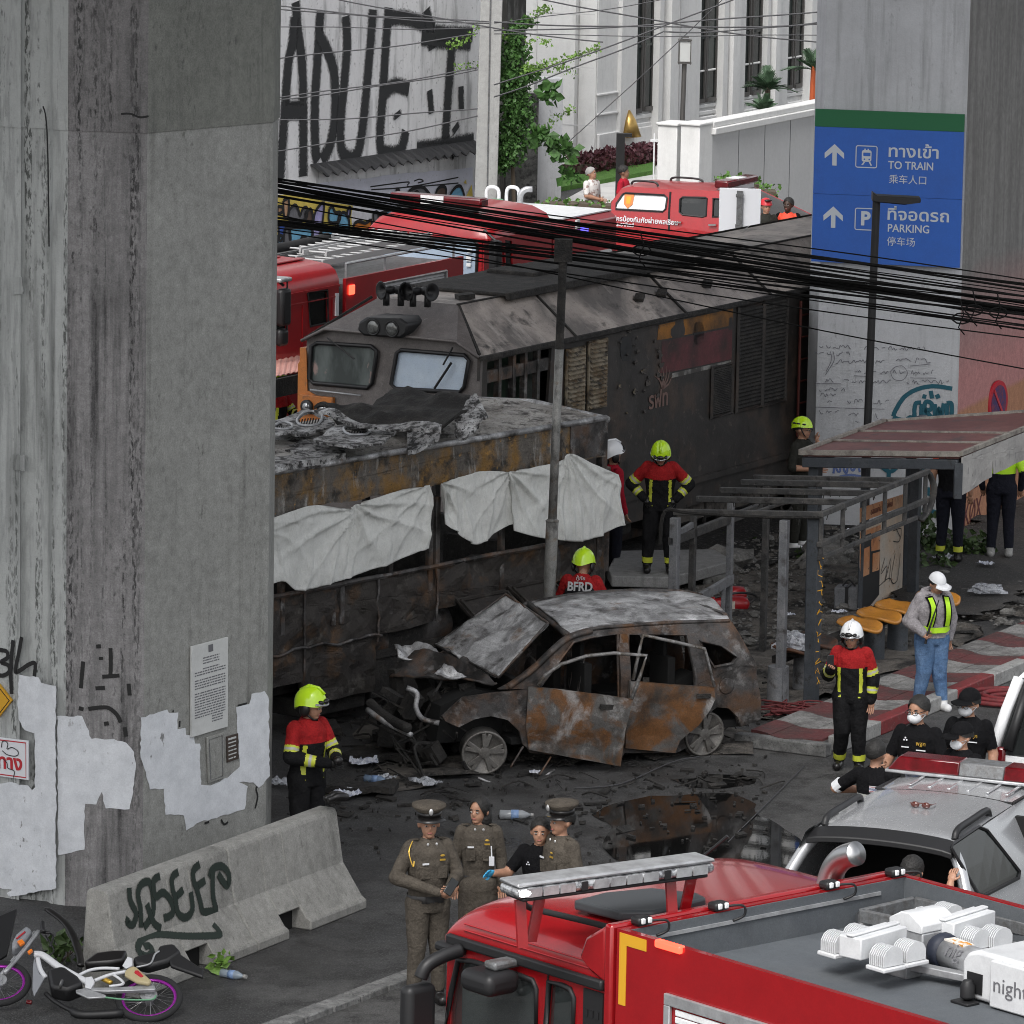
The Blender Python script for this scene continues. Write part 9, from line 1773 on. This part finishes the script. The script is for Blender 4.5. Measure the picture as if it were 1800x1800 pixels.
t,U,k=person('woman in white cap with grey hoodie and green safety vest',G(1634,1247),22,1.55,1.28,dict(elR=(-.30,.04,1.12),wrR=(-.22,-.2,1.02),elL=(.29,.08,1.12),wrL=(.27,.06,.88),anL=(.15,-.05,.09),anR=(-.13,.08,.09),curl=.9),3,(12,22),top=('hoodie',),bot=('jeans',),shoes='shoe_white',hat='cap_w',vox=.011)
def strap(o_,s):o_.ribbon(smoothline([(.115*s,-.150,1.08),(.105*s,-.19,1.22),(.10*s,-.175,1.34),(.11*s,-.09,1.43),(.12*s,.02,1.45)],4),.10,(0,-1,.2),.012)
for s in (-1,1):
 o_=MB();strap(o_,s);o_.UV=None;o_.V=[tuple(U(v)) for v in o_.V];o_=o_.build('vest_strap',M['shirt_black'],t,recalc=False);o_.modifiers.new('s','SOLIDIFY').thickness=.004
 o_=MB();o_.ribbon(smoothline([(.115*s,-.156,1.08),(.105*s,-.198,1.22),(.10*s,-.183,1.34),(.11*s,-.098,1.435)],4),.06,(0,-1,.2),.018);o_.UV=None;o_.V=[tuple(U(v)) for v in o_.V];o_.build('vest_stripe',M['hiviz'],t,recalc=False)
deco(t,'vest_waist','hiviz',lambda o_:o_.ribbon(smoothline([(-.19,-.08,1.05),(-.1,-.172,1.04),(0,-.19,1.04),(.1,-.172,1.04),(.19,-.08,1.05)],4),.07,(0,-1,.05),.012) and None,U);deco(t,'hood','hoodie',lambda o_:o_.tube(smoothline([(-.10,-.07,1.44),(-.12,.06,1.47),(0,.13,1.48),(.12,.06,1.47),(.10,-.07,1.44)],5),.045,10),U)
o_=MB();o_.tube([(0,0,.0),(.02,0,.10),(.14,-.02,.50)],[.016,.014,.006],8);o_=o_.build('radio_stick',M['black'],None,loc=t.matrix_basis@U((-.22,-.27,.9)),rz=.3);tag(o_,'black stick microphone held by the woman in cap','microphone')
t,U,k=person('man in green helmet and dark uniform with hand at his mouth',G(1404,968),58,1.72,.98,dict(elR=(-.25,.0,1.12),wrR=(-.02,-.24,1.1),elL=(.2,-.2,1.2),wrL=(.06,-.2,1.45)),0,(12,4),top=('olive',),bot=('olive',),shoes='shoe_white',hat='climb',sleeve=1.15,glasses=True,vox=.013);deco(t,'name_patch','sign_white',lambda o_:o_.bx(-.12,-.02,-.139,-.134,1.29,1.33),U)
person('man in black shirt with red armband beneath red shelter roof',G(1668,988,.09),165,1.74,1.08,dict(elR=(-.26,.05,1.13),wrR=(-.25,.0,.88)),0,(0,0),top=('shirt_black',lambda tg,tt,X,Y,Z:(tg=='uarm')& (tt>.25)& (tt<.5),'orange_vest'),bot=('navy','band_y'),sleeve=.75,vox=.014)
person('person in lime safety vest behind the grey shelter fascia',G(1757,979,.09),176,1.72,1.12,dict(elR=(-.27,.05,1.13),elL=(.3,.05,1.15)),0,(0,0),top=('hiviz',lambda tg,tt,X,Y,Z:((Z<1.1)& (tg !='uarm'))| (tg=='farm'),'navy'),bot=('navy',),hat='cap',shoes='kerb_white',vox=.014)
PO=dict(top=('khaki',),bot=('khaki',),belt='leather',vox=.010)
t,U,k=person('police officer in peaked cap holding a phone in both hands',G(749,1764),22,1.72,1.14,dict(elL=(.26,-.03,1.14),wrL=(.09,-.29,1.10),elR=(-.30,.0,1.14),wrR=(-.02,-.31,1.06),curl=.9,pnL=(-1,0,.3),pnR=(1,0,.5)),0,(-14,3),hat='peak',**PO)
def badges(t,U,S=1):
 deco(t,'medal_bar','gold',lambda o_:(o_.bx(.05,.10,-.152,-.146,1.30,1.315),o_.ell((.075,-.15,1.345),(.022,.006,.01),8,5)),U);deco(t,'name_tag','sign_white',lambda o_:o_.bx(-.11,-.05,-.153,-.146,1.27,1.285),U)
 for s in (-1,1):deco(t,'shoulder_board','khaki',lambda o_:o_.bar((.09*s,.01,1.468),(.17*s,.01,1.46),.05,.012),U,.003);deco(t,'chest_pocket','khaki',lambda o_:o_.bx(.035*s-.0,.125*s,-.142,-.128,1.14,1.25),U,.004);deco(t,'collar_pin','silver_badge',lambda o_:o_.ell((.04*s,-.092,1.435),(.012,.008,.014),8,5),U)
badges(t,U);deco(t,'shoulder_cord','gold',lambda o_:o_.tube(smoothline([(-.16,-.03,1.46),(-.215,-.09,1.38),(-.19,-.13,1.26),(-.17,-.10,1.3)],4),.006,5),U)
o_=MB();o_.box((0,0,0),(.08,.012,.16),rot=Matrix.Rotation(R(35),3,'Y')@Matrix.Rotation(R(-35),3,'X'));o_=o_.build('phone',M['glass'],None,loc=t.matrix_basis@U((.05,-.42,1.13)),bevel=.006);tag(o_,'smartphone held by the officer in front','phone')
t,U,k=person('woman police officer with black bob hair and long skirt',Vector((*G(843,1399,1.64)[:2],0)),2,1.60,.98,dict(elL=(.215,.03,1.13),wrL=(.225,-.03,.90),elR=(-.215,.03,1.13),wrR=(-.225,-.03,.90)),0,(-30,2),long_=True,skirt=True,shoes='leather',**PO);badges(t,U);deco(t,'id_card','sign_white',lambda o_:o_.bx(.095,.145,-.158,-.150,1.10,1.19),U);deco(t,'lanyard','white_cloth2',lambda o_:o_.bar((.12,-.15,1.19),(.115,-.145,1.29),.012,.006),U)
BK=dict(top=('shirt_black',),bot=('shirt_black',),sleeve=.8)
t,U,k=person('man in black shirt pointing with a blue gloved hand',Vector((*G(950,1444,1.56)[:2],0)),-20,1.56,1.0,dict(elR=(-.30,-.08,1.18),wrR=(-.36,-.30,1.22),curl=.2),0,(14,2),hand='blue_glove',**BK);deco(t,'waist_band','band_s',lambda o_:o_.tube([(.158*math.cos(R(a)),.122*math.sin(R(a)),.98) for a in range(0,360,20)],.018,6,closed=True),U);deco(t,'chest_emblem','sign_white',lambda o_:[o_.ell((-.07+dx,-.137,1.30+dz),(.008,.004,.008),6,4) for dx,dz in ((0,.02),(-.012,0),(.012,0))],U)
t,U,k=person('police officer in gold braided cap facing left beside pointing man',Vector((*G(988,1412,1.76)[:2],0)),-58,1.70,1.14,None,0,(0,2),hat='peak',**PO);badges(t,U);deco(t,'gold_braid','gold',lambda o_:o_.tube([(.06*math.cos(R(a))*1.9,.01+.145*math.sin(R(a)),1.648) for a in range(215,330,10)],.010,6),lambda p:U(p))
MG='investigators behind the silver pickup'
def emblem(t,U):
 text('พฐก',.055,M['gold'],t,frame(U((.075,-.147,1.32)),(1,0,0),(0,-1,.1)),ext=.004);deco(t,'chest_emblem','sign_white',lambda o_:[o_.ell((-.075+dx,-.140,1.345+dz),(.009,.004,.009),6,4) for dx,dz in ((0,.02),(-.012,0),(.012,0))],U);deco(t,'name_stitching','sign_white',lambda o_:(o_.bx(-.11,-.04,-.146,-.142,1.275,1.285),o_.bx(.03,.12,-.146,-.142,1.255,1.265)),U)
t,U,k=person('masked man with spectacles and bare head in black shirt',Vector((*G(1616,1219,1.86)[:2],0)),-22,1.80,1.12,dict(elR=(-.27,-.02,1.12),wrR=(-.2,-.30,1.12),elL=(.29,-.06,1.12),wrL=(.02,-.26,1.10),curl=.8),0,(-14,4),mask=True,glasses=True,hand='blue_glove' if False else None,**BK);emblem(t,U);deco(t,'wristwatch','silver_badge',lambda o_:o_.ell((.045,-.27,1.10),(.03,.034,.034),10,6),U)
t,U,k=person('dark haired person with back turned wearing black uniform',Vector((*G(1540,1300,1.70)[:2],0)),152,1.66,1.05,dict(elL=(.40,.02,1.22),wrL=(.24,-.22,1.18),elR=(-.24,-.04,1.14),wrR=(-.18,-.28,1.25)),0,(0,6),hand='blue_glove',top=('shirt_black',lambda tg,tt,X,Y,Z:(abs(Z-1.2)<.018)& (tg=='torso'),'band_s'),bot=('shirt_black',),sleeve=.85)
deco(t,'sleeve_cuff','white_cloth2',lambda o_:o_.tube([(.34,.02,1.28),(.40,.015,1.225)],.066,12),U)
for m_,z0,z1 in (('sign_white',1.255,1.315),('sign_red',1.258,1.268),('sign_red',1.302,1.312),('blue_shirt',1.274,1.296)):deco(t,'flag_patch',m_,lambda o_:o_.bx(-.11,-.01,.145 if m_=='sign_white' else .15,.155,z0,z1),U)
text('พิสูจน์หลักฐาน',.05,M['gold'],t,frame(U((0,.150,1.09)),(-1,0,0),(0,1,0)),ext=.004)
t,U,k=person('masked man in black cap at back of the investigators',Vector((*G(1706,1204,1.84)[:2],0)),-20,1.76,1.08,dict(elR=(-.25,.0,1.12),wrR=(-.2,-.2,.95)),0,(-18,6),hat='cap',mask=True,glasses=True,**BK);emblem(t,U)
t,U,k=person('shorter masked person in black cap nearest silver pickup',Vector((*G(1694,1266,1.74)[:2],0)),-48,1.68,1.04,dict(elL=(.25,-.05,1.12),wrL=(.1,-.26,1.1)),0,(-10,10),hat='cap',mask=True,**BK);deco(t,'sleeve_patch','band_s',lambda o_:o_.bx(.215,.235,-.05,.05,1.24,1.265),U)
o_=MB();o_.box((0,0,0),(.24,.33,.006),rot=Matrix.Rotation(R(14),3,'X'));o_=o_.build('paper_sheet',M['white_cloth2'],None,loc=G(1628,1345,1.3),rz=-.5);tag(o_,'white paper sheet held above the red light bar','paper')
t,U,k=person('man with short hair inside open canopy behind fire truck',Vector((*G(1604,1512,1.70)[:2],0)),150,1.70,1.05,dict(elR=(-.28,-.05,1.25),wrR=(-.26,-.22,1.50)),0,(0,8),vox=.014,**BK)
FG=None
t,U,k=person('grey haired woman in patterned white blouse on pale driveway',Vector((*G(1041,297,1.58)[:2],0)),48,1.58,1.08,dict(elR=(-.22,-.05,1.15),wrR=(.0,-.22,1.08)),0,(14,-6),top=('pattern',),bot=('olive',),hair='grey_hair',sleeve=.9,vox=.015)
person('man in dark red shirt beside the red pickup canopy',Vector((*G(1097,292,1.68)[:2],0)),72,1.66,1.0,None,0,(14,0),top=('red_shirt',),bot=('navy',),sleeve=.8,vox=.015,skin='skin_tan')
person('rescuer in red helmet and olive uniform near white car',Vector((*G(1347,350,1.74)[:2],0)),18,1.70,1.05,dict(elL=(.24,-.02,1.14),wrL=(.05,-.24,1.1)),0,(0,0),top=('olive',),bot=('olive',),hat='red',vox=.015)
person('dark skinned man in red vest near the white car',Vector((*G(1386,349,1.74)[:2],0)),-10,1.72,1.12,None,0,(-16,0),top=('shirt_black',lambda tg,tt,X,Y,Z:(tg=='torso'),'orange_vest'),bot=('navy',),skin='skin_dark',vox=.015)
person('person in orange vest partly hidden by the pale pillar',Vector((*G(1421,358,1.68)[:2],0)),60,1.68,1.05,None,18,(0,10),top=('orange_vest',),bot=('navy',),vox=.016)
person('helmeted person in dark red top behind end of burnt bus',Vector((*G(1078,772,1.8)[:2],0)),120,1.70,1.05,None,0,(0,0),top=('red_shirt',),bot=('navy',),hat='fire_w',vox=.016)
t5=dict(FF);person('firefighter mostly hidden between big pillar and locomotive',Vector((*G(486,640,1.84)[:2],0)),60,1.70,1.05,dict(elL=(.24,-.12,1.15),wrL=(.1,-.32,1.15)),0,(0,8),vox=.016,**t5)
MO=G(262,1790);bn3=Vector((-.03,-.47,.88)).normalized();mt_=thing('motorcycle','stripped white framed motorcycle with purple rims fallen beside barrier','motorcycle',MO);zk=lambda x,y:(x*.2,y*.2+1560)
def K(x,y,o_=.0):return onplane(*zk(x,y),MO+bn3*(.06+o_),bn3)-MO
def KT(nm,pts,r_,m_,o_=0.,flat=1.,par=None):b_=MB();b_.tube(smoothline([K(*p,o_) for p in pts],4),r_,8,flat=flat);return b_.build(nm,M[m_],par or mt_,smooth=True)
def KP(nm,pts,m_,o_=0.,th=.03,bevel=.006):
 q=[K(*p,o_) for p in pts];b_=MB();n_=len(q);b_.add([p+bn3*th/2 for p in q]+[p-bn3*th/2 for p in q],[(i,(i+1)%n_,n_+(i+1)%n_,n_+i) for i in range(n_)]+[tuple(range(n_))]+[tuple(range(2*n_-1,n_-1,-1))]);return b_.build(nm,M[m_],mt_,bevel=bevel)
cm('moto_white',(.62,.63,.65),.35,coat=.4);cm('purple_rim',(.34,.03,.36),.25,metal=.5);cm('tan_plate',(.42,.35,.2),.5);cm('indicator',(.8,.2,.02),.3);cm('moto_grey',(.25,.26,.28),.4)
rx=K(1000,600)-K(900,600);rx.normalize();ry=bn3.cross(rx)
for (cx,cy,rr_,nm) in ((1310,975,.265,0),(-10,845,.255,1)):
 c_=K(cx,cy);pw=lambda r_,a,o_=0:c_+rx*r_*math.cos(a)+ry*r_*math.sin(a)+bn3*o_
 b_=MB();b_.tube([pw(rr_,R(i*10)) for i in range(36)],.030,8,closed=True);wo_=b_.build('wheel',M['rubber'],mt_,smooth=True);b_=MB();b_.tube([pw(rr_-.035,R(i*10)) for i in range(36)],.016,8,closed=True);b_.build('rim',M['purple_rim'],wo_,smooth=True)
 b_=MB()
 for i in range(26):a=R(i*13.85);b_.tube([pw(.03,a+.5*(-1)**i,.03*(-1)**(i//2)),pw(rr_-.04,a)],.0022,3)
 b_.build('spokes',M['chrome'],wo_);b_=MB();b_.tube([c_-bn3*.06,c_+bn3*.06],.035,14);b_.tube([c_+bn3*.03,c_+bn3*.045],.075,18);b_.build('hub',M['alu'],wo_,smooth='auto')
KT('frame_spine',[(300,590),(380,600),(520,700),(700,800),(800,850)],.034,'moto_white',.06);KT('frame_tube',[(330,620),(355,720),(400,790)],.022,'moto_white',.07);KT('subframe',[(680,780),(780,730),(900,710),(1050,715)],.015,'moto_white',.07);KT('subframe',[(830,820),(960,770),(1110,740)],.017,'moto_white',.08);KT('subframe',[(960,870),(1080,850),(1060,810),(1000,770)],.013,'moto_white',.08);KP('pivot_plate',[(750,800),(810,790),(835,840),(800,900),(750,890)],'moto_white',.09)
KP('swingarm',[(800,890),(950,890),(1360,870),(1365,910),(950,925),(800,920)],'alu',.10,.035);KP('step_bar',[(665,905),(750,890),(930,950),(930,970),(780,980),(670,930)],'alu',.12,.02);KT('front_fork',[(40,750),(180,590),(340,385)],.020,'alu',.09);KT('front_fork',[(10,770),(150,600),(310,395)],.020,'alu',-.03);KT('handlebar',[(345,390),(400,395),(440,400)],.013,'black',.08);KT('handlebar_grip',[(372,305),(372,340),(385,390)],.02,'black',.1);KP('headlamp_cowl',[(110,510),(140,450),(235,370),(290,410),(230,490),(170,550),(105,580)],'moto_grey',.04,.12,.03)
KT('cowl_stripe',[(145,450),(220,390)],.008,'sign_red',.11);KP('indicator',[(150,480),(195,462),(220,490),(180,515)],'indicator',.12,.03);KP('indicator',[(240,570),(275,545),(290,560),(255,590)],'indicator',.12,.03);KP('engine',[(420,770),(560,740),(690,830),(740,900),(600,960),(450,930)],'black',.02,.16,.03);KT('engine_cover',[(535,850),(545,852)],.045,'grey_metal',.12);KP('leg_shield',[(300,620),(350,770),(400,790),(300,960),(285,900),(290,700)],'moto_grey',.06,.02)
KP('saddle',[(740,690),(850,610),(1000,590),(1120,590),(1090,680),(960,700),(770,710)],'leather',.06,.12,.035);KP('seat_plate',[(1120,612),(1165,625),(1165,690),(1110,715),(1075,690)],'moto_white',.10,.015);KP('tail_unit',[(1170,640),(1380,590),(1400,540),(1530,520),(1600,600),(1480,680),(1300,730),(1180,700)],'black',.04,.10,.03);KP('rear_mudguard',[(1480,620),(1560,580),(1790,730),(1785,800),(1500,700)],'black',.06,.04,.015);KT('tail_bracket',[(1200,700),(1320,670),(1360,590),(1400,560)],.009,'alu',.10)
sv=KP('side_plate',[(1100,740),(1160,700),(1200,710),(1335,830),(1310,860),(1200,840),(1095,780)],'tan_plate',.14,.04,.015);KP('red_sticker',[(1185,730),(1215,730),(1262,780),(1240,792),(1180,752)],'sign_red',.163,.008);KT('shock_spring',[(900,800),(980,840)],.022,'gold',.05);KT('exhaust',[(400,930),(480,1000),(620,1080),(740,1120),(1080,1105)],[.02]*9+[.04]*8,'black',.0);KT('chain',[(920,965),(1100,985),(1330,985),(1370,950)],.008,'green_cap',.12);KT('front_mudguard',[(390,195),(430,200),(560,300),(640,420),(700,600),(710,690)],[.03]*4+[.04]*12+[.035]*5,'leather',-.02,.5);KT('tail_lamp',[(235,1005),(280,1012)],.02,'red_lens',0);KP('side_fairing',[(-100,300),(150,195),(60,600),(-100,700)],'black',-.15,.03);KT('cables',[(400,420),(450,500),(470,570),(380,620)],.008,'black',.05);KT('cables',[(430,400),(470,430),(440,520)],.008,'black',.05)
